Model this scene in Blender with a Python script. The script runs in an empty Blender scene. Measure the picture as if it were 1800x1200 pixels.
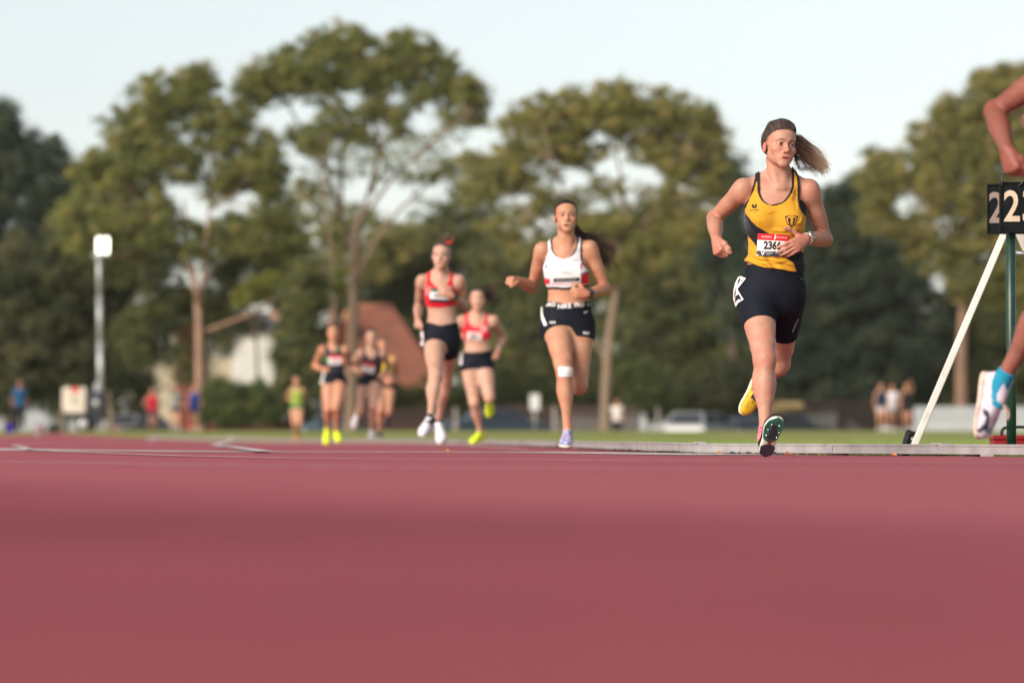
import bpy, math, random
import numpy as np
from mathutils import Vector, Matrix
from mathutils.bvhtree import BVHTree

# ------------------------------------------------------------------ camera, world, sun, exposure
scn = bpy.context.scene
COL = scn.collection
CAM_H = 0.107            # the photographer lies on the track
PITCH = math.atan(165 * 0.02 / 135)
FOCUS = 19.25
cam_d = bpy.data.cameras.new('camera')
cam = bpy.data.objects.new('camera', cam_d)
COL.objects.link(cam)
cam.location = (0, 0, CAM_H)
cam.rotation_euler = (math.pi / 2 + PITCH, 0, 0)
cam_d.lens = 135
cam_d.sensor_width = 36
cam_d.clip_start = 0.05
cam_d.clip_end = 5000
cam_d.dof.use_dof = True
cam_d.dof.focus_distance = FOCUS
cam_d.dof.aperture_fstop = 2.4
scn.camera = cam

SUN_EL, SUN_AZ = math.radians(25), math.radians(222)   # azimuth clockwise from +Y: low, behind the camera to its left
world = bpy.data.worlds.new('World')
scn.world = world
world.use_nodes = True
wn, wl = world.node_tree.nodes, world.node_tree.links
wn.clear()
w_out = wn.new('ShaderNodeOutputWorld')
w_bg = wn.new('ShaderNodeBackground')
w_sky = wn.new('ShaderNodeTexSky')
w_sky.sky_type = 'NISHITA'
w_sky.sun_disc = False
w_sky.sun_elevation = SUN_EL
w_sky.sun_rotation = SUN_AZ
w_sky.air_density = 1.0
w_sky.dust_density = 0.9
w_sky.ozone_density = 1.0
w_hsv = wn.new('ShaderNodeHueSaturation')              # thin high cloud: a paler sky
w_hsv.inputs['Saturation'].default_value = 0.40
w_hsv.inputs['Value'].default_value = 1.0
w_bg.inputs['Strength'].default_value = 0.106
wl.new(w_sky.outputs[0], w_hsv.inputs['Color'])
wl.new(w_hsv.outputs[0], w_bg.inputs['Color'])
wl.new(w_bg.outputs[0], w_out.inputs[0])

sun_d = bpy.data.lights.new('sun', 'SUN')
sun_d.energy = 3.5
sun_d.angle = math.radians(32)
sun_d.color = (1.0, 0.89, 0.76)
sun = bpy.data.objects.new('sun', sun_d)
COL.objects.link(sun)
_dir = Vector((math.sin(SUN_AZ) * math.cos(SUN_EL), math.cos(SUN_AZ) * math.cos(SUN_EL), math.sin(SUN_EL)))
sun.rotation_euler = _dir.to_track_quat('Z', 'Y').to_euler()
sun.location = (-20, -40, 30)

scn.view_settings.view_transform = 'Standard'
scn.view_settings.look = 'None'
scn.view_settings.gamma = 1
scn.view_settings.use_curve_mapping = False
scn.view_settings.exposure = 0.58
scn.cycles.use_denoising = True
scn.cycles.max_bounces = 6
scn.cycles.transparent_max_bounces = 6

# ------------------------------------------------------------------ helpers
rng = np.random.default_rng(7)
random.seed(7)
PX = 0.02 / 135
_c, _s = math.cos(PITCH), math.sin(PITCH)


def W(px, py, d):
    """World point seen at photo pixel (px, py) at distance d along the lens axis."""
    u = (px - 900) * PX * d
    v = (600 - py) * PX * d
    return np.array([u, d * _c - v * _s, CAM_H + d * _s + v * _c])


def gz(y):
    """Height of the ground: flat by the camera, a slight dip, then rising to the trees."""
    return np.interp(y, [-50, 32, 92, 118, 126, 138, 146, 158, 320, 2500], [0, 0, -0.05, .19, .22, .28, .0, -.5, -.4, 0])


def link(o):
    COL.objects.link(o)
    return o


def tag(o, label=None, cat=None, group=None, kind=None):
    if label: o['label'] = label
    if cat: o['category'] = cat
    if group: o['group'] = group
    if kind: o['kind'] = kind
    return o


def empty(name, loc, label, cat, group=None):
    o = link(bpy.data.objects.new(name, None))
    o.location = loc
    o.empty_display_size = 0.2
    return tag(o, label, cat, group)


def mesh(name, V, F, m, parent=None, smooth=False, cols=None, kind=None):
    """F: list of index tuples, or an (n,3)/(n,4) array."""
    me = bpy.data.meshes.new(name)
    V = np.asarray(V, dtype=np.float32)
    if isinstance(F, np.ndarray):
        n, w = F.shape
        me.vertices.add(len(V)); me.vertices.foreach_set('co', V.ravel())
        me.loops.add(n * w); me.loops.foreach_set('vertex_index', F.astype(np.int32).ravel())
        me.polygons.add(n); me.polygons.foreach_set('loop_start', np.arange(0, n * w, w, dtype=np.int32))
        me.update(calc_edges=True)
    else:
        me.from_pydata(V.tolist(), [], F)
    if cols is not None:
        a = me.color_attributes.new('col', 'FLOAT_COLOR', 'POINT')
        c = np.ones((len(V), 4), dtype=np.float32); c[:, :3] = cols
        a.data.foreach_set('color', c.ravel())
    if smooth:
        me.polygons.foreach_set('use_smooth', np.ones(len(me.polygons), dtype=bool))
    if m is not None: me.materials.append(m)
    o = link(bpy.data.objects.new(name, me))
    if parent is not None: o.parent = parent
    if kind: o['kind'] = kind
    return o


class MB:
    """Collects simple solids into one mesh."""
    def __init__(s): s.V, s.F = [], []

    def add(s, V, F):
        n = len(s.V)
        s.V += [tuple(v) for v in V]
        s.F += [tuple(i + n for i in f) for f in F]
        return s

    def box(s, lo, hi, R=None, c=(0, 0, 0)):
        x0, y0, z0 = lo; x1, y1, z1 = hi
        V = [(x0,y0,z0),(x1,y0,z0),(x1,y1,z0),(x0,y1,z0),(x0,y0,z1),(x1,y0,z1),(x1,y1,z1),(x0,y1,z1)]
        if R is not None: V = [np.asarray(c) + R @ np.array(v) for v in V]
        return s.add(V, [(0,3,2,1),(4,5,6,7),(0,1,5,4),(1,2,6,5),(2,3,7,6),(3,0,4,7)])

    def rbox(s, lo, hi, b, R=None, c=(0, 0, 0)):
        """box with chamfered edges"""
        lo, hi = np.array(lo, float), np.array(hi, float)
        V, idx = [], {}
        for i in range(8):
            sg = np.array([(i >> k) & 1 for k in range(3)])
            base = np.where(sg, hi, lo)
            for ax in range(3):
                off = np.where(sg, -b, b).astype(float); off[ax] = 0
                idx[(i, ax)] = len(V); V.append(base + off)
        F = []
        for ax in range(3):
            o1, o2 = [(1, 2), (2, 0), (0, 1)][ax]
            for sd in (0, 1):
                q = [(0, 0), (1, 0), (1, 1), (0, 1)]
                f = [idx[((sd << ax) | (a << o1) | (bb << o2), ax)] for a, bb in q]
                F.append(f if sd else f[::-1])
        for ax in range(3):                                    # edge faces
            o1, o2 = [(1, 2), (2, 0), (0, 1)][ax]
            for a in (0, 1):
                for bb in (0, 1):
                    c0 = (a << o1) | (bb << o2); c1 = c0 | (1 << ax)
                    F.append([idx[(c0, o1)], idx[(c1, o1)], idx[(c1, o2)], idx[(c0, o2)]])
        for i in range(8): F.append([idx[(i, 0)], idx[(i, 1)], idx[(i, 2)]])
        if R is not None: V = [np.asarray(c) + R @ v for v in V]
        return s.add(V, F)

    def tube(s, pts, rs, n=8, cap=True):
        pts = [np.asarray(p, float) for p in pts]
        if np.isscalar(rs): rs = [rs] * len(pts)
        V, F = [], []
        up = None
        for i, p in enumerate(pts):
            t = pts[min(i + 1, len(pts) - 1)] - pts[max(i - 1, 0)]
            t = t / (np.linalg.norm(t) + 1e-9)
            if up is None: up = np.array([0, 0, 1.0]) if abs(t[2]) < .9 else np.array([1.0, 0, 0])
            a = np.cross(t, up); a /= np.linalg.norm(a) + 1e-9
            b = np.cross(a, t); up = b
            for k in range(n):
                th = 2 * math.pi * k / n
                V.append(p + rs[i] * (math.cos(th) * a + math.sin(th) * b))
        for i in range(len(pts) - 1):
            for k in range(n):
                k2 = (k + 1) % n
                F.append((i*n + k, i*n + k2, (i+1)*n + k2, (i+1)*n + k))
        if cap:
            F.append(tuple(range(n))[::-1]); F.append(tuple((len(pts)-1)*n + k for k in range(n)))
        return s.add(V, F)

    def lathe(s, prof, c, n=16, R=None):
        V, F = [], []
        for r, z in prof:
            for k in range(n):
                th = 2 * math.pi * k / n
                v = np.array([r * math.cos(th), r * math.sin(th), z])
                V.append((R @ v if R is not None else v) + np.asarray(c))
        for i in range(len(prof) - 1):
            for k in range(n):
                k2 = (k + 1) % n
                F.append((i*n + k, i*n + k2, (i+1)*n + k2, (i+1)*n + k))
        F.append(tuple(range(n))[::-1]); F.append(tuple((len(prof)-1)*n + k for k in range(n)))
        return s.add(V, F)

    def prism(s, poly, y0, y1):
        """polygon in x,z extruded along y"""
        n = len(poly)
        V = [(x, y0, z) for x, z in poly] + [(x, y1, z) for x, z in poly]
        F = [tuple(range(n)), tuple(range(2*n - 1, n - 1, -1))]
        for i in range(n):
            j = (i + 1) % n
            F.append((i, n + i, n + j, j))
        return s.add(V, F)

    def build(s, name, m, parent=None, smooth=False, kind=None):
        return mesh(name, s.V, s.F, m, parent, smooth, None, kind)


def rot(rx=0, ry=0, rz=0):
    return np.array(Matrix.Rotation(rz, 3, 'Z') @ Matrix.Rotation(ry, 3, 'Y') @ Matrix.Rotation(rx, 3, 'X'))


def unit(v):
    v = np.asarray(v, float)
    return v / (np.linalg.norm(v) + 1e-12)


# ------------------------------------------------------------------ materials
_mats = {}


def mat(name, color=(.5, .5, .5), rough=.7, spec=.3, metal=0., noise=None, bump=None, vcol=False, sss=0., emit=None, sheen=0.,
        trans=0.):
    """noise = (scale, second colour, detail, lo, hi); bump = (scale, strength, distance)"""
    if name in _mats: return _mats[name]
    m = bpy.data.materials.new(name); _mats[name] = m
    m.use_nodes = True
    N, L = m.node_tree.nodes, m.node_tree.links
    b = N['Principled BSDF']
    b.inputs['Roughness'].default_value = rough
    b.inputs['Specular IOR Level'].default_value = spec
    b.inputs['Metallic'].default_value = metal
    if sheen:
        b.inputs['Sheen Weight'].default_value = sheen
        b.inputs['Sheen Roughness'].default_value = .4
    src = None
    if vcol:
        a = N.new('ShaderNodeAttribute'); a.attribute_name = 'col'; src = a.outputs['Color']
    else:
        b.inputs['Base Color'].default_value = (*color, 1)
    tc = None
    if noise or bump:
        tc = N.new('ShaderNodeTexCoord')
    if noise:
        sc, c2, det, lo, hi = noise
        nz = N.new('ShaderNodeTexNoise'); nz.inputs['Scale'].default_value = sc; nz.inputs['Detail'].default_value = det
        L.new(tc.outputs['Object'], nz.inputs['Vector'])
        mr = N.new('ShaderNodeMapRange'); mr.inputs['From Min'].default_value = lo; mr.inputs['From Max'].default_value = hi
        L.new(nz.outputs['Fac'], mr.inputs['Value'])
        mx = N.new('ShaderNodeMix'); mx.data_type = 'RGBA'
        if src is not None: L.new(src, mx.inputs['A'])
        else: mx.inputs['A'].default_value = (*color, 1)
        if isinstance(c2, (int, float)):
            mx.blend_type = 'MULTIPLY'; mx.inputs['B'].default_value = (c2, c2, c2, 1)
        else:
            mx.inputs['B'].default_value = (*c2, 1)
        L.new(mr.outputs[0], mx.inputs['Factor'])
        src = mx.outputs['Result']
    if src is not None: L.new(src, b.inputs['Base Color'])
    if bump:
        sc, st, di = bump
        nz = N.new('ShaderNodeTexNoise'); nz.inputs['Scale'].default_value = sc; nz.inputs['Detail'].default_value = 3
        L.new(tc.outputs['Object'], nz.inputs['Vector'])
        bp = N.new('ShaderNodeBump'); bp.inputs['Strength'].default_value = st; bp.inputs['Distance'].default_value = di
        L.new(nz.outputs['Fac'], bp.inputs['Height'])
        L.new(bp.outputs[0], b.inputs['Normal'])
    if sss:
        b.inputs['Subsurface Weight'].default_value = sss
        b.inputs['Subsurface Radius'].default_value = (1, .35, .2)
        b.inputs['Subsurface Scale'].default_value = .008
    if emit:
        b.inputs['Emission Color'].default_value = (*emit[0], 1)
        b.inputs['Emission Strength'].default_value = emit[1]
    if trans:
        t = N.new('ShaderNodeBsdfTranslucent')
        mxs = N.new('ShaderNodeMixShader'); mxs.inputs[0].default_value = trans
        if src is not None: L.new(src, t.inputs['Color'])
        else: t.inputs['Color'].default_value = (*color, 1)
        L.new(b.outputs[0], mxs.inputs[1]); L.new(t.outputs[0], mxs.inputs[2])
        L.new(mxs.outputs[0], N['Material Output'].inputs['Surface'])
    return m
# ------------------------------------------------------------------ ground, track, markings, kerb rail
RAIL = np.array([(-14.5, 118), (-9.5, 100), (-5.0, 86), (-1.9, 72), (-.2, 45), (.46, 31.4), (.76, 25.8), (1.07, 21.9), (1.6, 20.9), (2.22, 19.9),
                 (2.62, 19.1), (3.4, 18.2), (5.2, 16.6), (8, 14.5), (13, 11), (30, 2), (60, -15), (75, -25)])


def rail_x(y):
    a = RAIL[::-1]
    return np.interp(y, a[:, 1], a[:, 0])


def sheet(name, rows, xs_of_row, m, dz, kind='structure'):
    V, F = [], []
    n = None
    for y in rows:
        xs = xs_of_row(y)
        n = len(xs)
        for x in xs: V.append((x, y, gz(y) + dz))
    for i in range(len(rows) - 1):
        for k in range(n - 1):
            F.append((i*n + k, i*n + k + 1, (i+1)*n + k + 1, (i+1)*n + k))
    o = mesh(name, V, F, m, None, True)
    o['kind'] = kind
    return o


# grass ground: one sheet to the horizon
m_ground = mat('ground_soil_and_grass', (.19, .23, .05), .95, .1, noise=(.35, (.28, .26, .10), 6, .42, .62), bump=(14, .6, .05))
rows = np.concatenate([np.linspace(-60, 10, 15), np.linspace(12, 130, 80), np.array([134, 138, 142, 146, 152, 158, 170, 200, 260, 320, 500, 900, 1600, 2500])])
sheet('ground', rows, lambda y: np.linspace(-900, 900, 37), m_ground, -.004)


def track_material():
    m = bpy.data.materials.new('track_rubber'); m.use_nodes = True
    N, L = m.node_tree.nodes, m.node_tree.links
    b = N['Principled BSDF']
    b.inputs['Roughness'].default_value = .9
    b.inputs['Specular IOR Level'].default_value = .12
    b.inputs['Sheen Weight'].default_value = .03
    b.inputs['Sheen Roughness'].default_value = .5
    b.inputs['Sheen Tint'].default_value = (1.0, .72, .74, 1)
    tc = N.new('ShaderNodeTexCoord')
    # worn paths along the lanes: long soft streaks
    mp = N.new('ShaderNodeMapping'); mp.inputs['Rotation'].default_value = (0, 0, math.atan(2.27)); mp.inputs['Scale'].default_value = (.16, .55, 1)
    L.new(tc.outputs['Object'], mp.inputs['Vector'])
    n1 = N.new('ShaderNodeTexNoise'); n1.inputs['Scale'].default_value = 1.0; n1.inputs['Detail'].default_value = 2.5
    L.new(mp.outputs[0], n1.inputs['Vector'])
    r1 = N.new('ShaderNodeMapRange'); r1.inputs['From Min'].default_value = .36; r1.inputs['From Max'].default_value = .66
    L.new(n1.outputs['Fac'], r1.inputs['Value'])
    mx = N.new('ShaderNodeMix'); mx.data_type = 'RGBA'
    mx.inputs['A'].default_value = (.190, .0210, .0340, 1); mx.inputs['B'].default_value = (.275, .040, .056, 1)
    L.new(r1.outputs[0], mx.inputs['Factor'])
    # one lane that is worn paler than its neighbours
    sx = N.new('ShaderNodeSeparateXYZ'); L.new(tc.outputs['Object'], sx.inputs[0])
    ad = N.new('ShaderNodeMath'); ad.operation = 'MULTIPLY_ADD'; ad.inputs[1].default_value = 2.27
    L.new(sx.outputs['X'], ad.inputs[0]); L.new(sx.outputs['Y'], ad.inputs[2])
    ra = N.new('ShaderNodeMapRange'); ra.interpolation_type = 'SMOOTHSTEP'
    ra.inputs['From Min'].default_value = 3.6; ra.inputs['From Max'].default_value = 7.5
    rb = N.new('ShaderNodeMapRange'); rb.interpolation_type = 'SMOOTHSTEP'
    rb.inputs['From Min'].default_value = 10; rb.inputs['From Max'].default_value = 17; rb.inputs['To Min'].default_value = 1; rb.inputs['To Max'].default_value = .85
    L.new(ad.outputs[0], ra.inputs['Value']); L.new(ad.outputs[0], rb.inputs['Value'])
    mu = N.new('ShaderNodeMath'); mu.operation = 'MULTIPLY'
    L.new(ra.outputs[0], mu.inputs[0]); L.new(rb.outputs[0], mu.inputs[1])
    mx2 = N.new('ShaderNodeMix'); mx2.data_type = 'RGBA'
    mu2 = N.new('ShaderNodeMath'); mu2.operation = 'MULTIPLY'; mu2.inputs[1].default_value = .8
    L.new(mu.outputs[0], mu2.inputs[0]); L.new(mu2.outputs[0], mx2.inputs['Factor'])
    L.new(mx.outputs['Result'], mx2.inputs['A']); mx2.inputs['B'].default_value = (.365, .078, .100, 1)
    # stains and scuffs
    n4 = N.new('ShaderNodeTexNoise'); n4.inputs['Scale'].default_value = 7; n4.inputs['Detail'].default_value = 6; n4.inputs['Roughness'].default_value = .7
    L.new(tc.outputs['Object'], n4.inputs['Vector'])
    r4 = N.new('ShaderNodeMapRange'); r4.inputs['From Min'].default_value = .3; r4.inputs['From Max'].default_value = .7
    r4.inputs['To Min'].default_value = .84; r4.inputs['To Max'].default_value = 1.14
    L.new(n4.outputs['Fac'], r4.inputs['Value'])
    # rubber granules
    n2 = N.new('ShaderNodeTexNoise'); n2.inputs['Scale'].default_value = 130; n2.inputs['Detail'].default_value = 3
    L.new(tc.outputs['Object'], n2.inputs['Vector'])
    r2 = N.new('ShaderNodeMapRange'); r2.inputs['From Min'].default_value = .35; r2.inputs['From Max'].default_value = .7
    r2.inputs['To Min'].default_value = .7; r2.inputs['To Max'].default_value = 1.3
    L.new(n2.outputs['Fac'], r2.inputs['Value'])
    vs = N.new('ShaderNodeVectorMath'); vs.operation = 'SCALE'
    L.new(mx2.outputs['Result'], vs.inputs[0]); L.new(r4.outputs[0], vs.inputs['Scale'])
    vm = N.new('ShaderNodeVectorMath'); vm.operation = 'SCALE'
    L.new(vs.outputs[0], vm.inputs[0]); L.new(r2.outputs[0], vm.inputs['Scale'])
    L.new(vm.outputs[0], b.inputs['Base Color'])
    n3 = N.new('ShaderNodeTexNoise'); n3.inputs['Scale'].default_value = 300; n3.inputs['Detail'].default_value = 2
    L.new(tc.outputs['Object'], n3.inputs['Vector'])
    bp = N.new('ShaderNodeBump'); bp.inputs['Strength'].default_value = .7; bp.inputs['Distance'].default_value = .002
    L.new(n3.outputs['Fac'], bp.inputs['Height']); L.new(bp.outputs[0], b.inputs['Normal'])
    return m


m_track = track_material()
trows = np.concatenate([np.linspace(-25, 16, 30), np.linspace(16.4, 30, 50), np.linspace(31, 118, 60)])
sheet('running_track', trows, lambda y: np.linspace(np.interp(y, [-25, 90, 104, 118], [-45, -22, -14.5, -13.5]), rail_x(y) + .02, 9), m_track, 0)

m_line = mat('white_line_paint', (.62, .58, .56), .8, .3, noise=(9, (.36, .2, .2), 4, .5, .75))


def line(name, pts, w, label, dz=.004):
    P = np.array(pts, float)
    t = np.linspace(0, 1, 40); s = np.linspace(0, 1, len(P))
    x = np.interp(t, s, P[:, 0]); y = np.interp(t, s, P[:, 1])
    V, F = [], []
    for i in range(len(t)):
        j, k = min(i + 1, len(t) - 1), max(i - 1, 0)
        dx, dy = x[j] - x[k], y[j] - y[k]; l = math.hypot(dx, dy)
        nx, ny = -dy / l * w / 2, dx / l * w / 2
        for sg in (-1, 1): V.append((x[i] + sg*nx, y[i] + sg*ny, gz(y[i] + sg*ny) + dz))
    F = [(2*i, 2*i + 2, 2*i + 3, 2*i + 1) for i in range(len(t) - 1)]
    o = mesh(name, V, F, m_line)
    o['kind'] = 'structure'
    o['label'] = label
    return o


def gp(px, py):
    """ground point under photo pixel (near part of the track, z = 0)"""
    d = CAM_H / ((py - 765) * PX)
    return ((px - 900) * PX * d, d)


line('lane_line', [(-7.5, 33), gp(-60, 789), gp(60, 791.5), gp(400, 794.5), gp(950, 795.5), gp(1300, 800)], .62, 'thick white line across the track at the runners feet', .004)
line('lane_line', [gp(52, 792), gp(180, 798), gp(320, 803), gp(480, 806.5), gp(640, 808.5), gp(900, 810), gp(1300, 813), gp(1560, 814.5), gp(1850, 817)], .05,
     'thin white curved lane line nearest the camera', .008)
line('lane_line', [gp(52, 792), (-5.2, 40), (-7.9, 80), (-9.5, 104)], .06, 'white line running from the left corner into the distance', .012)
line('lane_line', [gp(466, 796), (-3.1, 40), (-5.9, 80), (-7.6, 104)], .10, 'white lane line slanting away behind the start line', .012)
line('lane_line', [(-4.2, 15.5), gp(0, 812.5), gp(340, 818), gp(700, 822), gp(1000, 824), gp(1900, 829)], .05, 'faint blurred lane line across the foreground track', .004)
line('lane_line', [(.10, 25.2), (-.35, 31), (-1.0, 45), (-2.7, 72), (-5.9, 86)], .05, 'white inner lane line beside the aluminium rail', .016)

# aluminium kerb rail along the inside of the track
m_alu = mat('rail_aluminium', (.40, .375, .38), .45, .5, .3, noise=(9, (.30, .275, .275), 5, .42, .7))
m_alu_d = mat('rail_tape_grey', (.27, .26, .28), .5, .4)
m_black = mat('black_rubber', (.015, .015, .017), .6, .3)


def smooth_path(P, n):
    P = np.asarray(P, float)
    s = np.concatenate([[0], np.cumsum(np.linalg.norm(np.diff(P, axis=0), axis=1))])
    t = np.linspace(0, s[-1], n)
    return np.stack([np.interp(t, s, P[:, k]) for k in range(P.shape[1])], 1)


rail = empty('kerb_rail', (1.07, 21.9, 0), 'low pale aluminium kerb rail along the inside edge of the track', 'kerb rail')
rpts = [(-9.5, 100), (-5.0, 86), (-1.9, 72), (-.85, 55), (-.2, 45), (.18, 38), (.46, 31.4), (.76, 25.8), (1.07, 21.9), (2.22, 19.9), (2.62, 19.1), (3.5, 18.1), (5.2, 16.6)]
RH, RT = .052, .046
for i in range(len(rpts) - 1):
    a, b = np.array(rpts[i]), np.array(rpts[i + 1])
    t = unit(b - a); nrm = np.array([-t[1], t[0]])
    L_ = np.linalg.norm(b - a)
    za, zb = gz(a[1]), gz(b[1])
    R = np.stack([np.append(t, (zb - za) / L_), np.append(nrm, 0), [0, 0, 1]], 1)
    o_ = np.append(a, za) - np.array(rail.location)
    mb = MB()
    ht = RH if i != 7 else RH + .003
    mb.rbox((.004, -RT/2, .010), (L_ - .004, RT/2, .010 + ht - .012), .0015, R, o_)
    mb.rbox((.006, -RT/2 - .004, .010 + ht - .0119), (L_ - .006, RT/2 + .004, .010 + ht), .002, R, o_)      # top lip
    mb.rbox((.006, -RT/2 - .0045, .0102), (L_ - .006, -RT/2 + .003, .018), .001, R, o_)                      # lower lip
    seg = mb.build('rail_segment', m_alu, rail)
    mb = MB()
    k = 0.25
    while k < L_:
        if L_ < 12: mb.box((k, -.02, -.004), (k + .10, .02, .0098), R, o_)
        k += .55
    if mb.V: mb.build('rail_feet', m_black, seg, kind='stuff')
    mb = MB().rbox((L_ - .05, -RT/2 - .007, .012 + ht - .006), (L_ + .045, RT/2 + .007, .012 + ht + .004), .002, R, o_)
    mb.build('rail_joiner', m_alu, rail)
# strip of grey tape on the rail and the small clip below it
a, b = np.array(rpts[8]), np.array(rpts[9]); t = unit(b - a); nrm = np.array([-t[1], t[0]])
R = np.stack([np.append(t, 0), np.append(nrm, 0), [0, 0, 1]], 1)
MB().box((1.30, -RT/2 - .0058, .0125), (1.365, -RT/2 - .0002, .050), R, np.append(a, 0) - np.array(rail.location)).build('tape_strip', m_alu_d, rail)
MB().rbox((2.36 - .03, 19.05, -.0), (2.36 + .03, 19.12, .014), .003).build('rail_clip', m_alu, None)
o = bpy.data.objects['rail_clip']; o.parent = rail; o.location = -np.array(rail.location)
# dead leaf litter and dark scraps along the rail, a few orange leaves on the track
m_leaf_dead = mat('dry_leaf', (.42, .16, .07), .8, .2)
V, F = [], []
for i in range(520):
    y = rng.uniform(21, 46); x = rail_x(y) - rng.uniform(.03, .10)
    c = np.array([x, y, gz(y) + .008]); s = rng.uniform(.008, .02)
    for k in range(4):
        th = k * math.pi / 2 + rng.uniform(0, .8)
        V.append(c + s * np.array([math.cos(th), math.sin(th), rng.uniform(-.3, .6)]))
    F.append((4*i, 4*i + 1, 4*i + 2, 4*i + 3))
o = mesh('leaf_litter', V, F, mat('dark_litter', (.05, .035, .03), .9, .1), kind='stuff')
tag(o, 'dark leaf litter gathered along the foot of the rail', 'litter')
for px, py in ((1265, 799.5), (1385, 801.5), (785, 796), (1570, 803)):
    x, y = gp(px, py)
    s = .022
    o = mesh('fallen_leaf', [(-s, -.01, .0), (-.2*s, -.014, .012), (1.2*s, 0, .004), (0, .014, .014)], [(0, 1, 2), (0, 2, 3)], m_leaf_dead)
    o.location = (x, y, .008); o.rotation_euler = (.3, .2, px)
    tag(o, {1265: 'orange fallen leaf on the track just right of the rail joint', 1385: 'orange fallen leaf on the track right of the black heel',
            785: 'orange fallen leaf on the track below the white shoes', 1570: 'orange fallen leaf on the track left of the white stand leg'}[px], 'leaf', 'fallen leaves on the track')

# grass blades near the rail, merging into the ground further off
n = 60000
yy = 20 + 75 * rng.random(n) ** 2.2
edge = rail_x(yy) + .06
half = yy * 6.9 / 45
xx = edge + (np.maximum(half + .5 - edge, .3)) * rng.random(n)
h = rng.uniform(.012, .045, n) * (1 + .5 * np.sin(xx * 3.1) * np.sin(yy * 1.7)) * np.interp(yy, [20, 60, 95], [1, 1.1, 1.4])
w = rng.uniform(.002, .0045, n) * np.interp(yy, [20, 95], [1, 3.5])
th = rng.uniform(0, 2 * np.pi, n)
lean = rng.uniform(0, .03, n); lt = rng.uniform(0, 2*np.pi, n)
base = np.stack([xx, yy, gz(yy)], 1)
off = np.stack([np.cos(th) * w, np.sin(th) * w, 0*w], 1)
tip = base + np.stack([np.cos(lt) * lean, np.sin(lt) * lean, h], 1)
V = np.stack([base - off, base + off, tip], 1).reshape(-1, 3)
F = np.arange(3 * n).reshape(n, 3)
g = rng.random((n, 1))
patch = (.5 + .5 * np.sin(xx * 1.3 + yy * .4) * np.sin(yy * .55 - xx * .6))[:, None]
cg = (1 - patch) * np.array([[.085, .15, .025]]) + patch * np.array([[.135, .15, .05]])
cg = cg * (1.6 + 1.0 * g)
straw = rng.random(n) < .12
cg[straw] = (.26, .21, .10)
o = mesh('grass', V, F, mat('grass_blade', rough=.7, spec=.2, vcol=True, trans=.25), cols=np.repeat(cg, 3, 0), kind='stuff')
tag(o, 'short patchy green and straw grass behind the rail', 'grass')
# ------------------------------------------------------------------ trees
m_bark = mat('gum_bark_tan', (.21, .155, .115), .9, .1, noise=(1.2, (.22, .15, .10), 5, .4, .65), bump=(6, .5, .05))
m_bark_p = mat('gum_bark_pink', (.31, .19, .13), .9, .1, noise=(1.0, (.24, .15, .11), 5, .4, .65), bump=(6, .5, .05))
m_bark_d = mat('dark_bark', (.10, .075, .055), .9, .1, noise=(1.5, (.06, .05, .04), 4, .4, .65))
m_leaf = mat('leaf', rough=.55, spec=.25, vcol=True, trans=.36)

PAL = {   # leaf colours: (main, second, accent)
    'gum':   ((.230, .240, .070), (.150, .172, .060), (.40, .33, .11)),
    'gold':  ((.285, .262, .080), (.180, .188, .066), (.44, .34, .12)),
    'dark':  ((.092, .098, .042), (.064, .076, .038), (.170, .152, .062)),
    'deep':  ((.078, .104, .064), (.055, .080, .055), (.130, .146, .074)),
    'mid':   ((.145, .158, .056), (.098, .116, .048), (.26, .23, .08)),
    'lime':  ((.25, .25, .05), (.18, .20, .045), (.32, .29, .06)),
    'bush':  ((.130, .160, .050), (.088, .120, .044), (.20, .205, .064)),
}


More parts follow.
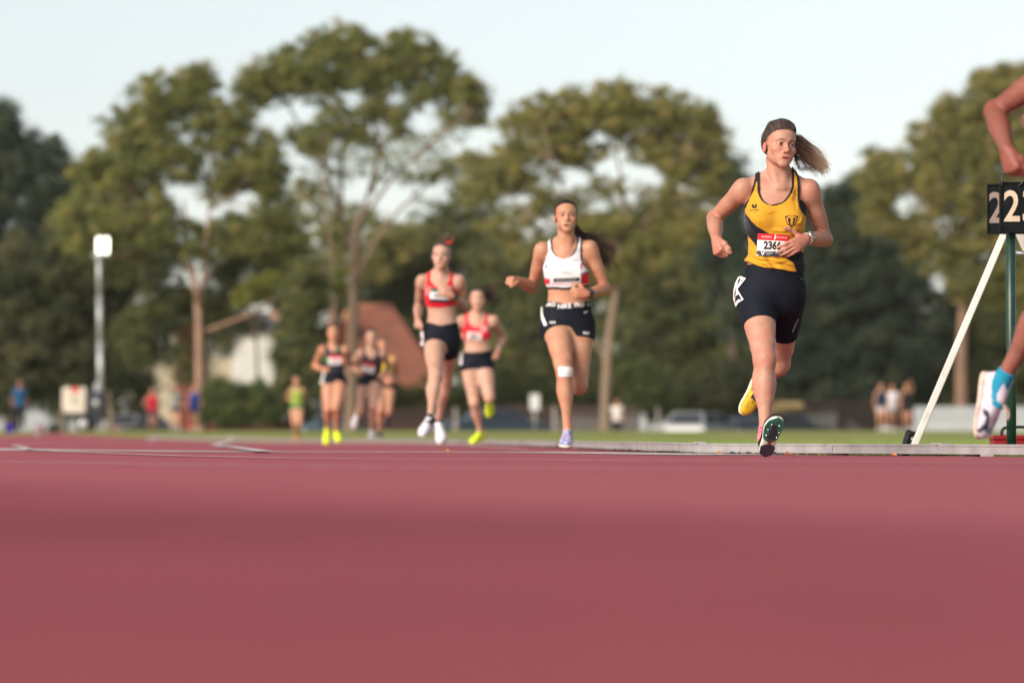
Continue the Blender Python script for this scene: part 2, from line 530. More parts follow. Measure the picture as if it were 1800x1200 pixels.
def crown(name, ells, d, pal, origin, parent, leaf=.17, dens=1.0, sub=22, holes=(), seed=0):
    """ells: (px, py, rx, ry[, density]) lobes as seen in the photo, filled with leaf clumps in depth."""
    r = np.random.default_rng(seed)
    Vs, Cs, subs = [], [], []
    k = PX * d
    main, second, acc = [np.array(c) for c in PAL[pal]]
    for e in ells:
        px, py, rx, ry = e[:4]
        dn = e[4] if len(e) > 4 else 1.0
        area = math.pi * rx * ry
        ns = max(4, int(area / (sub * sub) * 2.6))
        u = r.normal(size=(ns, 3)); u /= np.linalg.norm(u, axis=1)[:, None]
        rad = r.random(ns) ** .42
        u *= rad[:, None]
        c = W(px, py, d)
        for q in u:
            cc = c + q * np.array([rx * k, min(rx, 130) * k, ry * k])
            if any((((cc[0]/(PX*d) + 900) - hx) / hr) ** 2 + ((600 - (cc[2] - CAM_H - d*_s) / (PX*d) - hy) / hs) ** 2 < 1 for hx, hy, hr, hs in holes): continue
            sr = sub * k * r.uniform(.45, 1.15)
            nl = int(dn * dens * (sub ** 2) * .80 * r.uniform(.5, 1.3) * (k * 1.0 / .0222) ** 2 * (.17 / leaf) ** 2 * .55)
            if nl < 4: continue
            subs.append(cc)
            p = r.normal(size=(nl, 3)); p /= np.linalg.norm(p, axis=1)[:, None]
            p *= np.abs(r.normal(.62, .38, nl))[:, None]
            p *= sr * np.array([r.uniform(.9, 1.5), 1.1, r.uniform(.6, .95)])
            p[:, 2] -= .15 * sr * (p[:, 0]**2 + p[:, 1]**2) / sr**2
            pos = cc + p
            th = r.uniform(0, 2*np.pi, nl); ph = r.normal(-.5, .55, nl)
            ax = np.stack([np.cos(th)*np.cos(ph), np.sin(th)*np.cos(ph), np.sin(ph)], 1)
            rnd = r.normal(size=(nl, 3))
            sd = np.cross(ax, rnd); sd /= np.linalg.norm(sd, axis=1)[:, None] + 1e-9
            ll = leaf * r.uniform(.6, 1.3, nl)[:, None]; ww = ll * r.uniform(.22, .4, nl)[:, None]
            Vs.append(np.stack([pos - ax*ll*.5, pos + sd*ww*.5, pos + ax*ll*.5, pos - sd*ww*.5], 1))
            tcl = r.random()
            base = main * (1 - tcl) + second * tcl
            if r.random() < .22: base = base * .45 + acc * .55
            Cs.append(np.repeat(base[None] * r.uniform(.72, 1.3, nl)[:, None], 4, 0))
    V = np.concatenate(Vs).reshape(-1, 3) - origin
    C = np.concatenate(Cs)
    F = np.arange(len(V)).reshape(-1, 4)
    o = mesh(name, V, F, m_leaf, parent, cols=C, kind='stuff')
    return o, np.array(subs)


NLEAF = [0]


def tree(kind, label, group, d, trunk, tr, ells, pal, bark, limbs=(), twigs=10, cat='tree', holes=(), dens=1.0, sub=22, leaf=.17, seed=1):
    """trunk: [(px, py), ...] from the ground up; tr: (base radius, top radius) in metres; limbs: lists of pixels from the trunk outward."""
    bx = trunk[0][0]
    base = W(bx, trunk[0][1], d); base[2] = gz(base[1]) - .05
    root = empty(kind, base, label, cat, group)
    r = np.random.default_rng(seed + 100)
    pts = [base] + [W(px, py, d) + np.array([0, r.normal() * .15, 0]) for px, py in trunk[1:]]
    P = smooth_path(np.array(pts) - base, 14)
    t = np.linspace(0, 1, 14)
    rr = tr[0] * (1 - t) + tr[1] * t
    rr[0] *= 1.35; rr[1] *= 1.1
    tk = MB().tube(P, list(rr), 10).build('trunk', bark, root, True)
    lb_tips = []
    for lm in limbs:
        q = [W(px, py, d + (i * r.normal() * .5)) - base for i, (px, py) in enumerate(lm)]
        Q = smooth_path(np.array(q), 9)
        r0 = tr[1] * r.uniform(.45, .62)
        MB().tube(Q, list(np.linspace(r0, .035, 9)), 7).build('limb', bark, root, True)
        lb_tips.append(Q)
    o, subs = crown('crown', ells, d, pal, base, root, leaf, dens, sub, holes, seed)
    NLEAF[0] += len(o.data.polygons)
    if twigs:                                                      # thin boughs from the limbs into the leaf clumps
        mb = MB()
        src = np.concatenate(lb_tips + [P[7:]]) if lb_tips else P[7:]
        for i in r.choice(len(subs), min(twigs, len(subs)), replace=False):
            tip = subs[i] - base
            below = src[src[:, 2] < tip[2] + .3]
            if len(below) == 0: continue
            s0 = below[np.argmin(np.linalg.norm(below - tip, axis=1))]
            mid = (s0 + tip) / 2 + np.array([0, 0, -.12 * np.linalg.norm(tip - s0)]) + r.normal(size=3) * .12
            mb.tube([s0, (s0 + mid) / 2 + r.normal(size=3)*.05, mid, (mid + tip) / 2, tip], [.045, .038, .03, .022, .010], 5)
        if mb.V: mb.build('boughs', bark, root, True, kind='stuff')
    return root


G = 'trees standing behind the track'
# far rank, seen through the gaps low down
tree('background_tree', 'far dusty green tree low in the gap right of the tallest gum trunk', G, 205, [(730, 752), (735, 600)], (.3, .2),
     [(690, 500, 95, 70), (790, 470, 80, 90), (780, 375, 60, 40, .4), (720, 430, 60, 40, .6), (850, 420, 60, 60, .6), (830, 340, 50, 40, .35), (740, 590, 130, 80), (850, 560, 80, 110), (640, 560, 60, 60)], 'mid', m_bark_d, twigs=0, seed=11, dens=1.3, leaf=.24)
tree('background_tree', 'far olive tree low behind the runner in the white crop top', G, 200, [(960, 752), (960, 620)], (.3, .2),
     [(930, 560, 95, 120), (1010, 520, 90, 120), (900, 650, 100, 70), (990, 660, 100, 70), (880, 470, 60, 60)], 'mid', m_bark_d, twigs=0, seed=12, dens=1.3, leaf=.24)
tree('background_tree', 'far green tree filling the gap left of the yellow singlet', G, 195, [(1180, 752), (1180, 600)], (.3, .2),
     [(1110, 400, 80, 50, .4), (1180, 370, 60, 40, .35), (1040, 420, 60, 50, .5), (1160, 560, 100, 130), (1230, 480, 80, 120), (1260, 600, 90, 110), (1130, 670, 100, 60), (1240, 680, 110, 60), (1110, 470, 60, 70)], 'mid', m_bark_d, twigs=0, seed=13, dens=1.4, leaf=.24)
tree('background_tree', 'grey green tree topping out beside the runner in yellow', G, 190, [(1290, 752), (1290, 500)], (.3, .2),
     [(1290, 330, 34, 62), (1280, 420, 55, 70), (1300, 520, 60, 80)], 'deep', m_bark_d, twigs=0, seed=14, leaf=.22)
tree('background_tree', 'sandy leaved tree low between the two left gum trunks', G, 200, [(560, 752), (560, 600)], (.25, .15),
     [(570, 430, 45, 40), (600, 390, 30, 40, .7), (540, 350, 50, 45, .35), (650, 400, 50, 45, .4), (700, 420, 50, 40, .5), (560, 520, 60, 50), (520, 590, 50, 70), (640, 470, 50, 40, .8)], 'gold', m_bark_d, twigs=0, seed=15, leaf=.24)

# left: the dark trees
tree('dark_tree', 'dark tree at the left edge with its top against the sky', G, 165, [(20, 755), (25, 600), (20, 420)], (.35, .2),
     [(-10, 230, 50, 65), (60, 275, 58, 48), (10, 340, 90, 70), (100, 330, 60, 60), (-60, 330, 80, 120), (60, 420, 110, 80), (-40, 520, 120, 120), (5, 215, 22, 45)], 'deep', m_bark_d,
     [[(25, 470), (40, 400), (50, 330)], [(22, 480), (0, 380), (-5, 280)]], twigs=14, seed=21, holes=[(30, 370, 12, 16), (28, 268, 14, 12)])
tree('dark_tree', 'broad black green tree behind the lighting tower', G, 158, [(110, 752), (112, 640)], (.3, .2),
     [(60, 520, 110, 110), (160, 480, 100, 100), (185, 560, 45, 100), (90, 640, 120, 90), (180, 670, 90, 80), (0, 650, 90, 90)], 'dark', m_bark_d, twigs=0, seed=22, dens=1.7, sub=26, leaf=.22)
tree('gum_tree', 'round crowned gum tree left of centre with a forked pinkish trunk', G, 150, [(352, 757), (352, 660), (350, 560), (347, 530)], (.24, .15),
     [(300, 175, 75, 55), (345, 150, 42, 40), (235, 235, 62, 55), (395, 215, 62, 60), (200, 310, 70, 65), (300, 270, 90, 60), (430, 290, 70, 70), (165, 300, 45, 35),
      (470, 300, 42, 60), (250, 380, 100, 60), (150, 390, 60, 55), (440, 400, 75, 60), (350, 420, 75, 35, .75), (500, 410, 45, 55), (310, 345, 60, 40, .4), (390, 330, 50, 50, .35)],
     'gum', m_bark_p, [[(348, 535), (335, 480), (300, 420), (280, 385)], [(348, 530), (340, 470), (330, 420), (322, 350)], [(350, 520), (375, 470), (400, 440), (412, 400)], [(348, 545), (360, 470), (365, 400), (370, 330)],
      [(352, 585), (420, 560), (455, 545), (520, 500)]],
     twigs=46, seed=23, holes=[(330, 350, 30, 26), (432, 352, 24, 24), (365, 300, 16, 30), (300, 335, 18, 18), (385, 372, 18, 12)], dens=1.0, sub=17)
tree('gum_tree', 'shadowed lower gum with drooping boughs left of the houses', G, 156, [(492, 755), (490, 600)], (.16, .10),
     [(270, 460, 70, 55), (210, 430, 60, 50), (430, 470, 80, 40), (500, 480, 60, 60), (262, 552, 52, 26, 1), (245, 605, 30, 44, .9), (338, 600, 22, 50, .55), (330, 645, 30, 30, .6), (430, 568, 40, 20, .9), (290, 610, 20, 40, .35), (390, 610, 24, 36, .4), (290, 568, 60, 18, 1), (232, 590, 30, 40, 1), (380, 560, 50, 18, 1), (345, 530, 60, 26, 1), (300, 525, 60, 26, .9), (395, 520, 60, 26, .8), (350, 545, 40, 14, .6)], 'mid', m_bark_d, twigs=0, seed=24)
tree('lime_shrub', 'sunlit yellow green shrub in front of the far houses', G, 148, [(455, 752), (452, 600)], (.07, .05),
     [(455, 505, 34, 24), (430, 525, 24, 18), (480, 490, 20, 16)], 'lime', m_bark_d, twigs=5, seed=25, sub=12, leaf=.15)
tree('lime_shrub', 'small yellow green shoot beside the thin gum stem', G, 148, [(592, 752), (592, 560)], (.05, .03),
     [(592, 500, 16, 14), (600, 480, 12, 10)], 'lime', m_bark_d, twigs=2, seed=26, sub=10, leaf=.15)
tree('dark_conifer', 'dark upright conifer beside the white house wall', G, 146, [(515, 755), (515, 640)], (.2, .12),
     [(515, 690, 40, 60), (520, 610, 42, 60), (530, 540, 46, 60), (545, 480, 40, 40), (555, 640, 35, 70)], 'mid', m_bark_d, twigs=0, seed=27, dens=1.5, sub=18)

# the tallest gum
tree('gum_tree', 'tallest gum tree with an open umbrella crown and pale bare trunk', G, 152, [(617, 757), (620, 600), (622, 480), (626, 400), (640, 370)], (.30, .17),
     [(600, 75, 62, 40), (545, 110, 70, 42), (480, 140, 62, 42), (440, 165, 35, 32), (640, 120, 60, 50), (720, 90, 60, 40), (770, 130, 50, 45), (810, 170, 48, 44), (835, 185, 32, 42),
      (690, 140, 45, 34), (560, 150, 70, 34), (600, 215, 60, 34, .8), (560, 245, 52, 26, .7), (690, 205, 34, 24, .7), (665, 190, 50, 26, .7), (710, 225, 24, 26, .8), (520, 225, 32, 18, .6), (740, 170, 34, 28, .8),
      (640, 240, 40, 22, .45), (760, 310, 48, 16, .5), (700, 310, 40, 16, .35), (795, 290, 30, 18, .5), (620, 280, 90, 40, .14), (720, 270, 70, 40, .14), (560, 320, 50, 50, .12), (780, 230, 40, 40, .2)],
     'gum', m_bark, [[(628, 420), (650, 330), (668, 265), (690, 215)], [(640, 380), (700, 300), (760, 250), (820, 200)], [(624, 470), (600, 380), (575, 300), (560, 240)], [(655, 340), (665, 250), (640, 160), (610, 100)],
      [(622, 500), (655, 430), (700, 370), (770, 310)], [(668, 265), (720, 200), (740, 150), (730, 105)], [(575, 300), (530, 230), (500, 170), (480, 145)], [(600, 380), (600, 300), (605, 220), (560, 130)]],
     twigs=95, seed=31, holes=[(500, 205, 60, 18), (690, 172, 16, 14), (745, 215, 38, 16)], dens=.95, sub=16)
tree('gum_sapling', 'thin leaning gum stem just left of the tallest gum', G, 150, [(590, 757), (590, 620), (586, 480), (575, 360), (560, 270)], (.09, .04),
     [(556, 262, 26, 20, .6), (540, 250, 20, 14, .6)], 'gum', m_bark, twigs=4, seed=32, sub=14)
# right of centre: the wide gum
tree('gum_tree', 'wide olive gum tree behind the runners with a pale trunk low down', G, 148, [(1064, 757), (1064, 690), (1070, 600), (1085, 500), (1090, 430)], (.22, .13),
     [(1060, 190, 80, 55), (980, 205, 70, 55), (1130, 200, 70, 55), (1200, 220, 65, 58), (930, 225, 50, 55), (1245, 250, 40, 55), (900, 290, 55, 45), (1000, 270, 70, 40, .9), (1210, 300, 65, 50),
      (1150, 270, 60, 40, .8), (850, 330, 50, 40, .7), (950, 340, 70, 40, .7), (1260, 320, 30, 45), (1070, 330, 60, 30, .4), (1000, 370, 60, 30, .6), (890, 390, 60, 35, .6), (1150, 350, 60, 30, .45), (1200, 400, 60, 40, .9),
      (1080, 400, 70, 36, .7), (940, 430, 60, 34, .5), (1130, 440, 60, 40, .9), (1050, 470, 60, 40, .8), (830, 285, 34, 25, .6)],
     'gold', m_bark, [[(1085, 500), (1040, 420), (990, 330), (960, 260)], [(1088, 470), (1100, 380), (1090, 300), (1070, 220)], [(1090, 440), (1150, 370), (1180, 320), (1210, 260)], [(1066, 640), (1045, 600), (1020, 520), (1000, 440)],
      [(1040, 420), (960, 390), (900, 350), (870, 310)]],
     twigs=60, seed=33, holes=[(1140, 305, 34, 20), (1010, 305, 26, 16), (1110, 340, 14, 28), (1060, 365, 20, 12), (985, 330, 14, 16), (920, 350, 18, 14), (850, 372, 26, 18)], dens=.95, sub=17)
# right: dark tree then the golden gum
tree('golden_gum', 'golden olive gum tree rising to the right edge behind the lap counter', G, 160, [(1690, 755), (1690, 640), (1695, 500), (1700, 380)], (.3, .16),
     [(1750, 165, 60, 50), (1690, 205, 50, 50), (1800, 150, 60, 50), (1640, 260, 52, 55), (1720, 260, 70, 60), (1800, 260, 80, 80), (1590, 310, 50, 50), (1545, 300, 34, 45), (1660, 340, 80, 60), (1760, 370, 90, 70),
      (1560, 370, 50, 50), (1520, 310, 22, 26, .7), (1640, 430, 60, 50, .9), (1720, 470, 80, 70), (1800, 480, 70, 90), (1600, 400, 40, 40, .6), (1650, 195, 18, 18), (1735, 135, 30, 25)],
     'gold', m_bark_p, [[(1695, 480), (1660, 400), (1620, 340), (1590, 310)], [(1698, 440), (1720, 350), (1740, 260), (1750, 190)], [(1700, 420), (1690, 320), (1690, 240)]],
     twigs=46, seed=34, holes=[(1585, 362, 22, 22), (1735, 440, 10, 22), (1600, 345, 12, 20)], dens=1.05, sub=17)
tree('dark_tree', 'dark blue green tree between the runner in yellow and the white stand leg', G, 172, [(1480, 755), (1480, 650)], (.28, .18),
     [(1480, 370, 45, 50), (1520, 360, 40, 55), (1440, 410, 50, 60), (1500, 450, 80, 80), (1580, 470, 70, 80), (1430, 510, 60, 80), (1500, 560, 90, 90), (1600, 580, 70, 90), (1440, 630, 80, 90), (1540, 670, 90, 70), (1380, 600, 50, 110)],
     'deep', m_bark_d, twigs=0, seed=35, dens=1.5, sub=24, leaf=.2)
tree('dark_tree', 'dim brown green tree at the right edge behind the green post', G, 174, [(1740, 755), (1740, 640)], (.26, .16),
     [(1700, 570, 60, 80), (1770, 560, 70, 90), (1660, 660, 70, 80), (1750, 680, 90, 60), (1830, 620, 60, 110)], 'mid', m_bark_d, twigs=6, seed=36, dens=1.5, sub=24, leaf=.2)
# shrubs and hedges at the field edge
tree('round_shrub', 'round light green shrub right of the pale gum trunk', G, 160, [(1140, 757), (1140, 720)], (.06, .05),
     [(1130, 680, 46, 46), (1160, 700, 34, 42), (1110, 650, 28, 28)], 'bush', m_bark_d, twigs=0, cat='shrub', seed=41, sub=15, leaf=.13)
tree('hedge', 'clipped dark hedge below the white house wall', G, 144, [(410, 757), (410, 735)], (.06, .05),
     [(400, 695, 45, 36), (450, 700, 40, 36), (375, 715, 30, 32), (425, 725, 60, 25), (480, 715, 24, 34)], 'bush', m_bark_d, twigs=0, cat='shrub', seed=42, sub=15, leaf=.13, dens=1.5)
tree('hedge', 'green hedge in front of the orange roofed house', G, 164, [(710, 757), (710, 735)], (.06, .05),
     [(690, 705, 50, 32), (760, 700, 60, 38), (640, 715, 40, 28), (830, 705, 60, 36), (900, 690, 55, 45), (960, 700, 50, 42)], 'mid', m_bark_d, twigs=0, cat='shrub', seed=43, sub=18, leaf=.16, dens=1.5)
tree('hedge', 'dark undergrowth below the trees behind the runner in yellow', G, 180, [(1290, 757), (1290, 735)], (.06, .05),
     [(1220, 700, 60, 45), (1300, 690, 70, 60), (1370, 690, 60, 55), (1040, 690, 60, 50), (1640, 700, 60, 40), (1560, 715, 80, 40)], 'dark', m_bark_d, twigs=0, cat='shrub', seed=44, sub=22, leaf=.2, dens=1.5)
print('leaves', NLEAF[0])
# ------------------------------------------------------------------ bodies: one signed distance field per person, turned into one continuous skin
class Fld:
    def __init__(s, lo, hi, h, fine=()):
        """fine: (lo3, hi3, h) boxes whose slabs get a finer spacing"""
        s.ax = []
        for k in range(3):
            cuts = [(lo[k], hi[k], h)]
            x = [lo[k]]
            while x[-1] < hi[k]:
                hh = h
                for fl, fh, fhh in fine:
                    if fl[k] <= x[-1] <= fh[k]: hh = min(hh, fhh)
                x.append(x[-1] + hh)
            s.ax.append(np.array(x))
        s.F = np.full([len(a) for a in s.ax], .06, dtype=np.float32)

    def copy(s):
        o = Fld.__new__(Fld); o.ax = s.ax; o.F = s.F.copy(); return o

    def sl(s, lo, hi):
        r = []
        for k in range(3):
            a = max(np.searchsorted(s.ax[k], lo[k]) - 1, 0); b = min(np.searchsorted(s.ax[k], hi[k]) + 1, len(s.ax[k]))
            if b - a < 1: return None, None
            r.append(slice(a, b))
        P = (s.ax[0][r[0]][:, None, None], s.ax[1][r[1]][None, :, None], s.ax[2][r[2]][None, None, :])
        return tuple(r), P

    def add(s, lo, hi, f, k=.02, op='u', m=.045):
        r, P = s.sl(np.asarray(lo) - m, np.asarray(hi) + m)
        if r is None: return
        d = f(*P)
        a = s.F[r]
        if op == 'u':
            if k > 0:
                h = np.maximum(k - np.abs(a - d), 0) / k
                s.F[r] = np.minimum(a, d) - h * h * k * .25
            else: s.F[r] = np.minimum(a, d)
        else:                                                  # carve
            d = -d
            if k > 0:
                h = np.maximum(k - np.abs(a - d), 0) / k
                s.F[r] = np.maximum(a, d) + h * h * k * .25
            else: s.F[r] = np.maximum(a, d)

    def ell(s, c, r, R=None, k=.02, op='u'):
        c = np.asarray(c, float); r = np.asarray(r, float); m = max(r)

        def f(X, Y, Z):
            x, y, z = X - c[0], Y - c[1], Z - c[2]
            if R is not None:
                x, y, z = (R[0,0]*x + R[1,0]*y + R[2,0]*z, R[0,1]*x + R[1,1]*y + R[2,1]*z, R[0,2]*x + R[1,2]*y + R[2,2]*z)
            k0 = np.sqrt((x/r[0])**2 + (y/r[1])**2 + (z/r[2])**2)
            k1 = np.sqrt((x/r[0]**2)**2 + (y/r[1]**2)**2 + (z/r[2]**2)**2) + 1e-6
            return k0 * (k0 - 1) / k1
        s.add(c - m, c + m, f, k, op)

    def limb(s, a, b, rs, k=.02, op='u', sq=None):
        """tapered bone; rs: radii evenly spaced from a to b; sq = (direction, factor) widens that direction"""
        a = np.asarray(a, float); b = np.asarray(b, float); ab = b - a; L2 = ab @ ab + 1e-12
        rs = np.asarray(rs, float)
        tt = np.linspace(0, 1, len(rs)); td = np.linspace(0, 1, 41)
        rd = np.interp(td, tt, rs)
        if len(rs) > 2:
            for _ in range(10): rd[1:-1] = (rd[:-2] + 2*rd[1:-1] + rd[2:]) / 4
        m = rs.max() * (sq[1] if sq else 1)

        def f(X, Y, Z):
            x, y, z = X - a[0], Y - a[1], Z - a[2]
            t = np.clip((x*ab[0] + y*ab[1] + z*ab[2]) / L2, 0, 1)
            qx, qy, qz = x - t*ab[0], y - t*ab[1], z - t*ab[2]
            if sq:
                u = unit(sq[0]); g = (qx*u[0] + qy*u[1] + qz*u[2]) * (1/sq[1] - 1)
                qx, qy, qz = qx + g*u[0], qy + g*u[1], qz + g*u[2]
            return np.sqrt(qx*qx + qy*qy + qz*qz) - np.interp(t, td, rd)
        s.add(np.minimum(a, b) - m, np.maximum(a, b) + m, f, k, op)

    def loft(s, st, k=.02, O=None, R=None, p=2.0, cap=.03):
        """stations (w, cu, cv, a, b): elliptical sections stacked along w (local z); O, R local frame"""
        st = np.array(sorted(st), float)
        wd = np.linspace(st[0, 0], st[-1, 0], 121)
        tab = [np.interp(wd, st[:, 0], st[:, j]) for j in range(1, 5)]
        for t in tab:
            for _ in range(12): t[1:-1] = (t[:-2] + 2*t[1:-1] + t[2:]) / 4
        O_ = np.zeros(3) if O is None else np.asarray(O, float)
        R_ = np.eye(3) if R is None else R
        mu = (np.abs(st[:, 1]) + st[:, 3]).max(); mv = (np.abs(st[:, 2]) + st[:, 4]).max()
        corners = np.array([O_ + R_ @ np.array([i, j, w]) for i in (-mu, mu) for j in (-mv, mv) for w in (st[0, 0], st[-1, 0])])

        def f(X, Y, Z):
            x, y, z = X - O_[0], Y - O_[1], Z - O_[2]
            if R is not None:
                u = R[0,0]*x + R[1,0]*y + R[2,0]*z; v = R[0,1]*x + R[1,1]*y + R[2,1]*z; w = R[0,2]*x + R[1,2]*y + R[2,2]*z
            else: u, v, w = x, y, z
            cu, cv, a, b = [np.interp(w, wd, t) for t in tab]
            uu, vv = np.abs((u - cu) / a), np.abs((v - cv) / b)
            if p == 2.0: k0 = np.sqrt(uu*uu + vv*vv)
            else: k0 = (uu**p + vv**p) ** (1/p)
            k1 = np.sqrt((uu/a)**2 + (vv/b)**2) + 1e-6
            d = np.where(k0 > .3, k0*(k0 - 1)/k1, -.5*np.minimum(a, b))
            e = np.maximum(st[0, 0] - w, w - st[-1, 0])
            h = np.maximum(cap - np.abs(d - e), 0) / cap
            return np.maximum(d, e) + h*h*cap*.25
        s.add(corners.min(0), corners.max(0), f, k)

    def mesh(s, F=None):
        F = s.F if F is None else F
        F = np.where(np.abs(F) < 1e-7, 1e-7, F)
        S = F < 0
        c = np.zeros([n - 1 for n in F.shape], dtype=np.int8)
        for i in (0, 1):
            for j in (0, 1):
                for l in (0, 1):
                    c += S[i:F.shape[0]-1+i, j:F.shape[1]-1+j, l:F.shape[2]-1+l]
        act = (c > 0) & (c < 8)
        I = np.argwhere(act)
        vid = np.full(act.shape, -1, dtype=np.int32); vid[act] = np.arange(len(I))
        cor = np.array([[i, j, l] for i in (0, 1) for j in (0, 1) for l in (0, 1)])
        val = np.stack([F[I[:, 0]+q[0], I[:, 1]+q[1], I[:, 2]+q[2]] for q in cor], 1)
        pos = np.zeros((len(I), 3)); cnt = np.zeros(len(I))
        for a in range(8):
            for b in range(a + 1, 8):
                if np.abs(cor[a] - cor[b]).sum() != 1: continue
                va, vb = val[:, a], val[:, b]
                x = (va < 0) != (vb < 0)
                t = np.where(x, va / np.where(x, va - vb, 1), 0)
                pos += np.where(x[:, None], cor[a] + t[:, None] * (cor[b] - cor[a]), 0); cnt += x
        pos = pos / cnt[:, None] + I
        V = np.stack([np.interp(pos[:, k], np.arange(len(s.ax[k])), s.ax[k]) for k in range(3)], 1)
        Q = []
        nx, ny, nz = F.shape
        for axd in range(3):
            o1, o2 = (axd + 1) % 3, (axd + 2) % 3
            sl0 = [slice(None)]*3; sl1 = [slice(None)]*3
            sl0[axd] = slice(0, -1); sl1[axd] = slice(1, None)
            X = S[tuple(sl0)] != S[tuple(sl1)]
            E = np.argwhere(X)
            E = E[(E[:, o1] > 0) & (E[:, o2] > 0) & (E[:, o1] < F.shape[o1]-1) & (E[:, o2] < F.shape[o2]-1)]
            flip = S[E[:, 0], E[:, 1], E[:, 2]]
            d1 = np.zeros(3, int); d1[o1] = 1; d2 = np.zeros(3, int); d2[o2] = 1
            q = [E - d1 - d2, E - d2, E, E - d1]
            q = np.stack([vid[z[:, 0], z[:, 1], z[:, 2]] for z in q], 1)
            q = np.where(flip[:, None], q, q[:, ::-1])
            Q.append(q)
        Q = np.concatenate(Q)
        Q = Q[(Q >= 0).all(1)]
        return V, Q


def relax(V, Q, it=1, w=.5):
    for _ in range(it):
        A = np.zeros_like(V); n = np.zeros(len(V))
        for i in range(4):
            for j in (1, 3):
                np.add.at(A, Q[:, i], V[Q[:, (i + j) % 4]]); np.add.at(n, Q[:, i], 1)
        V = V + w * (A / np.maximum(n, 1)[:, None] - V)
    return V


def frame(fwd, up):
    """columns: side, fwd, up"""
    f = unit(fwd); u = np.asarray(up, float); u = unit(u - f * (u @ f)); sd = np.cross(f, u)
    return np.stack([sd, f, u], 1)


def hand(fl, w, D, N, S, curls=(70, 95, 60), spread=.0, thumb=None, sc=1.0, fan=None):
    """w wrist point, D towards the knuckles, N out of the palm, S towards the thumb side; curls in degrees at the three joints"""
    D = unit(D); N = unit(N - D * (np.asarray(N) @ D)); S = unit(S - D*(np.asarray(S) @ D) - N*(np.asarray(S) @ N))
    off = np.array([.0285, .0095, -.0095, -.0275]); ln = np.array([.96, 1.05, .98, .80]); bl = np.array([.086, .088, .083, .076])
    for i in range(4):
        kn = w + sc * (D * bl[i] + S * off[i])
        fl.limb(w + sc * (D*.012 + S * off[i] * .55), kn, [.0135*sc, .0125*sc, .0108*sc], k=.014, sq=None)
        a = 0; p = kn
        c = curls[i] if isinstance(curls[0], (tuple, list)) else curls
        d0 = unit(D + S * (spread * (1.5 - i)))
        for j, (L, r0, r1) in enumerate(((.043, .0098, .0088), (.027, .0088, .0080), (.021, .0080, .0066))):
            a += math.radians(c[j])
            q = p + sc * ln[i] * L * (math.cos(a) * d0 + math.sin(a) * N)
            fl.limb(p, q, [r0*sc, r1*sc], k=.005)
            p = q
    fl.limb(w + sc*(D*.03 + N*.004), w + sc*(D*.06 + N*.004), [.020*sc, .018*sc], k=.02, sq=(S, 1.45))   # palm pad
    c_ = curls[1] if isinstance(curls[0], (tuple, list)) else curls
    if sum(c_) > 180:                                             # closed fist: the palm fills out against the fingers
        fl.limb(w + sc*(D*.066 + N*.020 + S*.024), w + sc*(D*.062 + N*.020 - S*.022), [.017*sc, .016*sc], k=.010)
    th = thumb or ((.75, .55, .35), (.95, .1, .4), (.95, -.35, .3))
    p = w + sc * (D*.022 + S*.020 + N*.004)
    for (a, b, c), L, r0, r1 in zip(th, (.044, .034, .026), (.0150, .0112, .0100), (.0115, .0100, .0078)):
        q = p + sc * L * unit(a*D + b*S + c*N)
        fl.limb(p, q, [r0*sc, r1*sc], k=.010)
        p = q


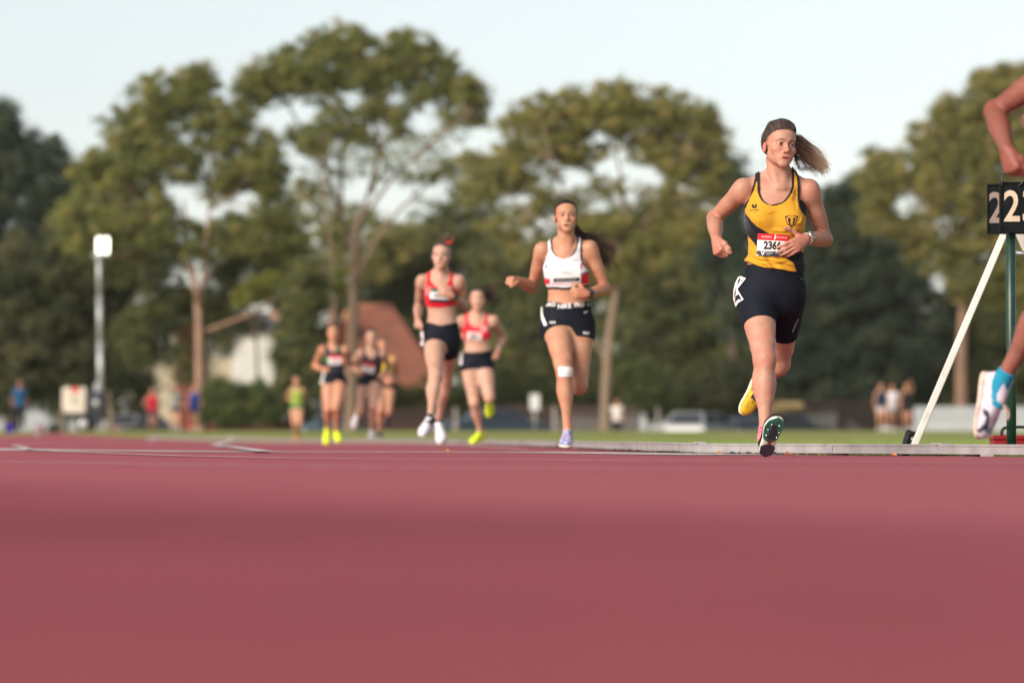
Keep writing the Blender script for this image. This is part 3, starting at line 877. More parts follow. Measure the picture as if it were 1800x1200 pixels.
def head(fl, O, R, sc=1.0, mouth=.5, fine=True, gaunt=0.):
    """O: point between the eyes' level inside the head, R: columns x (image right when facing the camera), y (back of the head), z up"""
    def T(x, y, z): return O + R @ (np.array([x, y, z]) * sc)
    fl.ell(T(0, .014, .036), np.array([.0725, .094, .080]) * sc, R, .02)
    fl.ell(T(0, -.026, -.022), np.array([.056, .060, .074]) * sc, R, .03)
    fl.ell(T(0, -.040, .045), np.array([.058, .050, .050]) * sc, R, .03)                  # forehead
    for s in (-1, 1):
        fl.limb(T(s*.045, .002, -.050), T(s*.012, -.069, -.097), np.array([.014, .015, .014]) * sc, .03)
        fl.ell(T(s*.041, -.058, -.026), np.array([.022, .020, .016]) * sc, R, .022)      # cheekbones
        fl.ell(T(s*.030, -.060, -.055), np.array([.015, .014, .022]) * sc, R, .03)
    fl.ell(T(0, -.070, -.092), np.array([.020, .018, .017]) * sc, R, .02)                # chin
    if not fine:
        fl.limb(T(0, -.084, .0), T(0, -.100, -.036), np.array([.009, .013]) * sc, .012)
        for s in (-1, 1):
            fl.ell(T(s*.031, -.096, .001), np.array([.017, .014, .010]) * sc, R, .014, 'c')
            fl.ell(T(s*.074, .014, -.014), np.array([.009, .017, .028]) * sc, R, .008)
        return T
    fl.ell(T(0, -.076, -.062), np.array([.030, .018, .022]) * sc, R, .02)                # muzzle
    for s in (-1, 1):
        fl.ell(T(s*.031, -.098, .000), np.array([.021, .020, .0135]) * sc, R, .016, 'c')  # sockets
        fl.limb(T(s*.012, -.086, .018), T(s*.045, -.074, .020), np.array([.0065, .0080, .0055]) * sc, .014)   # brow
        fl.ell(T(s*.031, -.0725, -.001), np.array([.0148]*3) * sc, R, .004)              # lids
        fl.ell(T(s*.0315, -.0905, -.0015), np.array([.0150, .0092, .0058]) * sc, R, .0025, 'c')
        fl.ell(T(s*.075, .014, -.014), np.array([.0075, .016, .028]) * sc, R, .006)      # ears
        fl.ell(T(s*.083, .008, -.012), np.array([.004, .009, .016]) * sc, R, .004, 'c')
    fl.limb(T(0, -.085, .006), T(0, -.103, -.034), np.array([.0072, .0078, .0098, .0112]) * sc, .010)   # nose
    for s in (-1, 1):
        fl.ell(T(s*.0125, -.091, -.040), np.array([.0080, .0100, .0078]) * sc, R, .006)
        fl.ell(T(s*.0068, -.0985, -.0475), np.array([.0038, .0045, .0035]) * sc, R, .003, 'c')
    hgt = .002 + .009 * mouth
    fl.limb(T(-.023, -.0815, -.0670), T(.023, -.0815, -.0670), np.array([.0030, .0056, .0052, .0056, .0030]) * sc, .008)
    fl.limb(T(-.019, -.0820, -.0730 - hgt*1.2), T(.019, -.0820, -.0730 - hgt*1.2), np.array([.0032, .0068, .0032]) * sc, .008)
    fl.ell(T(0, -.098, -.0700 - hgt*.55), np.array([.0205, .018, hgt]) * sc, R, .003, 'c')
    return T


def face_colours(V, C, O, R, sc, skin, lip, brow, mouth=.5, teeth=True):
    q = (V - O) @ R / sc
    x, y, z = np.abs(q[:, 0]), q[:, 1], q[:, 2]
    front = y < -.03

    def blend(m, col): C[:] = C * (1 - m[:, None]) + np.asarray(col) * m[:, None]

    def sm(v, a, b): return np.clip((v - a) / (b - a), 0, 1)
    hgt = .002 + .009 * mouth
    ch = np.exp(-(((x - .042) / .02)**2 + ((z + .035) / .018)**2)) * front
    blend(.28 * ch, skin * np.array([1.12, .70, .66]))
    blend(.35 * np.exp(-((x / .012)**2 + ((z + .036) / .012)**2)) * (y < -.085), skin * np.array([1.1, .72, .68]))
    lipm = sm(-(np.abs(z + .0705 + hgt*.6) - (.0085 + hgt*.8) * np.sqrt(np.clip(1 - (x / .0245)**2, 0, 1))), 0, .0022) * (y < -.072) * (x < .0245)
    blend(lipm * .85, lip)
    gap = sm(-(np.abs(z + .0700 + hgt*.55) - hgt * .95 * np.sqrt(np.clip(1 - (x / .0185)**2, 0, 1))), 0, .0012) * (y < -.06) * (x < .0185)
    blend(gap, (.05, .012, .012))
    if teeth and mouth > .3:
        tm = gap * sm(z, -.0700 - hgt*.3, -.0700 - hgt*.05) * (x < .013)
        blend(tm, (.55, .50, .45))
    bc = .0195 - ((x - .030) / .022)**2 * .0035 + .0015
    bw = np.interp(x, [.010, .016, .035, .050], [.0005, .0040, .0034, .0006])
    bm = sm(bw - np.abs(z - bc), 0, .0018) * (y < -.045) * (x > .010) * (x < .050)
    blend(bm * .95, brow)
    em = np.exp(-(((x - .031) / .017)**2 + ((z + .001) / .0075)**2)) * (y < -.062)
    blend(em * .5, skin * np.array([.62, .45, .42]))
    lash = sm(.0016 - np.abs(z - (.0042 - ((x - .031) / .014)**2 * .004)), 0, .0012) * (np.abs(x - .031) < .0145) * (y < -.07)
    blend(lash * .85, (.02, .013, .01))
    ear = (x > .070) * (np.abs(z + .014) < .035) * (np.abs(y - .014) < .025)
    blend(ear * .35, skin * np.array([1.1, .62, .55]))


def strands(paths, r0, r1, n=4):
    """many thin tubes in one go. paths: (N, M, 3)"""
    P = np.asarray(paths); N, M, _ = P.shape
    T = np.gradient(P, axis=1); T /= np.linalg.norm(T, axis=2, keepdims=True) + 1e-9
    up = np.array([.31, .82, .48])
    A = np.cross(T, up); A /= np.linalg.norm(A, axis=2, keepdims=True) + 1e-9
    B = np.cross(T, A)
    rad = np.linspace(0, 1, M)[None, :, None]
    rad = np.asarray(r0).reshape(-1, 1, 1) * (1 - rad) + np.asarray(r1).reshape(-1, 1, 1) * rad
    V = np.stack([P + rad * (math.cos(t) * A + math.sin(t) * B) for t in 2*np.pi*np.arange(n)/n], 2)
    V = V.reshape(-1, 3)
    i = np.arange(N)[:, None, None] * M * n + np.arange(M - 1)[None, :, None] * n
    k = np.arange(n)[None, None, :]; k2 = (k + 1) % n
    F = np.stack([i + k, i + k2, i + n + k2, i + n + k], 3).reshape(-1, 4)
    return V, F


def bez(P, n):
    """Catmull-Rom through the points"""
    P = np.asarray(P, float); P = np.concatenate([[2*P[0] - P[1]], P, [2*P[-1] - P[-2]]])
    out = []
    for t in np.linspace(0, len(P) - 3 - 1e-6, n):
        i = int(t); u = t - i; a, b, c, d = P[i:i+4]
        out.append(.5 * (2*b + (c - a)*u + (2*a - 5*b + 4*c - d)*u*u + (3*b - a - 3*c + d)*u**3))
    return np.array(out)


_shoe_cache = {}


def shoe_shape(part, h):
    """foot frame: x side, y from heel to toe, z up from the sole"""
    if (part, h) in _shoe_cache: return _shoe_cache[(part, h)]
    L = .262
    fl = Fld((-.075, -.03, -.02), (.075, L + .03, .16), h)
    ys = np.array([.0, .02, .06, .11, .16, .195, .225, .25, L])
    hw = np.array([.018, .030, .034, .033, .041, .045, .040, .026, .010])
    cx = np.array([.0, .0, .0, .002, .004, .003, .0, -.004, -.006])
    if part == 'upper':
        zt = np.array([.070, .084, .088, .086, .070, .055, .045, .038, .030])
        st = [(y, -z/2 - .004, c, z/2 + .002, w) for y, w, c, z in zip(ys, hw, cx, zt)]     # u -> -z, v -> x
        # local axes: u = -z, v = x, w = y
        R = np.stack([[0, 0, -1], [1, 0, 0], [0, 1, 0]], 1).astype(float)
        fl.loft(st, 0, np.zeros(3), R, 2.5, .02)
        fl.limb((0, .045, .07), (0, .035, .105), [.034, .033], .02)
        fl.limb((0, .07, .085), (0, .115, .082), [.026, .020], .02)                         # tongue
        fl.ell((0, .042, .125), (.029, .034, .030), None, .006, 'c')
    else:
        zt = np.array([.026, .030, .030, .026, .024, .023, .022, .020, .018])
        st = [(y, -z/2, c, z/2, w + .005) for y, w, c, z in zip(ys, hw, cx, zt)]
        R = np.stack([[0, 0, -1], [1, 0, 0], [0, 1, 0]], 1).astype(float)
        fl.loft(st, 0, np.zeros(3), R, 4.0, .012)
    V, Q = fl.mesh()
    V = relax(V, Q, 1)
    _shoe_cache[(part, h)] = (V, Q)
    return V, Q


def put_shoe(parent, ankle, toe, dorsal, side, m_up, m_sole, m_lace, sc=1.0, h=.006, drop=.075, cols=None, laces=True, label=None):
    """ankle point, toe direction, dorsal direction (out of the instep). Returns transform(function)"""
    Rf = frame(toe, dorsal)
    O = np.asarray(ankle) - Rf[:, 2] * drop * sc - Rf[:, 1] * .052 * sc

    def T(P): return O + (np.atleast_2d(P) * np.array([side, 1, 1]) * sc) @ Rf.T
    V, Q = shoe_shape('upper', h)
    Qs = Q if side > 0 else Q[:, ::-1]
    sh = mesh('shoe', T(V), Qs, m_up, parent, True, None if cols is None else cols(V))
    if label: sh['label'] = label
    V2, Q2 = shoe_shape('sole', h)
    mesh('sole', T(V2), Q2 if side > 0 else Q2[:, ::-1], m_sole, sh, True)
    if laces:
        for i in range(5):
            y = .105 + i * .018; z = np.interp(y, [.09, .11, .16, .2], [.093, .0875, .073, .058])
            w = .021 - i * .0012
            pts = [(-w, y - .004, z - .010), (-w*.5, y, z - .001), (0, y + .002, z + .0025), (w*.5, y + .004, z - .001), (w, y + .006, z - .010)]
            MB().tube(T(np.array(pts)), .0026 * sc, 6).build('lace', m_lace, sh, True)
    return sh, T, Rf, O


m_eye = mat('eyeball', rough=.15, spec=.5, vcol=True)


def eye(parent, O, R, sc, s, iris=(.05, .03, .018), look=(0, 0)):
    V, F = [], []
    n, m = 12, 16
    ld = unit(np.array([look[0], -1, look[1]]))
    Z = frame(ld, (0, 0, 1))
    for i in range(n + 1):
        a = math.pi * .5 * i / n
        for k in range(m):
            b = 2*math.pi*k/m
            V.append(.0138 * (Z[:, 1]*math.cos(a) + math.sin(a)*(math.cos(b)*Z[:, 0] + math.sin(b)*Z[:, 2])))
    F = [(i*m + k, i*m + (k+1) % m, (i+1)*m + (k+1) % m, (i+1)*m + k) for i in range(n) for k in range(m)]
    V = np.array(V)
    ang = np.arccos(np.clip((V @ ld) / .0138, -1, 1))
    C = np.where((ang < .21)[:, None], (.008, .007, .007), np.where((ang < .55)[:, None], iris, (.42, .37, .34)))
    P = O + ((V + np.array([s*.031, -.0722, -.001])) * sc) @ R.T
    return mesh('eye', P, F, m_eye, parent, True, C)


def text_mesh(body, size, bold=.0, res=3):
    c = bpy.data.curves.new('print_text', 'FONT'); c.body = body; c.size = size; c.offset = bold; c.align_x = 'CENTER'; c.align_y = 'CENTER'
    c.resolution_u = res
    o = bpy.data.objects.new('print_text', c); COL.objects.link(o)
    dg = bpy.context.evaluated_depsgraph_get()
    me = o.evaluated_get(dg).to_mesh()
    V = np.array([v.co[:] for v in me.vertices]); F = [tuple(p.vertices) for p in me.polygons]
    bpy.data.objects.remove(o); bpy.data.curves.remove(c)
    return V[:, :2], F


class Surf:
    """A front-facing cloth or skin surface to lay printed things on (local coordinates, seen from -y)."""
    def __init__(s, V, Q, direction=(0, 1, 0)):
        s.b = BVHTree.FromPolygons([tuple(v) for v in V], [tuple(int(i) for i in q) for q in Q])
        s.d = Vector(direction).normalized()

    def at(s, p):
        o = Vector(p) - s.d * 1.0
        h = s.b.ray_cast(o, s.d, 3.0)
        return None if h[0] is None else np.array(h[0])

    def lay(s, pts, off):
        out, miss = [], []
        for i, p in enumerate(pts):
            q = s.at(p)
            if q is None: miss.append(i); out.append(np.array(p, float))
            else: out.append(q - np.array(s.d) * off)
        if miss and len(miss) < len(pts):
            ok = [out[i] for i in range(len(out)) if i not in set(miss)]
            dd = np.array(s.d); mean = np.mean([v @ dd for v in ok])
            for i in miss:
                q = out[i] + dd * (mean - out[i] @ dd)
                h = s.b.find_nearest(Vector(q))
                out[i] = np.array(h[0]) + np.array(h[1]) * off if h[0] is not None else q
        return np.array(out)


def poly_grid(poly, n=8):
    """fill a convex polygon (2-D) with a fan grid so that it can bend"""
    P = np.array(poly, float); c = P.mean(0); m = len(P)
    V = [c]; F = []
    for r in range(1, n + 1):
        for i in range(m): V.append(c + (P[i] - c) * r / n)
    for i in range(m): F.append((0, 1 + i, 1 + (i + 1) % m))
    for r in range(n - 1):
        for i in range(m):
            j = (i + 1) % m
            F.append((1 + r*m + i, 1 + (r+1)*m + i, 1 + (r+1)*m + j, 1 + r*m + j))
    return np.array(V), F


def rect_grid(w, h, nx=12, nz=8):
    xs, zs = np.linspace(-w/2, w/2, nx), np.linspace(-h/2, h/2, nz)
    V = np.array([(x, z) for z in zs for x in xs])
    F = [(j*nx + i, j*nx + i + 1, (j+1)*nx + i + 1, (j+1)*nx + i) for j in range(nz - 1) for i in range(nx - 1)]
    return V, F


def decal(name, parent, surf, V2, F, cx, cz, m, off=.002, ang=0., label=None, cy=0):
    c, s = math.cos(ang), math.sin(ang)
    x = cx + V2[:, 0]*c - V2[:, 1]*s; z = cz + V2[:, 0]*s + V2[:, 1]*c
    P = surf.lay(np.stack([x, np.full_like(x, cy), z], 1), off)
    o = mesh(name, P, F, m, parent)
    if label: o['label'] = label
    return o


class Bib:
    """A stiff paper number: fitted as a smooth sheet to the cloth below it."""
    def __init__(s, surf, cx, cz, w, h, ang=0., clear=.004):
        s.cx, s.cz, s.w, s.h, s.ang = cx, cz, w, h, ang
        V, _ = rect_grid(w, h, 9, 7)
        P = s._xz(V)
        A, y = [], []
        for (u, v), (x, z) in zip(V, P):
            q = surf.at((x, 0, z))
            if q is not None: A.append([1, u, v, u*u, u*v, v*v]); y.append(q[1])
        A, y = np.array(A), np.array(y)
        s.c = np.linalg.lstsq(A, y, rcond=None)[0]
        s.c[0] -= max((A @ s.c - y).max() * .6, 0) + clear

    def _xz(s, V):
        c, n = math.cos(s.ang), math.sin(s.ang)
        return np.stack([s.cx + V[:, 0]*c - V[:, 1]*n, s.cz + V[:, 0]*n + V[:, 1]*c], 1)

    def put(s, name, V, F, m, parent, lift=0., du=0., dv=0.):
        V = np.asarray(V, float) + np.array([du, dv])
        xz = s._xz(V); u, v = V[:, 0], V[:, 1]
        y = np.stack([np.ones_like(u), u, v, u*u, u*v, v*v], 1) @ s.c - lift
        return mesh(name, np.stack([xz[:, 0], y, xz[:, 1]], 1), F, m, parent)

    def rect(s, name, x0, z0, x1, z1, m, parent, lift=0.):
        V, F = rect_grid(x1 - x0, z1 - z0, 9, 3)
        return s.put(name, V, F, m, parent, lift, (x0 + x1)/2, (z0 + z1)/2)

    def text(s, name, body, size, du, dv, m, parent, lift=.002, bold=0.):
        V, F = text_mesh(body, size, bold)
        return s.put(name, V, F, m, parent, lift, du, dv)


SK_A = np.array([.49, .245, .170])       # fair, warm
SK_B = np.array([.50, .245, .150])       # tanned
SK_C = np.array([.50, .29, .21])
SK_D = np.array([.30, .135, .09])      # brown
m_skin = mat('skin', rough=.52, spec=.35, vcol=True, sss=.05, noise=(60, .84, 5, .38, .75), bump=(240, .22, .002))
m_skin_far = mat('skin_far', rough=.55, spec=.3, vcol=True)
m_hair = mat('hair', rough=.5, spec=.35, vcol=True)
m_cloth = mat('sports_cloth', rough=.75, spec=.2, vcol=True, sheen=.15, noise=(420, .82, 2, .4, .7), bump=(500, .25, .001))
m_navy = mat('navy_knit', (.0042, .0055, .0105), .7, .12, sheen=.0, noise=(300, (.014, .017, .028), 3, .4, .7), bump=(400, .25, .001))
m_trim = mat('black_trim', (.012, .012, .018), .7, .25)
m_paper = mat('bib_paper', (.74, .70, .70), .7, .3)
m_bibred = mat('bib_red', (.62, .012, .022), .6, .3)
m_ink = mat('black_ink', (.012, .012, .014), .6, .3)
m_bibdark = mat('bib_navy', (.012, .012, .030), .6, .3)
m_whiteprint = mat('white_print', (.72, .70, .70), .6, .3)
m_pinkprint = mat('pale_red_print', (.80, .42, .42), .6, .3)


class Person:
    def __init__(s, label, group, d, origin_px, h=.006, fine=None, ext=None, skin=SK_A, cat='runner', g=1.0, far=False):
        """d: distance along the lens axis of the pelvis; origin_px: pixel column of the ground point below"""
        s.d, s.label, s.group, s.cat, s.skin, s.g, s.far = d, label, group, cat, skin, g, far
        o = W(origin_px, 765, d); o[2] = gz(o[1]); s.o = o
        s.h = h
        e = ext or ((-.55, -.65, -.02), (.55, .75, 1.80))
        s.ext = e

    def P(s, px, py, dy=0.): return W(px, py, s.d + dy) - s.o

    def reach(s, a, px, py, L, sg):
        """point on the ray through (px, py) at limb length L from a; sg -1 nearer the camera, +1 further"""
        dy0 = a[1] * 1.0
        lo = s.P(px, py, 0); ray = unit(lo + s.o - np.array([0, 0, CAM_H]))
        v = lo - a; b = v @ ray; c = v @ v - L*L
        disc = b*b - c
        if disc < 0: return lo - ray * b
        return lo + ray * (-b + sg * math.sqrt(disc))


def torso_field(p, fl, st, shA, shB, neck, hipA, hipB, knA, knB, bust=.5, thigh=(.078, .086, .080, .062, .050), glute=.1):
    g = p.g
    fl.loft([(z, cx, cy, a, b) for z, cx, cy, a, b in st], 0)
    for hp, kn in ((hipA, knA), (hipB, knB)):
        fl.limb(hp, kn, np.array(thigh) * g, .045)
        fl.ell(hp + np.array([0, .045, .0]), np.array([.082, .085, .095]) * g, None, .05)
    for sh in (shA, shB):
        fl.limb(neck + np.array([0, .012, .045]), sh + (neck - sh)*.12 + np.array([0, .012, .016]), np.array([.036, .030, .027, .028]) * g, .045)
        fl.limb(neck + np.array([0, -.015, -.03]) + (sh - neck)*.10, sh + (neck - sh)*.15 + np.array([0, -.01, .008]), np.array([.020, .022, .028]) * g, .035)


def arm(p, fl, sh, el, wr, g=1.0, k=.03):
    fl.ell(sh + np.array([0, 0, -.012]), np.array([.050, .052, .056]) * g, None, k)
    fl.limb(sh, el, np.array([.049, .047, .044, .041, .037, .035]) * g, .02)
    ax = unit(wr - el)
    fl.limb(el, wr, np.array([.036, .041, .041, .036, .030, .026]) * g, .015)
    bend = unit(unit(sh - el) + unit(wr - el) + 1e-6)
    fl.ell(el - bend*.012, np.array([.031]*3) * g, None, .02)
    fl.limb(sh*.68 + el*.32 + bend*.016, sh*.32 + el*.68 + bend*.015, np.array([.026, .035, .026]) * g, .02)     # biceps
    fl.limb(sh*.70 + el*.30 - bend*.018, sh*.30 + el*.70 - bend*.010, np.array([.030, .032, .024]) * g, .02)     # triceps
    sdv = unit(np.cross(ax, bend) + 1e-9)
    fl.limb(el - ax*.02 + bend*.010 + sdv*.012, el + ax*.10 + sdv*.010 + bend*.006, np.array([.022, .028, .020]) * g, .018)   # outer forearm
    fl.limb(sh + np.array([0, -.012, .012]), sh*.62 + el*.38, np.array([.046, .044, .026]) * g, .018)            # deltoid


def leg(p, fl, hip, kn, an, toe, g=1.0, calf=1.0):
    bend = kn - (hip + an) / 2
    f = np.array([0, -1., 0]) if np.linalg.norm(bend) < .03 else unit(bend)
    ax = unit(an - kn)
    fl.limb(kn, an, np.array([.052, .050, .050, .045, .037, .031, .030, .032]) * g, .03)
    bk = unit(-f - ax * (-f @ ax))
    fl.limb(kn + ax*.07 + bk*.020, kn + ax*.20 + bk*.014, np.array([.036, .047, .040, .030]) * g * calf, .03)
    fl.ell(kn + f*.022, np.array([.040, .040, .046]) * g, None, .03)                       # kneecap
    sdl = unit(np.cross(ax, f)); tx_ = unit(hip - kn)
    for s_, up_, r_ in ((1, .075, .032), (-1, .095, .030)):                                   # muscle either side above the knee
        fl.ell(kn + tx_*up_ + sdl*s_*.030 + f*.012, np.array([r_, r_, r_*1.3]) * g, None, .022)
    fl.limb(kn + f*.026 + ax*.045, kn + f*.022 + ax*.075, np.array([.017, .014]) * g, .018)
    for s_ in (-1, 1):
        fl.limb(kn + ax*.08 + bk*.022 + sdl*s_*.020, kn + ax*.17 + bk*.016 + sdl*s_*.018, np.array([.028, .034, .024]) * g * calf, .02)
    fl.limb(kn + f*.030 + ax*.055, kn + f*.02 + ax*.16, np.array([.016, .016]) * g, .03)   # shin
    fl.limb(an, an + unit(toe)*.09 + ax*.03, np.array([.030, .026, .017]) * g, .02)        # foot inside the shoe


def hair_cap(p, body, O, R, sc, col, h, line, bump=0., strand=.0015, name='hair', top=1.0, noise_seed=0):
    """skull cap of hair; line: list of (z, y) hairline in head units, hair lies behind it"""
    fl = Fld(O - .17*sc, O + .17*sc, h)
    L = np.array(sorted(line))

    def T(x, y, z): return O + R @ (np.array([x, y, z]) * sc)
    fl.ell(T(0, .016, .034), np.array([.0765, .099, .0855 * top]) * sc, R, 0)
    fl.ell(T(0, -.040, .047), np.array([.0625, .0555, .0545]) * sc, R, .02)
    if bump: fl.ell(T(0, -.012, .085), np.array([.056, .060, .032 + bump]) * sc, R, .04)
    fl.ell(T(0, .060, .0), np.array([.055, .050, .06]) * sc, R, .03)
    X, Y, Z = [a.astype(float) for a in np.meshgrid(*fl.ax, indexing='ij')]
    if bump: fl.F = (fl.F - .0035*np.sin(X*95 + 2*np.sin(Y*60))*np.sin(Y*70 + X*30)*(Z > O[2] + .05)).astype(np.float32)
    q = [((X - O[0])*R[0, k] + (Y - O[1])*R[1, k] + (Z - O[2])*R[2, k]) / sc for k in range(3)]
    yl = np.interp(q[2], L[:, 0], L[:, 1])
    yl = yl + .030 * np.clip(np.abs(q[0]) / .07, 0, 1)**2 * (q[2] > .03) * 0 
    reg = (yl - q[1]) * .75 * sc
    ang = np.arctan2(q[0], q[2] - .02)
    tex = strand * (np.sin(ang*70 + 3*np.sin(q[1]*40)) + .6*np.sin(ang*113 + q[1]*30))
    k = .012 * sc
    taper = np.clip(1 - (q[1] - yl) / (.034 + .012*np.sin(ang*23 + 2*np.sin(ang*41))), 0, 1)
    d = fl.F + tex + .0085*sc * taper**1.5 * (h < .01)
    hh = np.maximum(k - np.abs(d - reg), 0) / k
    F = np.maximum(d, reg) + hh*hh*k*.25
    V, Q = fl.mesh(F.astype(np.float32))
    r = np.random.default_rng(noise_seed)
    qa = (V - O) @ R / sc
    a2 = np.arctan2(qa[:, 0], qa[:, 2] - .02)
    tone = .85 + .30 * np.sin(a2*31 + 2*np.sin(qa[:, 1]*35)) * .5 + .2*np.sin(a2*77)
    return mesh(name, V, Q, m_hair, body, True, np.asarray(col)[None] * tone[:, None])


def swept_hair(p, cap, O, R, sc, tie, n, col, col2, seed=0, bump=0., r=.0009, lift=.004, line=None):
    """strands combed from the hairline over the skull to the tie point (head units), laid just above the cap"""
    g = np.random.default_rng(seed)
    me = cap.data
    b = BVHTree.FromPolygons([tuple(v.co) for v in me.vertices], [tuple(q.vertices) for q in me.polygons])
    tie = np.array(tie, float); c0 = np.array([0, .02, .02]); M = 16
    L = np.array(sorted(line)); paths, cols = [], []
    for i in range(n):
        th = g.uniform(-1, 1) * 1.9                               # angle round the hairline, 0 = forehead
        zc = np.interp(abs(th), [0, .5, 1.0, 1.5, 1.9], [.079, .072, .050, .0, -.045]) + g.normal() * .003
        yc = np.interp(zc, L[:, 0], L[:, 1]) + g.uniform(0, 1)**1.5 * .09
        xs = math.copysign(np.interp(abs(th), [0, .5, 1.0, 1.5, 1.9], [0, .034, .060, .072, .060]), th)
        a = np.array([xs, yc, zc + .02*g.random() * (abs(th) < 1.0)])
        t = np.linspace(0, 1, M)[:, None]
        q = a*(1 - t) + tie*t
        q = c0 + (q - c0) / np.linalg.norm(q - c0, axis=1)[:, None] * .17
        out = []
        for k in range(M):
            d = R @ (q[k] - c0); o = O + R @ c0 * sc + d * sc * 1.3
            h = b.ray_cast(Vector(o), Vector(-d).normalized(), 1.0)
            if h[0] is not None: out.append(np.array(h[0]))
        if len(out) < 5: continue
        out = np.array(out); out = np.stack([np.interp(np.linspace(0, 1, M), np.linspace(0, 1, len(out)), out[:, k]) for k in range(3)], 1)
        nrm = out - (O + R @ c0 * sc); nrm /= np.linalg.norm(nrm, axis=1)[:, None]
        lf = (lift * g.uniform(.1, 1) * np.sin(np.pi * np.linspace(.04, 1, M)))[:, None]
        out = out + nrm * lf + g.normal(size=3) * .0008
        paths.append(out)
        u = np.clip(g.normal(.3, .3), 0, 1)
        cols.append(np.repeat(np.repeat((np.asarray(col)*(1-u) + np.asarray(col2)*u)[None] * g.uniform(.7, 1.3), M, 0), 4, 0))
    n = len(paths)
    V, F = strands(np.array(paths), np.full(n, r), np.full(n, r))
    return mesh('hair_strands', V, F, m_hair, cap, True, np.concatenate(cols))


def ponytail(p, body, root, ends, n, col, col2, r=.0016, wob=.012, name='ponytail', seed=0, M=14, rootr=.018, spread=None):
    """ends: list of centre paths; strands follow random blends of neighbouring paths"""
    g = np.random.default_rng(seed)
    C = np.array([bez(e, M) for e in ends])
    paths, cols = [], []
    for i in range(n):
        w = g.dirichlet(np.ones(len(C)) * .55)
        c = np.tensordot(w, C, 1)
        t = np.linspace(0, 1, M)
        o = g.normal(size=3) * rootr
        ph = g.uniform(0, 6.28, 3)
        wv = np.stack([np.sin(t*g.uniform(3, 8) + ph[k]) for k in range(3)], 1) * wob * t[:, None]
        cut = g.uniform(.72, 1.0)
        tt = t * cut
        cc = np.stack([np.interp(tt, t, c[:, k]) for k in range(3)], 1)
        s = 1 if spread is None else np.interp(t, np.linspace(0, 1, len(spread)), spread)[:, None]
        paths.append(cc + o[None] * s + wv)
        u = np.clip(t * 1.25 - .25 + g.normal() * .25, 0, 1)[:, None]
        cols.append(np.repeat((np.asarray(col)*(1-u) + np.asarray(col2)*u) * g.uniform(.7, 1.25), 4, 0))
    V, F = strands(paths, np.full(n, r), np.full(n, r * .45))
    return mesh(name, V, F, m_hair, body, True, np.concatenate(cols))


def watch(body, a, b, t, rad, out, m_band, m_case, m_face, face=.020):
    """band round the forearm a->b at fraction t, face turned towards out"""
    c = a + (b - a)*t; ax = unit(b - a); o = unit(out - ax*(np.asarray(out) @ ax)); sd = np.cross(ax, o)
    V, F = [], []
    n = 24
    for k in range(n):
        th = 2*math.pi*k/n; dr = math.cos(th)*o + math.sin(th)*sd
        for w, r in ((-.010, rad), (-.010, rad + .004), (.010, rad + .004), (.010, rad)): V.append(c + ax*w + dr*r)
    for k in range(n):
        k2 = (k+1) % n
        for j in range(4): F.append((k*4 + j, k2*4 + j, k2*4 + (j+1) % 4, k*4 + (j+1) % 4))
    w = mesh('watch', V, F, m_band, body, True)
    Rm = np.stack([sd, ax, o], 1)
    MB().lathe([(face*.9, 0), (face*1.05, .003), (face*1.05, .009), (face*.95, .011)], c + o*(rad), 20, Rm).build('watch_case', m_case, w, True)
    MB().lathe([(face*.80, .0), (face*.80, .0015)], c + o*(rad + .0112), 20, Rm).build('watch_face', m_face, w)
    return w
# ------------------------------------------------------------------ the leading runner in yellow, in focus
def seg_axis_d(X, Y, Z, a, b):
    ab = b - a; t = np.clip(((X-a[0])*ab[0] + (Y-a[1])*ab[1] + (Z-a[2])*ab[2]) / (ab @ ab), 0, 1)
    return np.sqrt((X-a[0]-t*ab[0])**2 + (Y-a[1]-t*ab[1])**2 + (Z-a[2]-t*ab[2])**2)


def thigh_cut(X, Y, Z, hipA, knA, tA, hipB, knB, tB):
    dA, dB = seg_axis_d(X, Y, Z, hipA, knA), seg_axis_d(X, Y, Z, hipB, knB)
    out = []
    for hp, kn, t in ((hipA, knA, tA), (hipB, knB, tB)):
        ax = unit(kn - hp); L = np.linalg.norm(kn - hp)
        out.append((X-hp[0])*ax[0] + (Y-hp[1])*ax[1] + (Z-hp[2])*ax[2] - L*t)
    w = np.clip((dA - dB) / .07 + .5, 0, 1); w = w*w*(3 - 2*w)
    return out[0]*(1 - w) + out[1]*w


def garment(p, name, T, t, reg, m, body, colf=None, h=None, smooth=1):
    F = np.maximum(T.F - t, reg).astype(np.float32)
    F = np.minimum(F, .06)
    q = T.copy(); q.F = F
    V, Q = q.mesh()
    if smooth: V = relax(V, Q, smooth, .4)
    return mesh(name, V, Q, m, body, True, None if colf is None else colf(V)), V, Q


def smax(a, b, k=.006):
    h = np.maximum(k - np.abs(a - b), 0) / k
    return np.maximum(a, b) + h*h*k*.25


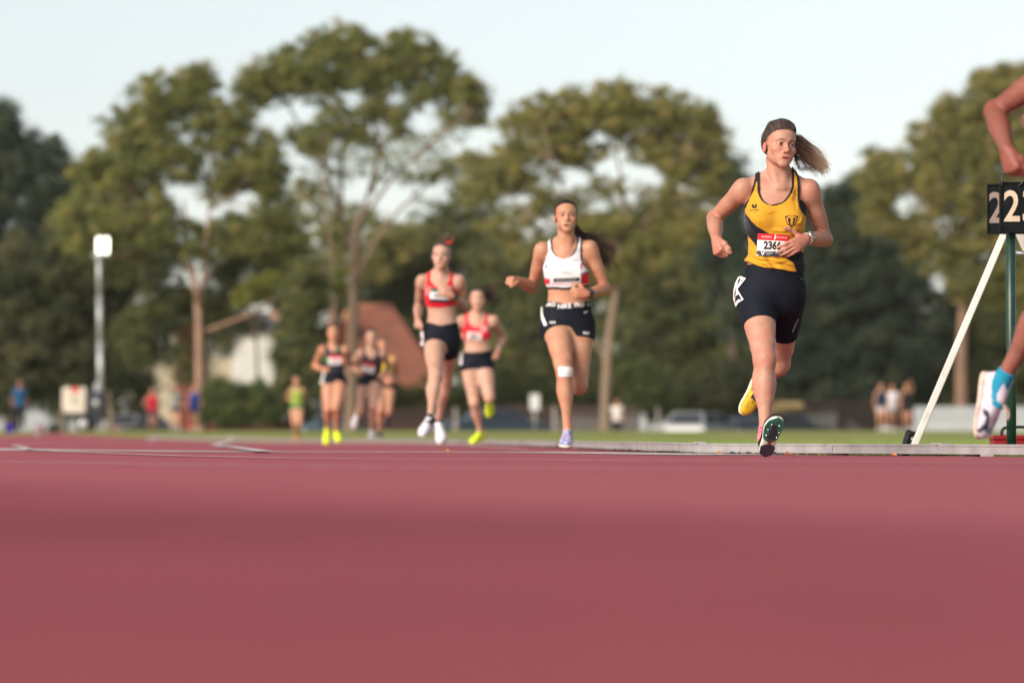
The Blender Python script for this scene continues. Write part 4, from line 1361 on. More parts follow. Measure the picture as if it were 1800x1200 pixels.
def make_runner(p, J):
    """J: dictionary of pixel positions; builds skin, hair is added by the caller"""
    g = p.g
    neck = p.P(*J['neck'])
    shA, shB = p.P(*J['shA']), p.P(*J['shB'])
    hipA, hipB = p.P(*J['hipA']), p.P(*J['hipB'])
    LU, LF = J.get('LU', .285)*J.get('hs', 1), J.get('LF', .245)*J.get('hs', 1)
    LT, LS = J.get('LT', .415)*J.get('hs', 1), J.get('LS', .405)*J.get('hs', 1)
    pts = {}
    for s, sh in (('A', shA), ('B', shB)):
        e = J['el' + s]; el = p.reach(sh, e[0], e[1], e[3] if len(e) > 3 else LU, e[2])
        w = J['wr' + s]; wr = p.reach(el, w[0], w[1], w[3] if len(w) > 3 else LF, w[2])
        pts['sh'+s], pts['el'+s], pts['wr'+s] = sh, el, wr
    for s, hp in (('A', hipA), ('B', hipB)):
        k = J['kn' + s]; kn = p.reach(hp, k[0], k[1], k[3] if len(k) > 3 else LT, k[2])
        a = J['an' + s]; an = p.reach(kn, a[0], a[1], a[3] if len(a) > 3 else LS, a[2])
        pts['hip'+s], pts['kn'+s], pts['an'+s] = hp, kn, an
    st = []
    for py, xl, xr, b, dy in J['torso']:
        L_, R_ = p.P(xl, py, dy), p.P(xr, py, dy)
        st.append((L_[2], (L_[0]+R_[0])/2, L_[1], (R_[0]-L_[0])/2, b))
    st.sort()
    allp = np.array(list(pts.values()) + [neck])
    lo = np.minimum(allp.min(0) - .16, [9, 9, -.0]); hi = allp.max(0) + .18
    lo[2] = min(allp[:, 2].min() - .10, .3) if J.get('cutlow') else allp[:, 2].min() - .12
    hd = J['head']
    O = p.P(*hd['at']); hR = rot(hd.get('pitch', 0), 0, 0); hR = rot(0, 0, hd.get('yaw', 0)) @ rot(0, hd.get('roll', 0), 0) @ hR
    sc = hd.get('sc', 1.0)
    hi = np.maximum(hi, O + .15); lo = np.minimum(lo, O - .15)
    fine = [(O - .105*sc, O + .13*sc, p.h * J.get('hf', .55))] if J.get('hf') else []
    for w in J.get('finehands', ()):
        fine.append((pts['wr'+w] - .09, pts['wr'+w] + .09, p.h * .7))
    T = Fld(lo, hi, p.h, fine)
    torso_field(p, T, st, shA, shB, neck, hipA, hipB, pts['knA'], pts['knB'], thigh=J.get('thigh', (.078, .086, .080, .062, .050)))
    for bx, by, bd in J.get('bust', ()):
        c = p.P(bx, by, bd); T.ell(c, np.array([.062, .050, .058]) * J.get('bs', 1.0), None, .045)
    if J.get('clav'):
        for sg, sh in ((-1, shA), (1, shB)):
            T.limb(neck + np.array([sg*.016, -.046, -.056]), sh + (neck - sh)*.30 + np.array([0, -.026, .004]), np.array([.0085, .007, .006]), .03)
    B = T.copy()
    nk = O + hR @ np.array([0, .028, -.075]) * sc
    B.limb(neck + np.array([0, .01, -.04]), nk, np.array([.060, .053, .050, .050]) * g * J.get('neckr', 1), .03)
    for s in ('A', 'B'):
        arm(p, B, pts['sh'+s], pts['el'+s], pts['wr'+s], g * J.get('armg', 1))
        toe = np.array(J['toe' + s])
        leg(p, B, pts['hip'+s], pts['kn'+s], pts['an'+s], toe, g, J.get('calf', 1))
        if 'hand'+s in J:
            H = J['hand'+s]
            hand(B, pts['wr'+s], np.array(H['D'], float), np.array(H['N'], float), np.array(H['S'], float), H.get('curls', (70, 95, 60)), H.get('spread', 0), H.get('thumb'), J.get('hs', 1) * .97)
    if J.get('clav'):
        for sg, sh in ((-1, shA), (1, shB)):
            B.limb(neck + np.array([sg*.012, -.046, -.052]), nk + hR @ np.array([sg*.04, .01, .01]), np.array([.008, .010, .011]), .03)   # neck tendons
    Tf = head(B, O, hR, sc, hd.get('mouth', .5), not p.far)
    V, Q = B.mesh()
    V = relax(V, Q, 1, .35)
    C = np.repeat(p.skin[None], len(V), 0).astype(float)
    if not p.far or True:
        face_colours(V, C, O, hR, sc, p.skin, J.get('lip', p.skin * np.array([.92, .52, .50])), J.get('brow', (.06, .035, .022)), hd.get('mouth', .5))
        for s in ('A', 'B'):                                    # redder knees, elbows and knuckles
            for q, rad, amt in ((pts['kn'+s] + np.array([0, -.03, -.01]), .05, .35), (pts['el'+s], .05, .25), (pts['wr'+s] + unit(pts['wr'+s]-pts['el'+s])*.07, .06, .38)):
                m = amt * np.exp(-((V - q)**2).sum(1) / rad**2)
                C = C*(1 - m[:, None]) + (p.skin * np.array([1.0, .62, .58]))*m[:, None]
        rr = .95 + .05*np.sin(V[:, 0]*37 + 2*np.sin(V[:, 2]*23)) * np.sin(V[:, 2]*31) + .03*np.sin(V[:, 0]*91 + 3*np.sin(V[:, 2]*57)) * np.sin(V[:, 2]*83 + 2*np.sin(V[:, 1]*70))
        red = .07 * np.sin(V[:, 0]*23 + 1 + 2*np.sin(V[:, 2]*17)) * np.sin(V[:, 2]*19 + V[:, 1]*27)
        C = C * rr[:, None] * np.stack([1 + .25*red, 1 - red, 1 - 1.2*red], 1)
        for s, tn in (('A', .16), ('B', .16)):                      # sun-browned arms
            for a_, b_ in ((pts['sh'+s], pts['el'+s]), (pts['el'+s], pts['wr'+s])):
                m = tn * np.exp(-(seg_axis_d(V[:, 0], V[:, 1], V[:, 2], a_, b_) / .07)**2)
                C = C * (1 - m[:, None] * np.array([.6, 1.0, 1.2]))
        qh = (V - O) @ hR / sc                                      # downy hair along the hairline
        HLx = np.array(sorted(J['hl'])) if 'hl' in J else None
        if HLx is not None:
            edge = np.interp(qh[:, 2], HLx[:, 0], HLx[:, 1]) - qh[:, 1]
            m = .75 * np.clip(1 - edge / .013, 0, 1) * (qh[:, 2] > -.03) * (edge > -.05) * (np.abs(V - O).max(1) < .16)
            m = m * (.6 + .4*np.sin(np.arctan2(qh[:, 0], qh[:, 2])*40))
            C = C*(1 - m[:, None]) + np.array([.06, .04, .032])*m[:, None]
    V = V.astype(np.float32)
    body = mesh('person', V, Q, m_skin_far if p.far else m_skin, None, True, C)
    body.location = p.o
    tag(body, p.label, p.cat, p.group)
    if not p.far:
        for s in (-1, 1): eye(body, O, hR, sc, s, hd.get('iris', (.05, .03, .018)), hd.get('look', (0, 0)))
    p.T, p.B, p.body, p.pts, p.O, p.hR, p.sc, p.neck, p.V, p.Q = T, B, body, pts, O, hR, sc, neck, V, Q
    return p


def grid(fl): return fl.ax[0][:, None, None], fl.ax[1][None, :, None], fl.ax[2][None, None, :]


def top_region(p, X, Y, Z, outer, inner, scoop_f, scoop_b, ymid):
    """outer/inner: (z, xL, xR) tables for the armhole and strap edges; scoop: z of the neckline bottom front/back. Returns (arm, neck) distances, >0 outside"""
    o = np.array(sorted(outer)); i = np.array(sorted(inner))
    xl, xr = np.interp(Z, o[:, 0], o[:, 1]), np.interp(Z, o[:, 0], o[:, 2])
    armd = np.maximum(xl - X, X - xr) * .92
    il, ir = np.interp(Z, i[:, 0], i[:, 1]), np.interp(Z, i[:, 0], i[:, 2])
    c, w = (il + ir)/2, (ir - il)/2
    nf = (w - np.abs(X - c)) * .92                              # positive inside the neck opening
    lift = np.where(Y > ymid, scoop_b - scoop_f, 0.)
    Zb = Z - lift
    il, ir = np.interp(Zb, i[:, 0], i[:, 1]), np.interp(Zb, i[:, 0], i[:, 2])
    c, w = (il + ir)/2, (ir - il)/2
    nb = (w - np.abs(X - c)) * .92
    return armd, np.where(Y > ymid, nb, nf)


p1 = Person('woman runner in yellow and black singlet, black shorts and green soled spikes', 'women running the race', 19.38, 1352, h=.0046, skin=SK_A)
J1 = dict(
    neck=(1371, 312, -.01), shA=(1306, 334, .01), shB=(1423, 336, .01), hipA=(1329, 520, -.01), hipB=(1384, 520, .02),
    elA=(1256, 384, 1), wrA=(1259, 419, -1), elB=(1450, 420, 1), wrB=(1416, 420, -1),
    knA=(1344, 632, -1), anA=(1345, 771, -1), knB=(1369, 637, 1), anB=(1338, 672, 1),
    toeA=(.2, -.62, .75), toeB=(-.38, -.25, -.87), LU=.275, LF=.245, LT=.40, LS=.40,
    torso=[(323, 1332, 1402, .052, .012), (336, 1321, 1412, .074, .008), (352, 1313, 1416, .092, .004), (370, 1311, 1416, .102, 0), (395, 1314, 1414, .102, 0), (420, 1318, 1410, .094, 0), (440, 1320, 1407, .090, 0),
           (462, 1315, 1410, .094, 0), (485, 1308, 1413, .105, .01), (510, 1303, 1412, .112, .015), (532, 1302, 1406, .108, .02), (552, 1306, 1400, .085, .02)],
    bust=[(1338, 384, -.075), (1390, 386, -.075)], bs=.92, thigh=(.082, .086, .079, .064, .053), calf=1.16,
    handA=dict(D=(.10, -.52, -.85), N=(.85, .45, -.10), S=(.30, -.68, .62), curls=(72, 98, 60), thumb=((.8, .55, .35), (.9, .05, .55), (.75, -.35, .6))),
    handB=dict(D=(-.70, -.50, -.44), N=(-.45, .85, -.10), S=(-.35, .02, .93), curls=((16, 24, 14), (18, 28, 16), (20, 30, 18), (24, 32, 20)), spread=.05,
               thumb=((.35, .95, .15), (.62, .80, .05), (.85, .62, .0))),
    head=dict(at=(1370.5, 256.5, -.035), yaw=math.radians(19), roll=math.radians(5), pitch=math.radians(-2), sc=1.015, mouth=.08, look=(.10, .0)),
    hf=.55, finehands=('A', 'B'), clav=True, neckr=.84)
HL = [(.13, -.2), (.085, -.105), (.078, -.097), (.071, -.086), (.062, -.070), (.052, -.046), (.040, -.029), (.025, -.010), (.012, .006), (.0, .024), (-.02, .040), (-.045, .050), (-.09, .058)]
J1['hl'] = HL
make_runner(p1, J1)
b1 = p1.body
X, Y, Z = grid(p1.T)
zz = lambda py: p1.P(1370, py)[2]
xx_ = lambda px: p1.P(px, 400)[0]
SURF1 = {}
outer = [(zz(290), xx_(1330), xx_(1396)), (zz(312), xx_(1327.5), xx_(1403.5)), (zz(335), xx_(1321), xx_(1404)), (zz(352), xx_(1313), xx_(1404)), (zz(366), xx_(1307), xx_(1406)), (zz(376), xx_(1300), xx_(1411)), (zz(384), xx_(1280), xx_(1424)), (zz(392), xx_(1240), xx_(1470))]
inner = [(zz(285), xx_(1337), xx_(1393)), (zz(312), xx_(1333.5), xx_(1391.5)), (zz(330), xx_(1333.5), xx_(1390.5)), (zz(340), xx_(1334), xx_(1387)), (zz(348), xx_(1336.5), xx_(1382)), (zz(355), xx_(1340.5), xx_(1376)), (zz(360), xx_(1346), xx_(1369)), (zz(362.5), xx_(1350.5), xx_(1363)), (zz(364), xx_(1357), xx_(1357.5)), (zz(370), xx_(1390), xx_(1325))]
armd, neckd = top_region(p1, X, Y, Z, outer, inner, zz(363), zz(338), .0)
wr = .0052*np.sin(Z*62 + 14*X + 5*np.sin(X*14)) * np.sin(X*24 + Z*13 + 1.0) * np.clip((zz(395) - Z) / .08, 0, 1)
wr = wr + .0040*np.sin((X*.7 + Z)*95 + 3*np.sin(X*20)) * np.clip((zz(420) - Z) / .06, 0, 1)
flare = .012*np.clip((zz(400) - Z) / (zz(400) - zz(475)), 0, 1)
hem = np.interp(X, [xx_(1300), xx_(1312), xx_(1330), xx_(1360), xx_(1390), xx_(1416)], [zz(457), zz(461), zz(468), zz(475), zz(478), zz(478)]) + .003*np.sin(X*40)
reg = smax(np.maximum(armd, neckd), hem - Z, .004)
YEL, BLK = np.array([.60, .30, .022]), np.array([.011, .011, .018])


def singlet_cols(V):
    x, z = V[:, 0], V[:, 2]
    def fx(px): return xx_(px)
    # diagonal black sash: upper and lower edges as curves z(x)
    ux = np.array([fx(1303), fx(1311), fx(1318), fx(1328), fx(1345), fx(1375), fx(1400), fx(1416), fx(1425)])
    uz = np.array([zz(360), zz(378), zz(390), zz(400), zz(410), zz(424), zz(440), zz(446), zz(450)])
    lx = np.array([fx(1300), fx(1311), fx(1318), fx(1328), fx(1345), fx(1375), fx(1392), fx(1399), fx(1425)])
    lz = np.array([zz(400), zz(411), zz(420), zz(434), zz(444), zz(452), zz(464), zz(480), zz(520)])
    a = np.clip((np.interp(x, ux, uz) - z) / .004 + .5, 0, 1) * np.clip((z - np.interp(x, lx, lz)) / .004 + .5, 0, 1)
    side = np.clip((x - fx(1411.5) + np.clip((zz(400) - z)*.0, 0, 1)) / .004 + .5, 0, 1) * (z < zz(442))
    a = np.maximum(a, side)
    back = (V[:, 1] > .03) * 0.
    return YEL*(1 - a[:, None]) + BLK*a[:, None]


sg1, sV, sQ = garment(p1, 'singlet', p1.T, .0065 + wr + flare, reg, m_cloth, b1, singlet_cols)


def fold(V, lines):
    """creases pressed into the cloth: (px0, py0, px1, py1, half width px, height m)"""
    V = V.copy(); d = np.zeros(len(V))
    for x0, y0, x1, y1, w, h in lines:
        a = np.array([xx_(x0), zz(y0)]); b = np.array([xx_(x1), zz(y1)]); ab = b - a; w = w * .0028
        q = V[:, [0, 2]] - a
        t = (q @ ab) / (ab @ ab); dist = (q[:, 0]*ab[1] - q[:, 1]*ab[0]) / np.linalg.norm(ab) + .006*np.sin(t*5 + x0)
        e = np.clip(t*(1 - t)*4.5, 0, 1) * (t > 0) * (t < 1)
        d += h * e * (np.exp(-(dist/w)**2) - .6*np.exp(-((dist - 1.9*w)/w)**2))
    m = V[:, 1] < .04
    V[m, 1] -= d[m]
    return V


sV = fold(sV, [(1318, 452, 1400, 470, 2.4, .007), (1320, 462, 1375, 474, 2.2, .006), (1310, 440, 1345, 462, 2.4, .006), (1345, 455, 1405, 446, 2.6, .006), (1385, 460, 1410, 430, 2.4, .006), (1312, 398, 1352, 424, 3, .005),
               (1372, 398, 1408, 408, 2.6, .006), (1352, 410, 1385, 404, 3, .005), (1398, 396, 1411, 384, 2.2, .006), (1316, 374, 1332, 398, 3, .004), (1390, 412, 1411, 420, 2.4, .006), (1342, 372, 1366, 376, 3, .003),
               (1334, 466, 1392, 456, 2.2, .005), (1313, 424, 1330, 440, 2.2, .005), (1400, 440, 1412, 470, 2.4, .005), (1395, 352, 1404, 374, 2.4, .003)])
sg1.data.vertices.foreach_set('co', sV.astype(np.float32).ravel()); sg1.data.update()
S1 = Surf(sV, sQ)
nk = np.maximum(armd, neckd)
garment(p1, 'singlet_trim', p1.T, .0085 + 0*X, np.maximum(np.maximum(nk - .0012, -(nk + .0095)), (zz(389) - Z)), m_trim, b1)
# dark sports bra showing in the armhole
garment(p1, 'sports_bra', p1.T, .0030 + 0*X, np.maximum(np.maximum(np.maximum(xx_(1308) - X, X - xx_(1424)), zz(405) - Z), Z - np.interp(X, [xx_(1300), xx_(1312), xx_(1330), xx_(1395), xx_(1408), xx_(1424)], [zz(372), zz(368), zz(368), zz(352), zz(352), zz(366)])), m_trim, b1)
# shorts
reg = np.maximum(thigh_cut(X, Y, Z, p1.pts['hipA'], p1.pts['knA'], .46, p1.pts['hipB'], p1.pts['knB'], .60), Z - zz(465))
o, V_, Q_ = garment(p1, 'shorts', p1.T, .0042 + .0010*np.sin(Z*60 + X*30)*np.sin(X*40), reg, m_navy, b1)
SH1 = Surf(V_, Q_)
SH1s = Surf(V_, Q_, (.86, .50, 0))
sho = o



def sock(p, s, t0, t1, m, th=.004, colf=None):
    kn, an = p.pts['kn'+s], p.pts['an'+s]; ax = unit(an - kn); L = np.linalg.norm(an - kn)
    q = Fld(an - .13, an + .14, .005)
    q.limb(kn, an, np.array([.052, .050, .050, .045, .037, .031, .030, .032]) * p.g + th, 0)
    q.limb(an, an + unit(J1['toeA'] if False else np.array(p.J['toe'+s]))*.08 + ax*.02, np.array([.034, .032]), .02)
    X, Y, Z = grid(q)
    w = (X-kn[0])*ax[0] + (Y-kn[1])*ax[1] + (Z-kn[2])*ax[2]
    F = np.maximum(q.F, np.maximum(t0*L - w, w - t1*L - .04))
    q.F = F.astype(np.float32)
    V, Q = q.mesh()
    c = None
    if colf is not None: c = colf(((V - kn) @ ax) / L)
    return mesh('sock', relax(V, Q, 1), Q, m, p.body, True, c)


p1.J = J1
PK, PK2 = np.array([.80, .22, .27]), np.array([.62, .07, .13])
sock(p1, 'A', .84, 1.08, m_cloth, colf=lambda t: np.where((((t > .865) & (t < .885)) | ((t > .915) & (t < .93)))[:, None], PK2, PK))
sock(p1, 'B', .90, 1.08, m_cloth, colf=lambda t: np.repeat(np.array([[.02, .02, .025]]), len(t), 0))
m_shoe_y = mat('yellow_shoe', (.66, .50, .02), .55, .3, noise=(60, (.48, .38, .02), 3, .45, .7))
m_shoe_k = mat('black_knit', (.014, .014, .018), .75, .2)
m_foam = mat('pale_foam', (.70, .66, .52), .7, .25)
m_green = mat('green_sole', (.035, .19, .135), .5, .35, noise=(40, (.02, .11, .08), 3, .45, .65))
m_tread = mat('dark_tread', (.045, .04, .055), .55, .3)
m_pin = mat('steel_pin', (.8, .8, .8), .25, .5, 1.0)
m_copper = mat('copper_plate', (.22, .07, .05), .4, .4)
# heel of the front shoe touches the ground
shA, TA, RA, OA = put_shoe(b1, p1.pts['anA'], np.array([.20, -.62, .75]), np.array([-.10, .75, .66]), 1, m_shoe_k, m_foam, m_shoe_k, .97, .0045, .078, label='landing shoe with green spiked sole')
bh = TA(np.array([[0, .0, 0]]))[0]
# forefoot plate with a dark tread and steel pins, black heel
def sole_patch(y0, y1, grow, z0, z1, n=16):
    ys = np.array([.0, .02, .06, .11, .16, .195, .225, .25, .262]); hw = np.array([.018, .030, .034, .033, .041, .045, .040, .026, .010]); cx = np.array([.0, .0, .0, .002, .004, .003, .0, -.004, -.006])
    yy = np.linspace(y0, y1, n); w = np.interp(yy, ys, hw) + grow; c = np.interp(yy, ys, cx)
    e0 = np.sqrt(np.clip((yy - y0) / .02, 0, 1)); e1 = np.sqrt(np.clip((y1 - yy) / .02, .02, 1)); w = w * np.maximum(e0, .25) * np.maximum(e1, .12)
    out = [(c[i] - w[i], yy[i]) for i in range(n)] + [(c[i] + w[i], yy[i]) for i in range(n)][::-1]
    V = [(x, y, z0) for x, y in out] + [(x, y, z1) for x, y in out]
    m = len(out)
    F = [tuple(range(m))] + [tuple(range(2*m - 1, m - 1, -1))] + [(i, i + m, (i+1) % m + m, (i+1) % m) for i in range(m)]
    return np.array(V), F
V, F = sole_patch(.098, .262, .003, -.003, .006)
mesh('sole_plate', TA(V), F, m_green, shA)
V, F = sole_patch(-.002, .085, .004, -.004, .012)
mesh('heel_pad', TA(V), F, m_tread, shA)
V, F = sole_patch(.08, .125, -.022, -.003, .004, 6)
mesh('shank_plate', TA(V), F, m_copper, shA)
mb = MB()
for i in range(-3, 4):
    for j in range(9):
        x = i*.0098 + (j % 2)*.0049; y = .128 + j*.0105
        if abs(x - .003) > .026 - .0016*j or y > .225: continue
        V, F = [], []
        for z in (-.0065, -.0028):
            for k in range(6): V.append((x + .0044*math.cos(k*math.pi/3), y + .0048*math.sin(k*math.pi/3), z))
        F = [tuple(range(6))] + [tuple(range(11, 5, -1))] + [(k, k + 6, (k+1) % 6 + 6, (k+1) % 6) for k in range(6)]
        mb.add(TA(np.array(V)), F)
mb.build('sole_tread', m_tread, shA, kind='stuff')
for x, y in ((-.021, .215), (.020, .218), (-.030, .170), (.030, .182), (-.026, .135), (.030, .145)):
    mb = MB(); V, F = [], []
    for z, r in ((-.0030, .0042), (-.0055, .0042), (-.0125, .0012)):
        for k in range(8): V.append((x + r*math.cos(k*math.pi/4), y + r*math.sin(k*math.pi/4), z))
    F = [(i*8 + k, i*8 + (k+1) % 8, (i+1)*8 + (k+1) % 8, (i+1)*8 + k) for i in range(2) for k in range(8)] + [tuple(range(16, 24))]
    mesh('spike_pin', TA(np.array(V)), F, m_pin, shA, True)
# black knit bow of laces standing up behind the toe
P = TA(np.array([[0, .10, .095]]))[0]
mb = MB()
for k in range(7):
    a = k*.35
    e = P + np.array([.035 + .012*math.sin(a*3), .0, .030 + .018*math.cos(a*2)])
    mb.tube([P, (P + e)/2 + np.array([0, 0, .014 + .004*k]), e, P + np.array([.02, 0, .004*k - .01])], .0028, 5)
mb.build('lace_bow', m_shoe_k, shA, True)
m_yk = mat('yellow_black_knit', rough=.55, spec=.3, vcol=True, noise=(60, .75, 3, .45, .7))


def yk_cols(V):
    C = np.repeat(np.array([[.60, .37, .02]]), len(V), 0)
    C[(np.abs(V[:, 0]) < .024) & (V[:, 1] > .045) & (V[:, 1] < .165) & (V[:, 2] > .05)] = (.012, .012, .015)
    return C


# yellow rear shoe, toe down, instep towards the camera
shB, TB, RB, OB = put_shoe(b1, p1.pts['anB'], np.array([-.38, -.25, -.87]), np.array([.42, -.85, .10]), -1, m_yk, m_foam, m_shoe_k, .90, .0045, .072, cols=yk_cols, label='raised yellow shoe with black laces')
mb = MB()
for sg in (-1,):
    mb.tube(TB(np.array([(.036, .13, .055), (.042, .16, .040), (.040, .185, .030), (.030, .165, .058), (.024, .150, .068), (.034, .185, .048), (.040, .20, .030)])), .0018, 5)
mb.build('shoe_stripe', m_shoe_k, shB, True)
V, F = sole_patch(.0, .0, 0, 0, 0) if False else ([], [])

# hair: swept back with volume on top, long streaked ponytail blown to the right
hc1 = hair_cap(p1, b1, p1.O, p1.hR, p1.sc, (.034, .025, .022), .0030, HL, bump=.001, strand=.0006, noise_seed=3)
E = lambda px, py, dy: p1.P(px, py, dy)
swept_hair(p1, hc1, p1.O, p1.hR, p1.sc, (.02, .105, .045), 2300, (.028, .019, .016), (.17, .12, .092), seed=2, line=HL, lift=.008, r=.0007)
ponytail(p1, b1, None, [
    [E(1384, 240, .06), E(1402, 240, .10), E(1424, 256, .12), E(1444, 278, .13), E(1457, 302, .12)],
    [E(1384, 244, .06), E(1402, 250, .10), E(1424, 268, .13), E(1440, 285, .13), E(1452, 303, .12)],
    [E(1384, 250, .06), E(1400, 258, .10), E(1418, 275, .12), E(1434, 290, .12), E(1447, 301, .12)],
    [E(1386, 254, .06), E(1400, 266, .09), E(1412, 280, .10), E(1424, 290, .11), E(1440, 298, .11)],
    ], 620, (.13, .088, .064), (.62, .43, .28), r=.0012, wob=.017, seed=4, M=16, rootr=.011, spread=[1, 1.1, 1.2, 1.2])
ponytail(p1, b1, None, [
    [E(1386, 262, .05), E(1395, 274, .06), E(1393, 290, .06), E(1402, 301, .06), E(1422, 298, .07)],
    [E(1386, 262, .05), E(1399, 280, .06), E(1404, 294, .06), E(1414, 300, .06), E(1434, 296, .07)],
    [E(1388, 262, .05), E(1404, 276, .08), E(1416, 290, .08), E(1424, 296, .08), E(1438, 299, .09)],
    ], 34, (.06, .04, .03), (.16, .10, .07), r=.0012, wob=.008, name='loose_hair', seed=5, M=14, rootr=.004)
ponytail(p1, b1, None, [[E(1345, 252, -.02), E(1338, 252, -.01), E(1333, 258, .0)], [E(1350, 222, -.03), E(1343, 218, -.02), E(1338, 224, -.02)]], 5, (.10, .07, .05), (.3, .2, .13), r=.0008, wob=.004, name='loose_hair', seed=6, M=8, rootr=.003)
g_ = np.random.default_rng(12)                                   # flyaways over the crown
fly = []
for i in range(90):
    a_ = g_.uniform(-1.1, 1.1); q0 = np.array([.060*math.sin(a_), g_.uniform(-.05, .06), .045 + .072*math.cos(a_)])
    dv = np.array([g_.uniform(-.2, .9), g_.uniform(.2, .9), g_.uniform(.2, .7)]) * g_.uniform(.012, .034)
    q1 = q0 + dv*.6 + np.array([0, 0, .006]); q2 = q0 + dv*1.2
    fly.append(bez([p1.O + p1.hR @ (q_*p1.sc) for q_ in (q0, q1, q2)], 8))
V, F = strands(np.array(fly), np.full(len(fly), .0007), np.full(len(fly), .0003))
mesh('loose_hair', V, F, m_hair, b1, True, np.repeat(np.array([[.09, .062, .05]]), len(V), 0))
# watch on her left wrist, ring on the finger
m_strap = mat('beige_strap', (.52, .42, .36), .6, .3)
m_case = mat('watch_case_metal', (.55, .47, .42), .3, .5, .6)
m_wface = mat('watch_glass', (.045, .065, .10), .15, .6)
watch(b1, p1.pts['elB'], p1.pts['wrB'],   .92, .0275, np.array([.42, -.75, .50]), m_strap, m_case, m_wface, .0215)

# race number
BX, BZ = xx_(1356.5), zz(433)
bib = Bib(S1, BX, BZ, .170, .112, math.radians(-3.2), .003)
V, F = rect_grid(.158, .112, 13, 9)
bo = bib.put('race_number', V, F, m_paper, b1)
bib.rect('number_header', -.079, .024, .079, .056, m_bibred, bo, .0012)
bib.rect('number_footer', -.079, -.056, .079, -.030, m_bibdark, bo, .0012)
V, F = text_mesh('2366', .054, .0026)
bib.put('number_digits', V * np.array([.80, 1.0]), F, m_ink, bo, .0016, -.004, -.0035)
bib.text('header_print', 'BLISSERS', .0135, -.036, .0405, m_pinkprint, bo, .002, .0003)
bib.text('header_print', 'REVENGE', .0135, .040, .0405, m_pinkprint, bo, .002, .0003)
run = [(-.004, -.016), (.002, -.008), (.000, .002), (.004, .010), (.004, .016), (.0075, .016), (.0085, .006), (.0075, -.003), (.0085, -.010), (.005, -.011), (.003, -.009), (-.001, -.016)]
bib.put('runner_mark', np.array(run), [tuple(range(len(run)))], m_whiteprint, bo, .0022, .002, .040)
vee = [(-.012, .010), (-.007, .010), (-.003, -.003), (.003, .008), (.009, .012), (.006, .004), (.002, -.006), (-.003, -.012)]
bib.put('footer_mark', np.array(vee), [tuple(range(len(vee)))], m_whiteprint, bo, .002, -.048, -.042)
bib.text('footer_print', 'VICTORIA', .0085, -.020, -.0385, m_whiteprint, bo, .002)
bib.text('footer_print', 'athletics', .0060, -.022, -.0465, m_whiteprint, bo, .002)
bib.text('footer_print', 'athleticsvic.org.au', .0070, .036, -.0385, m_whiteprint, bo, .002)
bib.text('footer_print', 'albert park', .0055, .040, -.0485, m_whiteprint, bo, .002)
m_pinh = mat('safety_pin', (.7, .7, .7), .3, .5, 1)
for u, v in ((-.074, .052), (.074, .052), (-.074, -.052), (.070, -.051)):
    bib.put('safety_pin', np.array([(-.004, -.0014), (.004, .0006), (.004, .002), (-.004, 0)]), [(0, 1, 2, 3)], m_pinh, bo, .003, u, v)
# prints on the singlet: round V emblem, shield and the brand letters on the strap
def blob(pts): return np.array(pts, float), [tuple(range(len(pts)))]
c = (xx_(1324), zz(364))
R_ = .0125
for a0, a1 in ((100, 255), (285, 415)):
    t = np.radians(np.linspace(a0, a1, 12)); V = np.concatenate([np.stack([R_*np.cos(t), R_*np.sin(t)], 1), np.stack([R_*.55*np.cos(t[::-1]), R_*.55*np.sin(t[::-1])], 1)])
    F = [(i, i + 1, 22 - i, 23 - i) for i in range(11)]
    decal('emblem_print', sg1, S1, V, F, *c, m_ink, .0018)
V, F = blob([(-.010, .010), (-.005, .010), (.0, -.004), (.006, .010), (.012, .018), (.009, .008), (.002, -.011), (-.002, -.011)])
decal('emblem_print', sg1, S1, V, F, *c, m_ink, .0020)
V, F = text_mesh('VICTORIA', .0095, .0003); decal('emblem_print', sg1, S1, V, F, c[0] - .001, zz(371.5), m_ink, .0018)
V, F = text_mesh('athletics', .006); decal('emblem_print', sg1, S1, V, F, c[0] - .001, zz(375.5), m_ink, .0018)
c = (xx_(1388), zz(390))
sh_out = [(-.034, .021), (-.017, .025), (0, .0265), (.017, .025), (.034, .021), (.031, .013), (-.031, .013)]
V, F = blob(sh_out); decal('shield_print', sg1, S1, V, F, *c, m_ink, .0018)
for pts in ([(-.031, .012), (-.028, .012), (-.020, -.012), (-.022, -.014), (-.027, -.004)], [(.031, .012), (.027, -.004), (.022, -.014), (.020, -.012), (.028, .012)],
            [(-.020, .012), (-.006, .012), (-.004, -.002), (-.008, -.012), (-.002, -.020), (-.012, -.017), (-.016, -.004)], [(.006, .012), (.021, .012), (.017, -.006), (.010, -.018), (.004, -.012), (.010, -.002)],
            [(-.025, -.014), (-.012, -.018), (0, -.024), (.012, -.018), (.025, -.014), (.018, -.022), (.007, -.026), (0, -.036), (-.007, -.026), (-.018, -.022)]):
    V, F = blob(pts); decal('shield_print', sg1, S1, V, F, *c, m_ink, .0018)
V, F = text_mesh('WESTERN', .0085, .0002); decal('shield_print', sg1, S1, V, F, c[0], c[1] + .0195, mat('yellow_print', (.60, .33, .03), .7, .2), .0028)
V, F = text_mesh('EVO', .022, .0001); decal('strap_print', sg1, S1, V, F, xx_(1393), zz(347), m_ink, .0018, math.radians(-106))
V, F = blob([(-.010, -.004), (.012, .0), (-.010, .004), (-.004, 0)]); decal('strap_print', sg1, S1, V, F, xx_(1395.3), zz(336.8), m_ink, .0018, math.radians(76))
